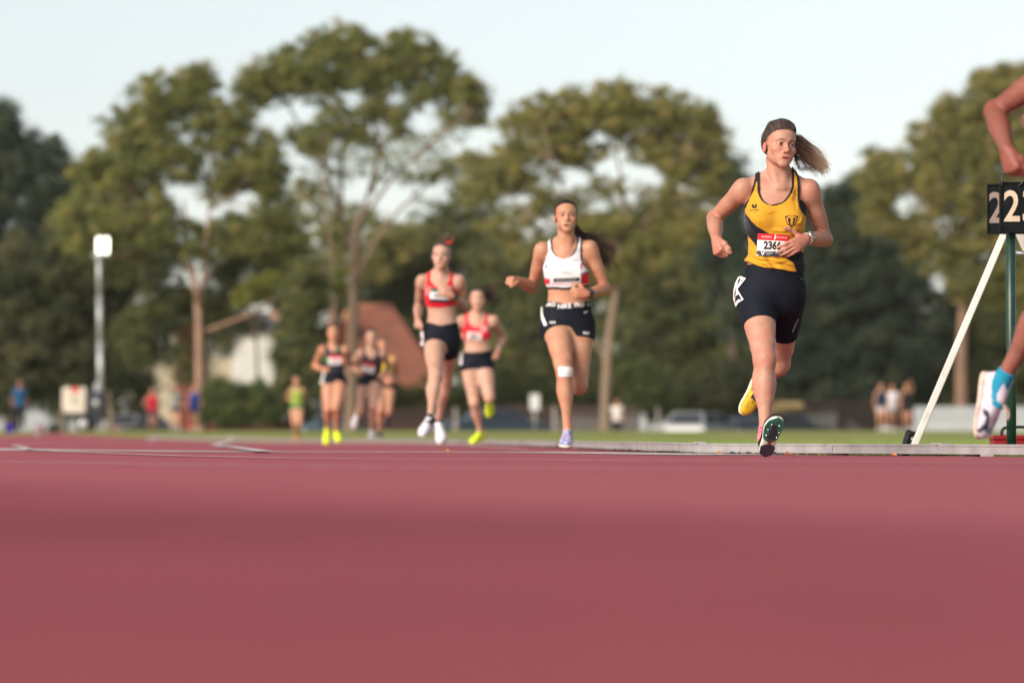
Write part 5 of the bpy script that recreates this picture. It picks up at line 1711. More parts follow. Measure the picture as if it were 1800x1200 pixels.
# leg number on the right hip, small logo, lettering on the left thigh
c = np.array([0., 0.])
def side_decal(name, poly, m, off, parent, surf=SH1s, base=(1298, 503)):
    """poly in photo pixels"""
    pts = np.array([p1.P(x, y, -.10) for x, y in poly])
    cen = pts.mean(0); G = [cen]; n = 5
    for r in range(1, n + 1): G += [cen + (q - cen)*r/n for q in pts]
    m_ = len(pts)
    F = [(0, 1 + i, 1 + (i+1) % m_) for i in range(m_)] + [(1 + r*m_ + i, 1 + (r+1)*m_ + i, 1 + (r+1)*m_ + (i+1) % m_, 1 + r*m_ + (i+1) % m_) for r in range(n-1) for i in range(m_)]
    L = []
    for q in G:
        h = SH1.at(q)
        if h is None:                                           # beyond the outline of the hip: fold round the side
            k = 0
            while h is None and k < 30:
                k += 1; h = SH1.at(q + np.array([.003*k, 0, 0]))
            h = (h if h is not None else q) + np.array([-.0015*k, .006*k*.5, 0])
        L.append(h + np.array([-.6, -.8, 0])*off)
    return mesh(name, np.array(L), F, m, parent)


ln = side_decal('leg_number', [(1287, 509), (1289, 496), (1294, 485), (1301, 483.5), (1313, 488), (1303, 493), (1296.5, 503), (1302, 515), (1308, 526), (1300, 531), (1292, 538), (1288.5, 524)], m_paper, .003, b1)
side_decal('leg_digit', [(1296.5, 497), (1298.5, 488), (1302.5, 486.5), (1304.5, 488), (1302, 492), (1298, 498)], m_ink, .0045, ln)
side_decal('leg_digit', [(1290, 506), (1291.3, 506), (1294, 531), (1292.5, 531)], m_ink, .0045, ln)
side_decal('leg_digit', [(1293.5, 505), (1295, 504), (1296.2, 530), (1294.6, 530)], m_ink, .0045, ln)
side_decal('leg_digit', [(1295.5, 519), (1300.5, 516), (1304.3, 525), (1296, 530)], m_ink, .0045, ln)
V, F = blob([(-.012, -.003), (.011, .004), (.004, -.0005), (-.009, -.005)]); decal('shorts_print', sho, SH1, V, F, xx_(1306), zz(478.5), m_whiteprint, .0015)
V, F = text_mesh('BROOKS RUN', .011, .0); decal('shorts_print', sho, SH1, V, F, xx_(1399), zz(572), m_whiteprint, .0015, math.radians(68))
V, F = blob([(-.008, -.002), (.008, -.003), (.008, -.001), (-.008, .0)]); decal('shorts_print', sho, SH1, V, F, xx_(1409), zz(490), m_whiteprint, .0015)
# ------------------------------------------------------------------ the rest of the field
GR = 'women running the race'


def table(p, rows, pxy):
    """rows: (py, pxL, pxR) -> (z, xL, xR)"""
    return [(p.P(l, y)[2], p.P(l, y)[0], p.P(r, y)[0]) for y, l, r in rows]


def dress(p, J, top, shorts):
    X, Y, Z = grid(p.T)
    zz = lambda py: p.P(900, py)[2]
    xx = lambda px: p.P(px, 500)[0]
    armd, neckd = top_region(p, X, Y, Z, table(p, top['outer'], 0), table(p, top['inner'], 0), zz(top['scoop']), zz(top['scoop'] - top.get('back', 12)), p.neck[1])
    hem = np.interp(X, [xx(a) for a, b in top['hem']], [zz(b) for a, b in top['hem']]) + 0*Z
    t = top.get('t', .005)
    wr = .0015*np.sin(Z*70 + X*13)*np.sin(X*33)
    o, V, Q = garment(p, top['name'], p.T, t + wr, smax(np.maximum(armd, neckd), hem - Z, .004), m_cloth, p.body, lambda V: top['col'](V, xx, zz))
    p.top, p.S = o, Surf(V, Q)
    nk = np.maximum(armd, neckd)
    b = top.get('band', .009)
    if top.get('trim') is not None:
        garment(p, 'top_trim', p.T, t + .002 + 0*X, np.maximum(np.maximum(nk - .001, -(nk + b)), zz(top['trimlow']) - Z), top['trim'], p.body)
    if top.get('hemband'):
        garment(p, 'hem_band', p.T, t + .002 + 0*X, np.maximum(hem - .001 - Z, Z - hem - top['hemband']), m_trim, p.body)
    w = np.interp(X, [xx(a) for a, b in shorts['waist']], [zz(b) for a, b in shorts['waist']]) + 0*Z
    reg = np.maximum(thigh_cut(X, Y, Z, p.pts['hipA'], p.pts['knA'], shorts['tA'], p.pts['hipB'], p.pts['knB'], shorts['tB']), Z - w)
    o, V, Q = garment(p, 'shorts', p.T, shorts.get('t', .004) + .001*np.sin(Z*60 + X*30)*np.sin(X*40), reg, m_navy if shorts.get('col') is None else m_cloth, p.body, None if shorts.get('col') is None else (lambda V: shorts['col'](V, xx, zz)))
    p.shorts, p.SS = o, Surf(V, Q)
    p.xx, p.zz = xx, zz
    if shorts.get('band'):
        garment(p, 'waistband', p.T, .0062 + 0*X, np.maximum(Z - w - .001, w - shorts['band'] - Z), m_navy, p.body)


def flat(c):
    c = np.array(c)
    return lambda V, xx, zz: np.repeat(c[None], len(V), 0)


def bib_simple(p, px, py, w, h, digits, head, foot, ang=0, size=.05):
    b = Bib(p.S, p.xx(px), p.zz(py), w, h, math.radians(ang), .003)
    V, F = rect_grid(w, h, 9, 7)
    o = b.put('race_number', V, F, m_paper, p.body)
    if head is not None: b.rect('number_header', -w/2, h*.22, w/2, h/2, head, o, .0015)
    if foot is not None: b.rect('number_footer', -w/2, -h/2, w/2, -h*.27, foot, o, .0015)
    if digits: b.text('number_digits', digits, size, 0, -.002, m_ink, o, .002, .001)
    return b, o


def hip_number(p, px, py, w=.075, h=.10, digits='8', ang=8):
    """paper leg number pinned on the right side of the shorts"""
    o = p.shorts; s = p.SS
    c = np.array([p.xx(px), 0, p.zz(py)])
    V, F = rect_grid(w, h, 7, 7)
    L = []
    a = math.radians(ang)
    for u, v in V:
        q = c + np.array([u*.45*math.cos(a) - v*math.sin(a), 0, v*math.cos(a) + u*.45*math.sin(a)])
        hq = None; k = 0
        while hq is None and k < 25:
            hq = s.at(q + np.array([.004*k, 0, 0])); k += 1
        k -= 1
        L.append((hq if hq is not None else q) + np.array([-.003 - .002*k, -.004 + .004*k, 0]))
    n = mesh('leg_number', np.array(L), F, m_paper, p.body)
    if not digits: return
    Vt, Ft = text_mesh(digits, h*.75, .002)
    cen = np.array(L); Vd = []
    for u, v in Vt:
        i = int(np.argmin((V[:, 0] - u*1.0)**2 + (V[:, 1] - v)**2))
        Vd.append(cen[i] + np.array([(u - V[i, 0])*.45, 0, v - V[i, 1]]) + np.array([-.003, -.004, 0]))
    mesh('leg_digit', np.array(Vd), Ft, m_ink, n)


def shoes(p, J, A, B, sc=.97, h=.008):
    for s, sp in (('A', A), ('B', B)):
        put_shoe(p.body, p.pts['an'+s], np.array(sp[0], float), np.array(sp[1], float), 1 if s == 'A' else -1, sp[2], sp[3], sp[4], sc, h, sp[5] if len(sp) > 5 else .075, laces=h < .0095)


m_shoe_w = mat('white_shoe', (.66, .65, .68), .6, .3, noise=(40, (.50, .49, .54), 3, .45, .7))
m_shoe_n = mat('neon_shoe', (.62, .78, .02), .55, .3)
m_neon_sole = mat('neon_sole', (.70, .78, .16), .6, .3)
m_shoe_b = mat('blue_purple_shoe', (.16, .20, .42), .55, .3, noise=(45, (.50, .46, .55), 2, .45, .6))
m_pinklace = mat('pink_lace', (.85, .06, .20), .6, .3)
m_tape = mat('white_knee_tape', (.72, .70, .70), .8, .2)
m_oldwhite = mat('grey_sole', (.45, .43, .42), .7, .2)
DKH = (.030, .020, .017)
HL2 = [(.13, -.2), (.085, -.100), (.074, -.090), (.064, -.074), (.052, -.050), (.038, -.034), (.020, -.020), (.0, -.006), (-.012, .004), (-.022, .018), (-.045, .036), (-.09, .052)]

# ---- second: white crop top
p2 = Person('woman runner in white crop top with red side panels and taped knee', GR, 25.5, 996, h=.0062, skin=SK_B)
J2 = dict(
    neck=(995, 428, 0), shA=(953, 441, .02), shB=(1037, 438, 0), hipA=(979, 574, -.01), hipB=(1020, 574, .02),
    elA=(936, 505, 1), wrA=(911, 493, -1), elB=(1064, 508, 1), wrB=(1032, 517, -1),
    knA=(992, 653, -1), anA=(998, 762, 1), knB=(1018, 676, -1), anB=(1016, 630, 1), toeA=(-.05, -1, -.12), toeB=(0, .55, -.8), LT=.40, LS=.40,
    torso=[(433, 974, 1017, .048, .015), (446, 961, 1029, .074, .008), (460, 957, 1034, .090, 0), (476, 956, 1035, .098, 0), (494, 959, 1034, .098, 0), (508, 963, 1032, .090, 0), (522, 964, 1035, .088, 0), (540, 959, 1039, .094, 0),
           (558, 953, 1042, .104, .01), (575, 950, 1043, .108, .015), (592, 950, 1043, .104, .02), (604, 958, 1038, .08, .02)],
    bust=[(980, 480, -.068), (1014, 480, -.068)], bs=.85, thigh=(.082, .086, .078, .062, .052),
    handA=dict(D=(-.62, -.70, .15), N=(.05, .1, -1), S=(.6, -.6, .3), curls=(78, 98, 62), thumb=((.8, .5, .5), (.8, -.1, .7), (.6, -.5, .6))),
    handB=dict(D=(-.92, -.25, .10), N=(-.15, 1, .0), S=(-.1, -.1, 1), curls=(74, 98, 60), thumb=((.55, .8, .1), (.9, .2, .3), (.8, -.3, .5))),
    head=dict(at=(995, 381.5, -.04), yaw=math.radians(3), roll=0, pitch=math.radians(-7), sc=.98, mouth=.5), hf=.6, clav=True, neckr=.88, brow=(.03, .018, .012))
p2.J = J2
make_runner(p2, J2)


def white_top(V, xx, zz):
    C = np.repeat(np.array([[.70, .68, .71]]), len(V), 0)
    x, z = V[:, 0], V[:, 2]
    inx = (x > xx(966.5)) & (x < xx(1020.5))
    up = np.interp(x, [xx(955), xx(968), xx(1019), xx(1040)], [zz(488), zz(492), zz(485), zz(477)])
    red = (z < up) & (z > zz(500)) & (~inx)
    C[red] = (.68, .012, .035)
    low = (z < zz(499.5)) & (z > zz(503)) & (np.sin(x*260) > -.2)
    C[low] = (.72, .32, .36)
    blk = (z < up + .008) & (z > up - .001) & (x > xx(1020.5))
    C[blk] = (.03, .04, .06)
    return C


dress(p2, J2, dict(name='crop_top', col=white_top, t=.005, trim=m_trim, trimlow=482, band=.010, hemband=.017,
      outer=[(412, 963, 1024), (425, 961, 1023), (440, 960.5, 1022), (455, 957, 1022.5), (466, 953, 1026), (474, 948, 1033), (479, 930, 1045), (484, 900, 1080)],
      inner=[(408, 970, 1015), (425, 969.5, 1014.5), (438, 971, 1011.5), (446, 974.5, 1007), (452, 980, 1001.5), (455, 986, 996), (456, 990, 991), (460, 1010, 970)], scoop=456,
      hem=[(955, 508), (995, 510), (1040, 503)]),
      dict(waist=[(950, 527), (970, 531), (995, 535), (1020, 533), (1045, 527)], tA=.17, tB=.235, band=.034))
hc2 = hair_cap(p2, p2.body, p2.O, p2.hR, p2.sc, (.018, .012, .010), .0045, HL2, strand=.0006, noise_seed=5)
swept_hair(p2, hc2, p2.O, p2.hR, p2.sc, (.02, .105, .0), 350, (.018, .012, .010), (.045, .030, .024), seed=3, line=HL2, lift=.004, r=.0013)
E = p2.P
ponytail(p2, p2.body, None, [
    [E(1006, 395, .08), E(1016, 412, .12), E(1040, 418, .15), E(1062, 424, .17), E(1084, 436, .16)],
    [E(1006, 398, .08), E(1018, 418, .12), E(1042, 430, .15), E(1062, 442, .17), E(1078, 452, .16)],
    [E(1006, 400, .08), E(1020, 424, .12), E(1044, 442, .15), E(1060, 456, .16), E(1070, 474, .15)]], 620, (.050, .030, .024), (.14, .080, .055), r=.0024, wob=.030, seed=8, M=16, rootr=.016, spread=[.6, 1, 1.1, 1])
for s in ():
    pass
shoes(p2, J2, ((-.08, -1, -.10), (0, -.1, 1), m_shoe_b, m_foam, m_pinklace), ((0, .55, -.8), (0, -.8, -.55), m_shoe_b, m_foam, m_pinklace))
watch(p2.body, p2.pts['elB'], p2.pts['wrB'], .93, .029, np.array([0, -1, .1]), m_black, m_black, m_wface, .019)
b, o = bib_simple(p2, 994, 481, .195, .128, None, None, None, 2)
b.rect('number_footer', -.082, -.056, .090, -.034, m_bibdark, o, .0015)
b.text('number_digits', '4862', .042, .006, .002, mat('faint_print', (.36, .35, .40), .7, .2), o, .002, -.0004)
b.text('footer_print', 'ATHLETICS VICTORIA', .013, .0, -.045, m_whiteprint, o, .003)
b.text('header_print', 'I', .018, .004, .038, mat('grey_print', (.22, .20, .26), .7, .2), o, .003)
for px, py, pts, m in ((1021, 468, [(-.012, .012), (.008, .016), (.012, .010), (.004, .004), (.006, -.020), (-.004, -.020), (-.004, .004)], m_bibred), (960, 469, [(-.004, .012), (.005, .012), (.004, -.012), (-.004, -.010)], m_ink), (1011, 459, [(-.02, -.002), (.02, .002), (.02, .005), (-.02, .002)], m_bibred)):
    V, F = blob(pts); decal('chest_print', p2.top, p2.S, V, F, p2.xx(px), p2.zz(py), m, .004)
# printed waistband, logos, white side stripe, knee tape
for px, txt in ((992, 'NIKE'), (1018, 'PRO'), (967, 'PRO'), (1037, 'NI')):
    V, F = text_mesh(txt, .042 if txt == 'NIKE' else .036, .0012); decal('waistband_print', p2.shorts, p2.SS, V, F, p2.xx(px), p2.zz(np.interp(px, [960, 995, 1040], [534.5, 539.5, 534])), m_whiteprint, .0055, math.radians(-4 if px < 990 else 4))
V, F = blob([(-.018, -.004), (.018, .011), (.0, -.002), (-.012, -.008), (-.019, -.004)]); decal('shorts_print', p2.shorts, p2.SS, V, F, p2.xx(1030), p2.zz(549), m_whiteprint, .002)
V, F = text_mesh('NIKE', .018, .0006); decal('shorts_print', p2.shorts, p2.SS, V, F, p2.xx(971), p2.zz(567.5), m_whiteprint, .002)
V, F = text_mesh('PRO', .022, .001); decal('shorts_print', p2.shorts, p2.SS, V, F, p2.xx(1030), p2.zz(586), m_whiteprint, .002)
hip_number(p2, 953, 556, .045, .135, '', 22)
SB = Surf(p2.V, p2.Q)
V, F = rect_grid(.095, .066, 12, 8); decal('knee_tape', p2.body, SB, V, F, p2.xx(993), p2.zz(654.5), m_tape, .004, math.radians(1))

# ---- third: tall, red crop top
p3 = Person('tall woman runner in red crop top with a topknot and black socks', GR, 31.6, 768, h=.0085, skin=SK_C)
J3 = dict(
    neck=(775, 482, 0), shA=(742, 495, .03), shB=(807, 495, .0), hipA=(763, 596, -.01), hipB=(789, 596, .02), hs=1.04,
    elA=(736, 540, 1), wrA=(734, 558, -1), elB=(817, 539, 1, .245), wrB=(795, 520, -1, .285),
    knA=(765, 662, -1), anA=(756, 738, -1), knB=(783, 668, 1), anB=(770, 743, 1), toeA=(-.25, -.9, -.35), toeB=(.1, -.4, -.9), LT=.42, LS=.41,
    torso=[(486, 760, 792, .048, .015), (497, 750, 801, .074, .008), (508, 748, 803, .09, 0), (521, 747, 804, .1, 0), (534, 749, 803, .098, 0), (546, 752, 801, .088, 0), (560, 752, 802, .088, 0), (572, 748, 805, .096, 0),
           (586, 744, 807, .106, .01), (600, 743, 808, .108, .015), (612, 745, 807, .10, .02), (622, 750, 802, .08, .02)],
    bust=[(765, 523, -.068), (788, 523, -.068)], bs=.85,
    handA=dict(D=(-.1, -.35, -.95), N=(.9, .3, 0), S=(.2, -.9, .2), curls=(70, 95, 60)),
    handB=dict(D=(-.85, -.2, .4), N=(-.1, 1, .1), S=(-.3, -.1, .9), curls=(40, 60, 40)),
    head=dict(at=(776, 450, -.04), yaw=math.radians(-6), roll=math.radians(3), pitch=math.radians(-3), sc=1.0, mouth=.4), neckr=.95)
p3.J = J3
make_runner(p3, J3)
RED = (.60, .010, .022)


def red_top(V, xx, zz):
    C = np.repeat(np.array([RED]), len(V), 0)
    x, z = V[:, 0], V[:, 2]
    s = (x < xx(756)) & (np.abs(np.mod((z - x*.9)/.022, 1) - .5) < .18) & (z < zz(503)) & (z > zz(520))
    C[s] = (.70, .40, .42)
    return C


dress(p3, J3, dict(name='crop_top', col=red_top, t=.005,
      outer=[(470, 751, 796), (485, 750.5, 796.5), (498, 749, 796.5), (508, 745, 799), (515, 735, 808), (520, 700, 850)],
      inner=[(470, 757, 791), (485, 756.5, 791), (494, 758, 789.5), (500, 762, 785), (504, 767, 780), (506, 772, 775), (509, 790, 760)], scoop=506, hem=[(745, 540), (775, 542), (805, 536)]),
      dict(waist=[(743, 563), (775, 572), (808, 565)], tA=.20, tB=.36))
hair_cap(p3, p3.body, p3.O, p3.hR, p3.sc, (.075, .048, .035), .007, HL2, strand=.0006)
E = p3.P
ponytail(p3, p3.body, None, [[E(783, 430, .05), E(789, 420, .06), E(786, 410, .06)], [E(783, 430, .05), E(795, 418, .06), E(797, 432, .07)], [E(783, 430, .05), E(778, 418, .05), E(783, 412, .06)]], 60, (.09, .05, .04), (.22, .12, .08), r=.004, wob=.008, name='topknot', seed=9, M=8, rootr=.012)
mb = MB(); cc = E(787, 426, .055); mb.tube([cc + .034*np.array([math.cos(t), math.sin(t)*.9, .25*math.sin(t) + .2*math.cos(t)]) for t in np.linspace(0, 2*math.pi, 16)], .012, 6); mb.build('hair_tie', mat('red_scrunchie', (.62, .04, .03), .8, .2), p3.body, True)
blacksock = lambda t: np.repeat(np.array([[.015, .015, .018]]), len(t), 0)
sock(p3, 'A', .90, 1.06, m_cloth, .006, blacksock); sock(p3, 'B', .90, 1.06, m_cloth, .006, blacksock)
shoes(p3, J3, ((-.30, -.85, -.30), (.05, -.3, .95), m_shoe_w, m_oldwhite, m_whiteprint), ((.15, -.75, -.55), (0, -.6, .8), m_shoe_w, m_oldwhite, m_whiteprint), 1.02)
b, o = bib_simple(p3, 774, 520, .165, .115, '6824', mat('bib_green', (.015, .10, .06), .6, .3), m_bibdark, -3, .055)
watch(p3.body, p3.pts['elB'], p3.pts['wrB'], .93, .030, np.array([.1, -1, .2]), m_black, m_black, m_wface, .019)
hip_number(p3, 741, 594, .085, .125, '6', 2)
V, F = text_mesh('@', .05, .002); decal('chest_print', p3.top, p3.S, V, F, p3.xx(789), p3.zz(508), m_pinkprint, .005)

# ---- fourth: red crop top, brown ponytail, neon shoes
p4 = Person('woman runner in scarlet crop top with swinging ponytail and neon shoes', GR, 38.5, 841, h=.0095, skin=SK_C, far=True)
J4 = dict(
    neck=(839, 554, 0), shA=(812, 564, .03), shB=(868, 564, 0), hipA=(825, 640, -.01), hipB=(851, 640, .02), hs=.97,
    elA=(800, 596, 1), wrA=(816, 590, -1), elB=(885, 590, 1), wrB=(876, 616, -1),
    knA=(834, 707, -1), anA=(845, 763, 1), knB=(860, 698, -1), anB=(860, 702, 1), toeA=(-.4, -.9, -.2), toeB=(0, .2, -1), LT=.40, LS=.38,
    torso=[(557, 826, 852, .048, .015), (566, 818, 860, .074, .008), (575, 815, 862, .09, 0), (585, 814, 863, .1, 0), (596, 816, 862, .096, 0), (606, 818, 861, .088, 0), (616, 816, 863, .09, 0),
           (628, 812, 865, .104, .01), (640, 811, 866, .108, .015), (650, 812, 865, .10, .02), (658, 818, 860, .08, .02)],
    bust=[(829, 586, -.068), (850, 586, -.068)], bs=.9,
    handA=dict(D=(.5, -.7, .1), N=(.3, .7, .3), S=(.0, .2, 1), curls=(70, 95, 60)), handB=dict(D=(-.05, -.3, -.95), N=(-.9, .3, 0), S=(-.2, -.9, .2), curls=(65, 90, 60)),
    head=dict(at=(839, 526, -.04), yaw=math.radians(4), roll=0, pitch=math.radians(-2), sc=.98, mouth=.3), neckr=.95)
p4.J = J4
make_runner(p4, J4)
dress(p4, J4, dict(name='crop_top', col=flat((.68, .012, .030)), t=.005,
      outer=[(545, 818, 857), (560, 817.5, 857), (570, 816, 857.5), (580, 813, 860), (586, 800, 872), (590, 770, 900)],
      inner=[(545, 824, 853), (560, 823.5, 852), (567, 825, 850), (572, 829, 846), (575, 834, 841), (576, 837, 838), (579, 850, 826)], scoop=576, hem=[(812, 598), (839, 599), (866, 595)]),
      dict(waist=[(810, 618), (839, 619), (866, 615)], tA=.17, tB=.25))
hair_cap(p4, p4.body, p4.O, p4.hR, p4.sc, (.045, .028, .022), .009, HL2, strand=0)
E = p4.P
ponytail(p4, p4.body, None, [[E(848, 512, .08), E(858, 504, .1), E(868, 503, .12), E(873, 512, .12)], [E(848, 514, .08), E(860, 512, .1), E(866, 520, .12), E(868, 530, .12)], [E(848, 516, .08), E(856, 520, .1), E(860, 528, .11), E(858, 536, .1)]], 140, (.045, .028, .022), (.12, .07, .05), r=.004, wob=.02, seed=10, M=10, rootr=.02)
shoes(p4, J4, ((-.45, -.85, -.12), (0, -.1, 1), m_shoe_n, m_neon_sole, m_neon_sole), ((0, .25, -1), (0, -1, -.2), m_shoe_n, m_neon_sole, m_neon_sole), .98, .0095)
b, o = bib_simple(p4, 834, 591, .15, .085, '4851', m_pinkprint, None, -2, .045)
watch(p4.body, p4.pts['elB'], p4.pts['wrB'], .9, .030, np.array([.3, -1, .1]), m_strap, m_case, m_wface, .018)
hip_number(p4, 810, 630, .07, .12, '3', 0)
V, F = text_mesh('@', .07, .002); decal('chest_print', p4.top, p4.S, V, F, p4.xx(851), p4.zz(577), m_pinkprint, .005)

# ---- fifth: black and green singlet
p5 = Person('woman runner in black and green singlet with neon yellow shoes', GR, 50.0, 584, h=.0115, skin=SK_B, far=True)
J5 = dict(
    neck=(586, 607, 0), shA=(566, 615, .02), shB=(607, 615, 0), hipA=(577, 672, -.01), hipB=(598, 672, .02),
    elA=(553, 643, 1), wrA=(569, 650, -1), elB=(618, 640, 1), wrB=(609, 634, -1),
    knA=(576, 719, -1), anA=(575, 754, 1), knB=(591, 716, -1), anB=(591, 760, 1), toeA=(0, -.5, -.9), toeB=(.2, -1, -.3), LT=.40, LS=.39,
    torso=[(610, 577, 596, .048, .015), (617, 571, 602, .074, .008), (624, 569, 605, .09, 0), (632, 568, 606, .1, 0), (640, 570, 605, .096, 0), (648, 571, 603, .09, 0), (657, 569, 605, .094, 0), (665, 567, 607, .104, .01), (674, 566, 608, .108, .015), (682, 567, 606, .1, .02), (687, 571, 602, .08, .02)],
    bust=[(579, 633, -.068), (594, 633, -.068)], bs=.9,
    handA=dict(D=(.7, -.6, -.1), N=(.3, .7, .3), S=(.0, .2, 1), curls=(70, 95, 60)), handB=dict(D=(-.4, -.8, .1), N=(-.5, .5, -.3), S=(-.2, -.1, 1), curls=(70, 95, 60)),
    head=dict(at=(586, 585, -.04), yaw=0, roll=0, pitch=0, sc=1.0, mouth=.3), neckr=.95)
p5.J = J5
make_runner(p5, J5)


def green_top(V, xx, zz):
    C = np.repeat(np.array([[.022, .026, .034]]), len(V), 0)
    x, z = V[:, 0], V[:, 2]
    C[(x < xx(577)) & (z < zz(627)) & (z > zz(637))] = (.012, .13, .03)
    C[(x > xx(593)) & (x < xx(603)) & (z < zz(611)) & (z > zz(618))] = (.012, .12, .04)
    C[(z < zz(614)) & (z > zz(619)) & (x > xx(580)) & (x < xx(593))] = (.09, .10, .13)
    return C


dress(p5, J5, dict(name='singlet', col=green_top, t=.006, outer=[(600, 572, 600), (612, 571, 601), (620, 569, 603), (626, 564, 608), (630, 540, 640)], inner=[(600, 577, 595), (610, 578, 594), (615, 581, 591), (618, 585, 587), (621, 592, 580)], scoop=618, hem=[(566, 655), (608, 655)]),
      dict(waist=[(566, 650), (608, 650)], tA=.16, tB=.12))
hair_cap(p5, p5.body, p5.O, p5.hR, p5.sc, (.16, .08, .045), .010, HL2, strand=0)
shoes(p5, J5, ((-.05, -.6, -.75), (0, -.75, .5), m_shoe_n, m_neon_sole, m_neon_sole), ((.25, -1, -.3), (0, -.2, 1), m_shoe_n, m_neon_sole, m_neon_sole), 1.0, .011)
bib_simple(p5, 589, 633, .165, .12, '5210', m_bibred, None, 1, .05)
hip_number(p5, 567, 664, .09, .16, '5', -8)

# ---- sixth: black singlet
p6 = Person('woman runner in plain black singlet and shorts beside the neon shoes', GR, 50.6, 652, h=.0115, skin=SK_C, far=True)
J6 = dict(
    neck=(653, 613, 0), shA=(634, 621, .02), shB=(673, 621, 0), hipA=(641, 672, -.01), hipB=(660, 672, .02), hs=.97,
    elA=(618, 642, 1), wrA=(630, 654, -1), elB=(684, 644, 1), wrB=(676, 660, -1),
    knA=(634, 722, -1), anA=(629, 728, 1), knB=(656, 715, -1), anB=(653, 759, 1), toeA=(-.3, .1, -1), toeB=(0, -1, -.15), LT=.40, LS=.38,
    torso=[(615, 644, 663, .048, .015), (623, 637, 669, .074, .008), (630, 635, 671, .09, 0), (638, 634, 672, .1, 0), (646, 636, 671, .096, 0), (654, 637, 669, .09, 0), (661, 635, 671, .094, 0), (668, 633, 673, .104, .01), (675, 632, 674, .108, .015), (682, 634, 672, .1, .02), (687, 638, 668, .08, .02)],
    bust=[(645, 638, -.068), (660, 638, -.068)], bs=.9,
    handA=dict(D=(.5, -.8, -.1), N=(.3, .7, .3), S=(.0, .2, 1), curls=(70, 95, 60)), handB=dict(D=(-.3, -.8, -.2), N=(-.5, .5, -.3), S=(-.2, -.1, 1), curls=(70, 95, 60)),
    head=dict(at=(653, 593, -.04), yaw=0, roll=0, pitch=0, sc=1.0, mouth=.3), neckr=.95)
p6.J = J6
make_runner(p6, J6)
dress(p6, J6, dict(name='singlet', col=flat((.018, .018, .026)), t=.006, outer=[(604, 638, 667), (618, 637, 668), (626, 635, 670), (632, 630, 676), (637, 600, 700)], inner=[(604, 643, 663), (616, 643, 663), (624, 645, 661), (629, 649, 657), (631, 652, 654), (634, 660, 646)], scoop=631, hem=[(630, 662), (675, 662)]),
      dict(waist=[(630, 657), (675, 657)], tA=.16, tB=.13))
hair_cap(p6, p6.body, p6.O, p6.hR, p6.sc, (.035, .024, .020), .010, HL2, strand=0)
shoes(p6, J6, ((-.3, .1, -1), (.1, -1, 0), m_shoe_w, m_oldwhite, m_whiteprint), ((0, -1, -.1), (0, -.1, 1), m_shoe_w, m_oldwhite, m_whiteprint), 1.0, .011)
bib_simple(p6, 648, 646, .165, .12, '4419', m_bibred, None, -14, .05)

# ---- seventh: half hidden behind the sixth
p7 = Person('woman runner in yellow top half hidden behind the runner in black', GR, 56.0, 678, h=.013, skin=SK_B, far=True)
J7 = dict(
    neck=(676, 625, 0), shA=(659, 632, .02), shB=(692, 632, 0), hipA=(668, 680, -.01), hipB=(685, 680, .02),
    elA=(652, 654, 1), wrA=(660, 664, -1), elB=(698, 656, 1), wrB=(691, 668, -1),
    knA=(668, 722, -1), anA=(667, 760, 1), knB=(682, 724, -1), anB=(680, 728, 1), toeA=(0, -1, -.1), toeB=(0, .2, -1), LT=.40, LS=.38,
    torso=[(627, 668, 684, .048, .015), (634, 662, 690, .074, .008), (641, 661, 691, .09, 0), (648, 660, 692, .1, 0), (656, 662, 691, .09, 0), (664, 661, 692, .094, 0), (672, 659, 694, .104, .01), (680, 658, 695, .108, .015), (687, 660, 693, .1, .02), (691, 664, 688, .08, .02)],
    handA=dict(D=(.5, -.8, -.1), N=(.3, .7, .3), S=(.0, .2, 1), curls=(70, 95, 60)), handB=dict(D=(-.3, -.8, -.2), N=(-.5, .5, -.3), S=(-.2, -.1, 1), curls=(70, 95, 60)),
    head=dict(at=(673, 607, -.04), yaw=0, roll=0, pitch=0, sc=1.0, mouth=.3), neckr=.95)
p7.J = J7
make_runner(p7, J7)
dress(p7, J7, dict(name='crop_top', col=flat((.55, .38, .03)), t=.006, outer=[(618, 663, 688), (630, 662, 689), (638, 658, 694), (644, 630, 720)], inner=[(618, 668, 684), (634, 669, 683), (638, 674, 677), (641, 682, 668)], scoop=638, hem=[(655, 654), (695, 654)]),
      dict(waist=[(655, 674), (695, 674)], tA=.15, tB=.15))
hair_cap(p7, p7.body, p7.O, p7.hR, p7.sc, (.05, .03, .022), .012, HL2, strand=0)
m_shoe_d = mat('dark_shoe', (.03, .03, .035), .6, .3)
shoes(p7, J7, ((.1, -1, -.1), (0, -.1, 1), m_shoe_d, m_oldwhite, m_whiteprint), ((0, .25, -1), (0, -1, -.2), m_shoe_d, m_oldwhite, m_whiteprint), 1.0, .012)

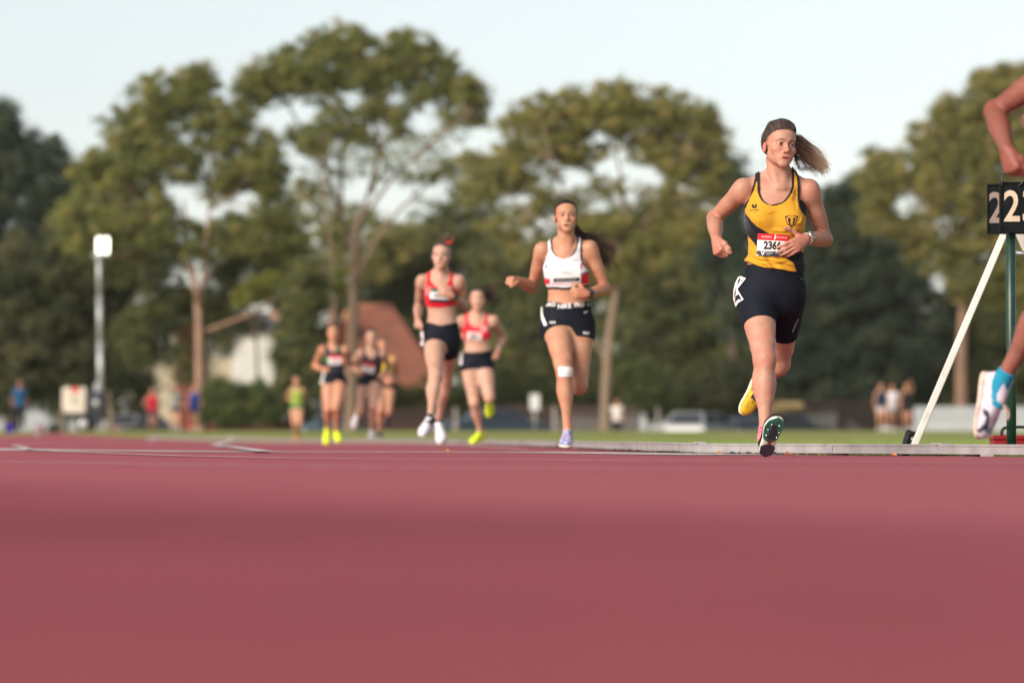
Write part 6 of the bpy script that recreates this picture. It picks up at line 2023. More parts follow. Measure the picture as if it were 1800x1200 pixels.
# ---- eighth: last runner, far back
p8 = Person('distant last woman runner in green and gold singlet', GR, 90.0, 521, h=.014, skin=SK_B, far=True)
J8 = dict(
    neck=(521, 681, 0), shA=(511, 686, .02), shB=(533, 686, 0), hipA=(516, 717, 0), hipB=(527, 717, 0),
    elA=(506, 699, 1), wrA=(514, 704, -1), elB=(540, 698, 1), wrB=(530, 703, -1),
    knA=(517, 744, -1), anA=(520, 768, 1), knB=(527, 744, -1), anB=(525, 765, 1), toeA=(0, -1, -.15), toeB=(0, -.6, -.7), LT=.42, LS=.39,
    torso=[(683, 517, 526, .048, .015), (687, 513, 531, .074, 0), (693, 512, 533, .1, 0), (699, 513, 532, .1, 0), (705, 513, 531, .1, 0), (711, 512, 533, .11, 0), (718, 511, 534, .115, 0), (723, 512, 532, .1, 0), (727, 515, 529, .08, 0)],
    handA=dict(D=(.5, -.8, -.1), N=(.3, .7, .3), S=(.0, .2, 1), curls=(70, 95, 60)), handB=dict(D=(-.5, -.8, -.1), N=(-.3, .5, -.3), S=(-.2, -.1, 1), curls=(70, 95, 60)),
    head=dict(at=(521, 669, -.02), yaw=0, roll=0, pitch=0, sc=1.0, mouth=.3))
p8.J = J8
make_runner(p8, J8)


def gg_top(V, xx, zz):
    C = np.repeat(np.array([[.45, .40, .05]]), len(V), 0)
    n = np.sin(V[:, 0]*40 + 2) * np.sin(V[:, 2]*34)
    C[n > .0] = (.03, .30, .06)
    return C


dress(p8, J8, dict(name='singlet', col=gg_top, t=.007, outer=[(678, 514, 529), (686, 513, 531), (692, 505, 540)], inner=[(678, 517, 526), (687, 518, 525), (690, 521, 522), (693, 526, 518)], scoop=690, hem=[(505, 712), (540, 712)]),
      dict(waist=[(505, 708), (540, 708)], tA=.16, tB=.16, col=flat((.02, .12, .05))))
hair_cap(p8, p8.body, p8.O, p8.hR, p8.sc, (.10, .06, .04), .014, HL2, strand=0)
m_shoe_o = mat('orange_shoe', (.62, .28, .08), .6, .3)
shoes(p8, J8, ((0, -1, -.1), (0, -.1, 1), m_shoe_o, m_neon_sole, m_whiteprint), ((0, -.6, -.8), (0, -.8, .5), m_shoe_o, m_neon_sole, m_whiteprint), 1.0, .012)
# ------------------------------------------------------------------ the runner leaving the frame at the right edge
SK_E = np.array([.27, .098, .070])
p9 = Person('woman runner cut off by the right edge in cyan socks and white shoes', 'women running the race', 14.1, 1900, h=.0058, skin=SK_E, far=False)
J9 = dict(
    neck=(1893, 96, 0), shA=(1852, 122, -.15), shB=(1872, 118, .15), hipA=(1902, 420, -.08), hipB=(1898, 420, .08),
    elA=(1749, 196, 1), wrA=(1769, 262, -1), elB=(1817, 212, 1), wrB=(1905, 240, -1),
    knA=(1990, 560, -1), anA=(1985, 740, 1), knB=(1845, 520, 1, .42), anB=(1757, 676, 1, .40), toeA=(1, 0, 0), toeB=(-.16, -.25, -1),
    torso=[(112, 1855, 1915, .13, 0), (140, 1846, 1925, .15, 0), (180, 1840, 1932, .155, 0), (240, 1845, 1928, .145, 0), (300, 1852, 1922, .13, 0), (350, 1850, 1930, .14, 0), (400, 1845, 1945, .165, 0), (440, 1850, 1945, .165, 0), (470, 1860, 1935, .13, 0)],
    handA=dict(D=(.22, -.30, -.93), N=(.75, .55, -.1), S=(.55, -.75, .25), curls=(68, 96, 60), thumb=((.8, .4, .4), (.9, -.1, .5), (.7, -.4, .5))),
    handB=dict(D=(.9, -.3, .2), N=(-.2, .5, .8), S=(0, -.8, .5), curls=(70, 95, 60)),
    head=dict(at=(1925, 20, -.02), yaw=math.radians(88), roll=0, pitch=0, sc=1.0, mouth=.3), finehands=('A',), hs=1.0)
p9.J = J9
make_runner(p9, J9)
X, Y, Z = grid(p9.T)
garment(p9, 'crop_top', p9.T, .006 + 0*X, np.maximum(p9.P(1900, 262)[2] - Z, Z - p9.P(1900, 165)[2]), m_navy, p9.body)
garment(p9, 'shorts', p9.T, .005 + 0*X, np.maximum(thigh_cut(X, Y, Z, p9.pts['hipA'], p9.pts['knA'], .3, p9.pts['hipB'], p9.pts['knB'], .3), Z - p9.P(1900, 360)[2]), m_navy, p9.body)
hair_cap(p9, p9.body, p9.O, p9.hR, p9.sc, DKH, .008, HL2, strand=0)
CY, CY2 = np.array([.012, .26, .40]), np.array([.008, .17, .30])
sock(p9, 'B', .84, 1.07, m_cloth, .0045, lambda t: np.where((np.abs(np.mod(t*26, 1) - .5) < .12)[:, None], CY2, CY))
sock(p9, 'A', .84, 1.07, m_cloth, .0045, lambda t: np.repeat(CY[None], len(t), 0))
m_shoe_ww = mat('worn_white_shoe', (.56, .53, .60), .65, .25, noise=(35, (.40, .38, .46), 4, .42, .68), bump=(300, .3, .001))
m_foam2 = mat('dirty_foam', (.60, .48, .42), .7, .2, noise=(30, (.42, .27, .22), 4, .4, .7))
m_lace_t = mat('tan_lace', (.52, .36, .32), .8, .2)
put_shoe(p9.body, p9.pts['anA'], np.array([1., 0, 0]), np.array([0, 0, 1.]), 1, m_shoe_ww, m_foam2, m_lace_t, 1.0, .006)
sh9, T9, R9, O9 = put_shoe(p9.body, p9.pts['anB'], np.array([-.13, -.22, -1]), np.array([.80, -.58, .02]), -1, m_shoe_ww, m_foam2, m_lace_t, 1.02, .0048, .074, label='white racing shoe with a dark crossed stripe')
mb = MB()
for k, c in enumerate(([(0, 0, 0), (.028, .01, .02), (.03, .0, .05), (.012, -.01, .058)], [(0, 0, 0), (.02, -.02, .03), (.022, -.03, .065)], [(0, 0, 0), (-.022, -.01, .015), (-.036, -.012, -.02)])):
    a = T9(np.array([[0, .125, .088]]))[0]
    mb.tube(bez([a + np.array([x, y, -z]) for x, y, z in c], 10), .0028, 6)
mb.build('lace_bow', m_lace_t, sh9, True)
V9 = np.array([v.co[:] for v in sh9.data.vertices]); Q9 = np.array([p_.vertices[:] for p_ in sh9.data.polygons])
S9 = Surf(V9, Q9)
for poly in ([(1727, 718), (1738, 722), (1741, 734), (1737, 748), (1731, 745), (1734, 734), (1729, 728)], [(1738, 739), (1735, 752), (1723, 762), (1716, 757), (1727, 747)], [(1734, 746), (1746, 756), (1742, 766), (1728, 754)]):
    V, F = poly_grid([(p9.P(x, y, 0)[0], p9.P(x, y, 0)[2]) for x, y in poly], 4)
    o = decal('shoe_stripe', sh9, S9, V, F, 0, 0, mat('shoe_stripe_grey', (.045, .045, .065), .6, .3), .0018)
SO9 = Surf(*p9.B.mesh()) if False else None

# ------------------------------------------------------------------ lap counter on its post, white stand legs, red tool box behind the rail
m_post = mat('green_post_paint', (.008, .035, .022), .35, .5, noise=(18, (.015, .055, .035), 4, .45, .7), bump=(30, .2, .002))
m_board = mat('board_black', (.004, .006, .007), .75, .15, noise=(14, (.009, .012, .013), 4, .45, .7))
m_digit = mat('cream_digit', (.62, .50, .38), .6, .3, noise=(20, (.50, .39, .29), 3, .45, .7))
m_digit_d = mat('faded_digit', (.25, .19, .17), .6, .3)
m_whitep = mat('white_stand_paint', (.74, .71, .66), .45, .4, noise=(12, (.58, .53, .45), 4, .5, .75))
m_steel = mat('dull_steel', (.30, .31, .32), .4, .5, .7)
DL = 20.9
base = W(1778, 786, DL); base[2] = 0
lap = empty('lap_counter', base, 'black lap counter boards reading 23 on a dark green post', 'lap counter')
top = W(1778, 318, DL) - base
MB().tube([(0, 0, 0), (0, 0, .5), (0, 0, top[2] - .02)], .0265, 16).build('post', m_post, lap, True)
MB().rbox((-.09, -.09, 0), (.09, .09, .012), .003).build('post_foot', m_post, lap)


def board(name, cx, z0, z1, w, y, yaw, digits, md, hw):
    R = rot(0, 0, yaw); c = np.array([cx, y, 0])
    b = MB().rbox((-w/2, -.012, z0), (w/2, .012, z1), .006, R, c).build(name, m_board, lap)
    mb = MB()
    t = .011
    for lo, hi in (((-w/2 - .001, -.019, z0 - .001), (-w/2 + t, -.0125, z1 + .001)), ((w/2 - t, -.019, z0 - .001), (w/2 + .001, -.0125, z1 + .001)), ((-w/2 + t, -.019, z0 - .001), (w/2 - t, -.0125, z0 + t)), ((-w/2 + t, -.019, z1 - t), (w/2 - t, -.0125, z1 + .001))):
        mb.rbox(lo, hi, .002, R, c)
    mb.build('board_rim', m_board, b)
    for i, ch in enumerate(digits):
        V, F = text_mesh(ch, .235, .004)
        V = V * np.array([.80, 1.0])
        P = np.array([c + R @ np.array([-w/2 + hw + i*.098 + v[0], -.0135, (z0 + z1)/2 + v[1] - .002]) for v in V])
        mesh('digit', P, F, md, b).location = (0, 0, 0)
    return b, R, c


zt = lambda py: (W(1778, py, DL) - base)[2]
xp = lambda px: (W(px, 370, DL) - base)[0]
bf, R_, c_ = board('front_board', xp(1755) + .145, zt(410), zt(321), .29, -.06, math.radians(4), '23', m_digit, .066)
board('rear_board', xp(1738) + .145, zt(410.5), zt(322), .29, .035, math.radians(-6), '23', m_digit_d, .050)
loop = []
for u, v in ((-.135, -.02), (-.137, .02), (-.125, .040), (-.09, .045), (-.04, .045), (-.022, .038), (-.018, .02), (-.024, -.005), (-.045, -.022)):
    loop.append(c_ + R_ @ np.array([u, -.020, zt(321) + v]))
MB().tube(bez(loop, 40), .0042, 8).build('wire_handle', mat('handle_wire', (.05, .045, .045), .45, .5, .5), lap, True)

lb = W(1600, 786, 21.0); lb[2] = 0
stand = empty('white_stand', lb, 'white sloping metal legs of a frame behind the lap counter', 'stand')
apex = W(1773, 392, 21.3) - lb


def bar(a, b, w, m, name, parent, dep=None):
    a, b = np.array(a, float), np.array(b, float); t = unit(b - a); L = np.linalg.norm(b - a)
    sd = unit(np.cross(t, [0, 1, 0])); up = np.cross(sd, t)
    R = np.stack([sd, up, t], 1)
    return MB().rbox((-w/2, -(dep or w)/2, 0), (w/2, (dep or w)/2, L), .004, R, a).build(name, m, parent)


bar((0, 0, .0), apex, .037, m_whitep, 'stand_leg', stand)
bar(apex + np.array([.03, .0, .01]), apex + np.array([apex[0]*1.0 + .03, .1, -apex[2] + .0]), .042, m_whitep, 'stand_leg', stand)
q = W(1789, 447, 21.2) - lb
MB().tube([q + np.array([-.02, 0, .01]), q + np.array([.07, 0, .0]), q + np.array([.20, .0, -.02])], .013, 10).build('clamp_rod', m_steel, stand, True)
MB().rbox((-.008, -.03, -.02), (.018, .03, .02), .004, None, q + np.array([.03, 0, 0])).build('clamp', m_steel, stand)
hb = W(1596, 786, 21.6); hb[2] = 0
hurdle = empty('folded_bracket', hb, 'small black folded bracket with a steel bolt behind the white stand leg', 'bracket')
Rb = rot(0, math.radians(17), 0)
MB().rbox((-.05, -.012, 0), (.035, .012, .135), .008, Rb).build('bracket_plate', m_black, hurdle)
mb = MB().tube([Rb @ np.array([-.03, -.02, .015]), Rb @ np.array([-.03, -.02, .115]), Rb @ np.array([.0, -.02, .128]), Rb @ np.array([.022, -.02, .115]), Rb @ np.array([.022, -.02, .015])], .006, 8); mb.build('bracket_loop', m_black, hurdle, True)
MB().lathe([(.012, 0), (.012, .012), (.007, .014)], Rb @ np.array([0, -.014, .09]), 12, rot(math.pi/2, 0, 0)).build('bolt', m_steel, hurdle, True)

rb = W(1795, 786, 21.8); rb[2] = 0
m_redbox = mat('red_box_paint', (.27, .006, .014), .4, .45, noise=(10, (.20, .005, .01), 3, .45, .7))
box = empty('tool_box', rb, 'dark red metal tool box on the grass behind the green post', 'tool box')
MB().rbox((-.17, -.10, .0), (.19, .10, .082), .006).build('box_body', m_redbox, box)
MB().rbox((-.174, -.104, .0822), (.194, .104, .108), .006).build('box_lid', m_redbox, box)
MB().tube(bez([(-.11, 0, .108), (-.108, 0, .135), (-.085, 0, .152), (.0, 0, .155), (.085, 0, .152), (.108, 0, .135), (.11, 0, .108)], 24), .0085, 8).build('box_handle', m_black, box, True)
for s in (-1, 1):
    MB().rbox((s*.085 - .018, -.004, .108), (s*.085 + .018, .004, .126), .003).build('handle_bracket', m_alu, box)

# ------------------------------------------------------------------ people standing far behind the track
def bystander(label, group, px, py, hpx, shirt, short, skin=SK_B, hair=(.04, .025, .02), pose='stand', sleeves=True, trousers=False, cat='bystander', yaw=0, d=None):
    d = d or 1.72 / (hpx * PX)
    hpx = 1.72 / (d * PX)
    p = Person(label, group, d, px, h=.020, skin=np.array(skin), far=True, cat=cat)
    p.o[2] = gz(p.o[1])
    u = hpx / 100.0
    dz = (p.o[2] - W(px, py, d)[2]) / (PX*d)                      # feet on the ground
    y = lambda f: py - dz - f*u
    x = lambda f: px + f*u
    J = dict(neck=(x(0), y(83), 0), shA=(x(-10), y(80), 0), shB=(x(10), y(80), 0), hipA=(x(-5), y(51), 0), hipB=(x(5), y(51), 0),
             elA=(x(-13.5), y(64), 1), wrA=(x(-14), y(51), -1), elB=(x(13.5), y(64), 1), wrB=(x(14), y(51), -1), knA=(x(-5.5), y(28), -1), anA=(x(-6), y(5), 1), knB=(x(5.5), y(28), -1), anB=(x(6), y(5), 1),
             toeA=(-.2, -1, -.1), toeB=(.2, -1, -.1), hs=1.03,
             torso=[(y(82), x(-4), x(4), .05, .01), (y(79), x(-9), x(9), .08, .0), (y(74), x(-10.5), x(10.5), .105, 0), (y(68), x(-10), x(10), .11, 0), (y(60), x(-8.8), x(8.8), .10, 0), (y(54), x(-9.8), x(9.8), .11, 0), (y(49), x(-10.3), x(10.3), .11, 0), (y(46), x(-9), x(9), .09, 0)],
             handA=dict(D=(0, -.2, -1), N=(1, 0, 0), S=(0, -1, 0), curls=(25, 30, 20)), handB=dict(D=(0, -.2, -1), N=(-1, 0, 0), S=(0, -1, 0), curls=(25, 30, 20)),
             head=dict(at=(x(0), y(93), -.02), yaw=yaw, sc=1.0, mouth=.1))
    if pose == 'raised': J.update(elA=(x(-12), y(92), -1), wrA=(x(-10), y(104), -1), handA=dict(D=(0, -.2, 1), N=(0, -1, 0), S=(1, 0, 0), curls=(25, 30, 20)))
    if pose == 'raisedB': J.update(elB=(x(12), y(90), -1), wrB=(x(8), y(100), -1), handB=dict(D=(-.4, -.2, 1), N=(0, -1, 0), S=(-1, 0, 0), curls=(25, 30, 20)))
    if pose == 'hips': J.update(elA=(x(-19), y(66), 1), wrA=(x(-11), y(56), -1))
    p.J = J
    make_runner(p, J)
    X, Y, Z = grid(p.T)
    z0, z1 = p.P(px, y(48))[2], p.P(px, y(82.5))[2]
    reg = np.maximum(z0 - Z, Z - z1 - .0*X)
    F = p.B if sleeves else p.T
    if sleeves:
        for s in ('A', 'B'):
            sh, el = p.pts['sh'+s], p.pts['el'+s]; ax = unit(el - sh); L = np.linalg.norm(el - sh)
            along = (X-sh[0])*ax[0] + (Y-sh[1])*ax[1] + (Z-sh[2])*ax[2]
            near = seg_axis_d(X, Y, Z, sh, p.pts['wr'+s]*.5 + el*.5) ; near2 = seg_axis_d(X, Y, Z, el, p.pts['wr'+s])
            lim = np.minimum(near, near2) - .07
            reg = np.maximum(reg, np.where(lim < 0, along - L*.75, -.05))
    garment(p, 'shirt', F, .012 + 0*X, reg, mat('shirt_%s' % label[:18].replace(' ', '_'), shirt, .8, .2), p.body, None, smooth=0)
    if trousers:
        garment(p, 'trousers', p.B, .012 + 0*X, np.maximum(np.maximum(Z - z0 - .03, np.abs(X - p.P(px, py)[0]) - 11.5*u*PX*d), p.P(px, y(4.5))[2] - Z), mat('trousers_%s' % label[:18].replace(' ', '_'), short, .85, .2), p.body, smooth=0)
    else:
        garment(p, 'shorts', p.T, .014 + 0*X, np.maximum(Z - z0 - .03, thigh_cut(X, Y, Z, p.pts['hipA'], p.pts['knA'], .55, p.pts['hipB'], p.pts['knB'], .55)), mat('shorts_%s' % label[:18].replace(' ', '_'), short, .85, .2), p.body, smooth=0)
    hair_cap(p, p.body, p.O, p.hR, 1.0, hair, .02, HL2, strand=0)
    for s in ('A', 'B'):
        put_shoe(p.body, p.pts['an'+s], np.array(J['toe'+s]) * [1, 1, 0], np.array([0, 0, 1.]), 1 if s == 'A' else -1, m_shoe_w if s == 'A' else m_shoe_w, m_oldwhite, m_whiteprint, 1.0, .016, .075, laces=False)
    return p


GB = 'people standing on the far side of the track'
bystander('man in blue polo shirt and black trousers standing at the left edge', GB, 35, 768, 93, (.010, .065, .15), (.012, .012, .015), SK_D, pose='stand', trousers=True)
bystander('person in red singlet with hand on hip standing left of the gum trunk', GB, 268, 757, 82, (.50, .015, .035), (.02, .03, .07), SK_B, pose='hips', sleeves=False)
bystander('person in grey shirt with one arm raised beside the gum trunk', GB, 309, 760, 84, (.20, .19, .17), (.014, .018, .035), SK_B, pose='raised')
bystander('person in blue singlet half behind the gum trunk', GB, 342, 758, 78, (.02, .045, .24), (.02, .03, .10), SK_B, sleeves=False, d=139)
bystander('man in white shirt and dark trousers right of the pale gum trunk', GB, 1085, 755, 58, (.62, .58, .54), (.010, .011, .018), SK_B, trousers=True, pose='hips', d=150)
bystander('woman in navy top and pale shorts left of two others on the grass', GB, 1549, 757, 72, (.012, .022, .055), (.45, .38, .36), SK_B, sleeves=False, d=138)
bystander('woman in loose white shirt between two others on the grass', GB, 1568, 757, 70, (.66, .63, .68), (.30, .26, .25), SK_B, d=139)
bystander('woman in black outfit with arm raised right of two others on the grass', GB, 1594, 757, 74, (.012, .012, .016), (.012, .012, .016), SK_B, pose='raisedB', sleeves=False, d=138)

# ------------------------------------------------------------------ lighting tower on a trailer
DT = 140.0
tb = W(150, 757, DT); tb[2] = gz(tb[1])
kT = PX * DT
tower = empty('light_tower', tb, 'mobile lighting tower on a trailer with both lamps lit', 'light tower')
tx = lambda px: (px - 150) * kT
tz = lambda py: (W(150, py, DT) - tb)[2]
m_cream = mat('cream_panel', (.62, .54, .46), .5, .3, noise=(2, (.54, .46, .39), 3, .45, .7))
m_tdark = mat('trailer_grey', (.022, .022, .030), .5, .4)
m_galv = mat('galvanised_mast', (.42, .42, .42), .4, .5, .4)
MB().rbox((tx(113), -.7, tz(727)), (tx(155), .7, tz(681)), .06).build('generator_cabinet', m_cream, tower)
MB().rbox((tx(128), -.712, tz(690)), (tx(143), -.7005, tz(681.5)), .004).build('red_sticker', mat('sticker_red', (.55, .05, .03), .6, .3), tower)
MB().rbox((tx(127), -.710, tz(712)), (tx(143), -.7005, tz(693)), .004).build('info_sticker', mat('sticker_buff', (.45, .38, .30), .6, .3), tower)
MB().rbox((tx(157), -.65, tz(728)), (tx(187), .65, tz(688)), .06).build('engine_cabinet', m_tdark, tower)
MB().lathe([(.12, 0), (.12, .02), (.08, .03)], (tx(172), -.655, tz(708)), 14, rot(math.pi/2, 0, 0)).build('gauge', m_galv, tower, True)
MB().rbox((tx(108), -.6, tz(737)), (tx(194), .6, tz(728.5)), .03).build('chassis', m_tdark, tower)
for yy_ in (-.75, .72):
    wz = .30
    w_ = MB().lathe([(.20, -.09), (.29, -.07), (.30, 0), (.29, .07), (.20, .09)], (tx(151), yy_, wz), 20, rot(math.pi/2, 0, 0)).build('wheel', m_black, tower, True)
    MB().lathe([(.18, 0), (.15, .02), (.05, .04)], (tx(151), yy_ - .09, wz), 16, rot(math.pi/2, 0, 0)).build('rim', m_galv, w_, True)
MB().rbox((tx(166), -.10, tz(690)), (tx(181), .10, tz(672)), .02).build('mast_socket', m_galv, tower)
for z0, z1, r in ((690, 600, .115), (600, 520, .10), (520, 446, .085)):
    x0, x1 = np.interp([z0, z1], [446, 690], [tx(173), tx(177)])
    MB().tube([(x0, 0, tz(z0 + 4)), (x1, 0, tz(z1))], r, 12).build('mast_section', m_galv, tower, True)
MB().tube([(tx(160), 0, tz(448)), (tx(193), 0, tz(448))], .05, 8).build('lamp_bar', m_galv, tower, True)
m_lamp = mat('lamp_glass', (1, 1, 1), .3, .3, emit=((1.0, .95, .72), 2.6))
for a, b in ((169.5, 178.0), (182.0, 190.5)):
    h = MB().rbox((tx(a) - .02, -.02, tz(446)), (tx(b) + .02, .22, tz(416)), .03).build('floodlight', m_tdark, tower)
    MB().rbox((tx(a), -.045, tz(445)), (tx(b), -.0205, tz(417)), .01).build('lamp_glass', m_lamp, h)
for px in (117, 188): MB().tube([(tx(px), -.8, 0), (tx(px), -.8, .45)], .04, 8).build('outrigger', m_galv, tower, True)

m_wood = mat('post_wood', (.20, .16, .11), .85, .1, noise=(4, (.13, .10, .07), 4, .4, .7))
for i, (px, t, lab) in enumerate(((108, 718, 'wooden bollard left of the lighting trailer'), (195, 712, 'wooden bollard right of the lighting trailer'), (191, 688, 'mossy post behind the lighting trailer'), (801, 716, 'pale post between the parked cars and the runner in scarlet'),
                                  (974, 715, 'thin pale post right of the white sign'), (1156, 716, 'thin pale post by the round shrub'))):
    d = 128 if i < 2 else 150
    b_ = W(px, 768, d); b_[2] = gz(b_[1])
    z = W(px, t, d)[2] - b_[2]
    w_ = .065 if i < 4 else .05
    o = MB().rbox((-w_, -w_, -.05), (w_, w_, z), .015).build('bollard', m_wood if i < 3 else mat('pale_post', (.34, .30, .28), .8, .2))
    o.location = b_; tag(o, lab, 'bollard', 'posts along the edge of the field')
# things on the ground at the far left
b_ = W(17, 770, 120); b_[2] = gz(b_[1])
bag = empty('sports_bag', b_, 'violet sports bag at the feet of the man in blue', 'bag')
m_bag = mat('violet_bag', (.06, .02, .30), .7, .2)
MB().rbox((-.17, -.12, 0), (.17, .12, .27), .06).build('bag_body', m_bag, bag, True)
MB().tube(bez([(-.10, -.125, .2), (-.08, -.13, .36), (.08, -.13, .36), (.10, -.125, .2)], 14), .014, 6).build('bag_strap', m_black, bag, True)
MB().rbox((-.05, -.05, .2705), (.06, .05, .36), .02).build('bag_bottle', mat('dark_bottle', (.02, .02, .03), .4, .4), bag)
b_ = W(70, 775, 105); b_[2] = gz(b_[1])
bk = empty('bucket', b_, 'white plastic bucket at the edge of the track', 'bucket')
MB().lathe([(.11, 0), (.14, .30), (.15, .30), (.15, .33), (.135, .33), (.13, .30), (.10, .02)], (0, 0, 0), 18).build('bucket_body', mat('white_plastic', (.58, .52, .55), .5, .3), bk, True)
MB().tube([(.15*math.cos(t), -.03, .31 + .10*math.sin(t)) for t in np.linspace(0, math.pi, 14)], .006, 6).build('bucket_handle', m_steel, bk, True)
b_ = W(95, 769, 122); b_[2] = gz(b_[1])
bb = empty('dark_bag', b_, 'black kit bag left of the lighting trailer', 'bag')
MB().rbox((-.20, -.14, 0), (.20, .14, .26), .07).build('bag_body', m_black, bb, True)
MB().tube(bez([(-.12, -.145, .2), (-.08, -.15, .34), (.08, -.15, .34), (.12, -.145, .2)], 12), .013, 6).build('bag_strap', m_tdark, bb, True)
b_ = W(940, 757, 150); b_[2] = gz(b_[1])
sg = empty('notice_sign', b_, 'small white notice board on a thin grey post', 'sign')
k = PX*150
MB().tube([(0, 0, -.05), (0, 0, (757-676)*k)], .03, 8).build('post', m_galv, sg, True)
MB().rbox((-8.5*k, -.045, (757-700)*k), (8.5*k, -.031, (757-672)*k), .004).build('sign_board', mat('sign_white', (.58, .58, .56), .5, .3), sg)
b_ = W(1233, 757, 146); b_[2] = gz(b_[1])
o = MB().rbox((-33*PX*146, -.25, 0), (33*PX*146, .25, .14), .02).build('concrete_edge', mat('pale_concrete', (.42, .33, .27), .9, .1)); o.location = b_; tag(o, 'low pale concrete edging on the grass before the white car', 'edging')

# ------------------------------------------------------------------ houses
m_render = mat('white_render', (.60, .59, .55), .85, .2, noise=(1.2, (.60, .58, .52), 4, .45, .7))
m_crw = mat('cream_weatherboard', (.40, .35, .26), .8, .2, noise=(1.5, (.45, .39, .29), 4, .45, .7))
m_brick = mat('red_brick', (.17, .055, .038), .9, .1, noise=(3, (.17, .05, .035), 5, .4, .65))
m_slate = mat('grey_roof', (.10, .10, .11), .8, .2, noise=(2, (.07, .07, .075), 4, .45, .7))
m_glass = mat('window_glass', (.03, .035, .045), .12, .6)
m_tile = mat('terracotta_tile', (.30, .12, .075), .85, .2, noise=(1.4, (.24, .10, .07), 5, .38, .66))
DH = 185.0
kH = PX * DH
hb = W(360, 757, DH); hb[2] = gz(hb[1])
hx = lambda px: (px - 360) * kH
hz = lambda py: (W(360, py, DH) - hb)[2]
h1 = empty('house', hb, 'two storey cream house with red brick chimney breast behind the left trees', 'house')
MB().box((hx(225), 0, 0), (hx(312), 7, hz(565))).build('wall', m_crw, h1)
MB().box((hx(312.2), -.35, 0), (hx(348), 6, hz(560))).build('brick_wall', m_brick, h1)
MB().box((hx(348.2), .4, 0), (hx(406), 7, hz(562))).build('wall', m_crw, h1)
MB().box((hx(408), -.2, 0), (hx(482), 7, hz(578))).build('white_wall', m_render, h1)


def window(parent, x0, x1, z0, z1, y, nx=2, ny=1):
    f = MB(); t = .09
    for lo, hi in (((x0 - t, y - .08, z0 - t), (x1 + t, y - .004, z0)), ((x0 - t, y - .08, z1), (x1 + t, y - .004, z1 + t)), ((x0 - t, y - .08, z0), (x0, y - .004, z1)), ((x1, y - .08, z0), (x1 + t, y - .004, z1))): f.box(lo, hi)
    for i in range(1, nx): f.box((x0 + (x1-x0)*i/nx - .03, y - .07, z0), (x0 + (x1-x0)*i/nx + .03, y - .02, z1))
    w = f.build('window', m_render, parent)
    for i in range(nx):
        a = x0 + (x1-x0)*i/nx + (.03 if i else 0); b = x0 + (x1-x0)*(i+1)/nx - (.03 if i < nx-1 else 0)
        MB().box((a, y - .03, z0), (b, y - .012, z1)).build('pane', m_glass, w)
    return w


window(h1, hx(266), hx(300), hz(634), hz(588), 0, 2)
window(h1, hx(368), hx(402), hz(624), hz(584), .4, 4)
window(h1, hx(232), hx(246), hz(618), hz(596), 0, 1)
# roofs
def gable(name, x0, x1, y0, y1, ze, zr, m, parent):
    xm = (x0 + x1)/2; ym = (y0 + y1)/2; o_ = .4
    V = [(x0-o_, y0-o_, ze), (x1+o_, y0-o_, ze), (x1+o_, y1+o_, ze), (x0-o_, y1+o_, ze), (x0 + (x1-x0)*.25, ym, zr), (x0 + (x1-x0)*.75, ym, zr),
         (x0-o_, y0-o_, ze-.15), (x1+o_, y0-o_, ze-.15), (x1+o_, y1+o_, ze-.15), (x0-o_, y1+o_, ze-.15)]
    F = [(0, 1, 5, 4), (1, 2, 5), (2, 3, 4, 5), (3, 0, 4), (6, 7, 1, 0), (7, 8, 2, 1), (8, 9, 3, 2), (9, 6, 0, 3), (9, 8, 7, 6)]
    return mesh(name, V, F, m, parent)


rf = gable('roof', hx(222), hx(410), -.4, 7, hz(562), hz(520), m_slate, h1)
gable('roof', hx(408), hx(482), -.2, 7, hz(577), hz(545), m_slate, h1)
MB().box((hx(470), 2, hz(585)), (hx(489), 3.2, hz(540))).build('chimney', mat('pink_brick', (.42, .25, .19), .9, .1), h1)

hb2 = W(665, 757, 172); hb2[2] = gz(hb2[1])
k2 = PX*172
h2 = empty('house', hb2, 'low house under a big orange terracotta tiled roof behind the runners', 'house')
gx = lambda px: (px - 665) * k2
g2 = lambda py: (W(665, py, 172) - hb2)[2]
MB().box((gx(572), .6, 0), (gx(770), 11, g2(690))).build('wall', m_brick, h2)
# roof laid in stepped courses of tiles
mb = MB(); n = 24
xl0, xr0, xl1, xr1 = gx(565), gx(792), gx(612), gx(684)
for i in range(n):
    t0, t1 = i/n, (i+1)/n
    za, zb = g2(694) + (g2(533) - g2(694))*t0, g2(694) + (g2(533) - g2(694))*t1
    ya, yb = 0 + 5.5*t0, 0 + 5.5*t1
    a0, a1 = xl0 + (xl1-xl0)*t0, xr0 + (xr1-xr0)*t0
    b0, b1 = xl0 + (xl1-xl0)*t1, xr0 + (xr1-xr0)*t1
    m_ = max(8, int((a1 - a0)/.33))
    for j in range(m_):
        u0, u1 = j/m_, (j+1)/m_
        du = rng.uniform(-.015, .02)
        V = [(a0 + (a1-a0)*u0, ya - .05 + du, za + .05), (a0 + (a1-a0)*u1, ya - .05 + du, za + .05), (b0 + (b1-b0)*u1, yb, zb + .02), (b0 + (b1-b0)*u0, yb, zb + .02), (a0 + (a1-a0)*u0, ya + .0, za), (a0 + (a1-a0)*u1, ya + .0, za)]
        mb.add(V, [(0, 1, 2, 3), (4, 5, 1, 0)])
rf2 = mb.build('roof_tiles', m_tile, h2, kind='stuff')
mesh('roof', [(xl0, 11.5, g2(694)), (xr0, 11.5, g2(694)), (xr1, 5.55, g2(533.5)), (xl1, 5.55, g2(533.5)), (xr0, .05, g2(694.5)), (xl0, .05, g2(694.5))], [(1, 0, 3, 2), (0, 5, 3), (4, 1, 2), (5, 0, 1, 4)], m_tile, h2)
MB().tube([(xl1, 5.5, g2(532)), (xr1, 5.5, g2(532))], .16, 8).build('ridge_cap', m_tile, h2, True)
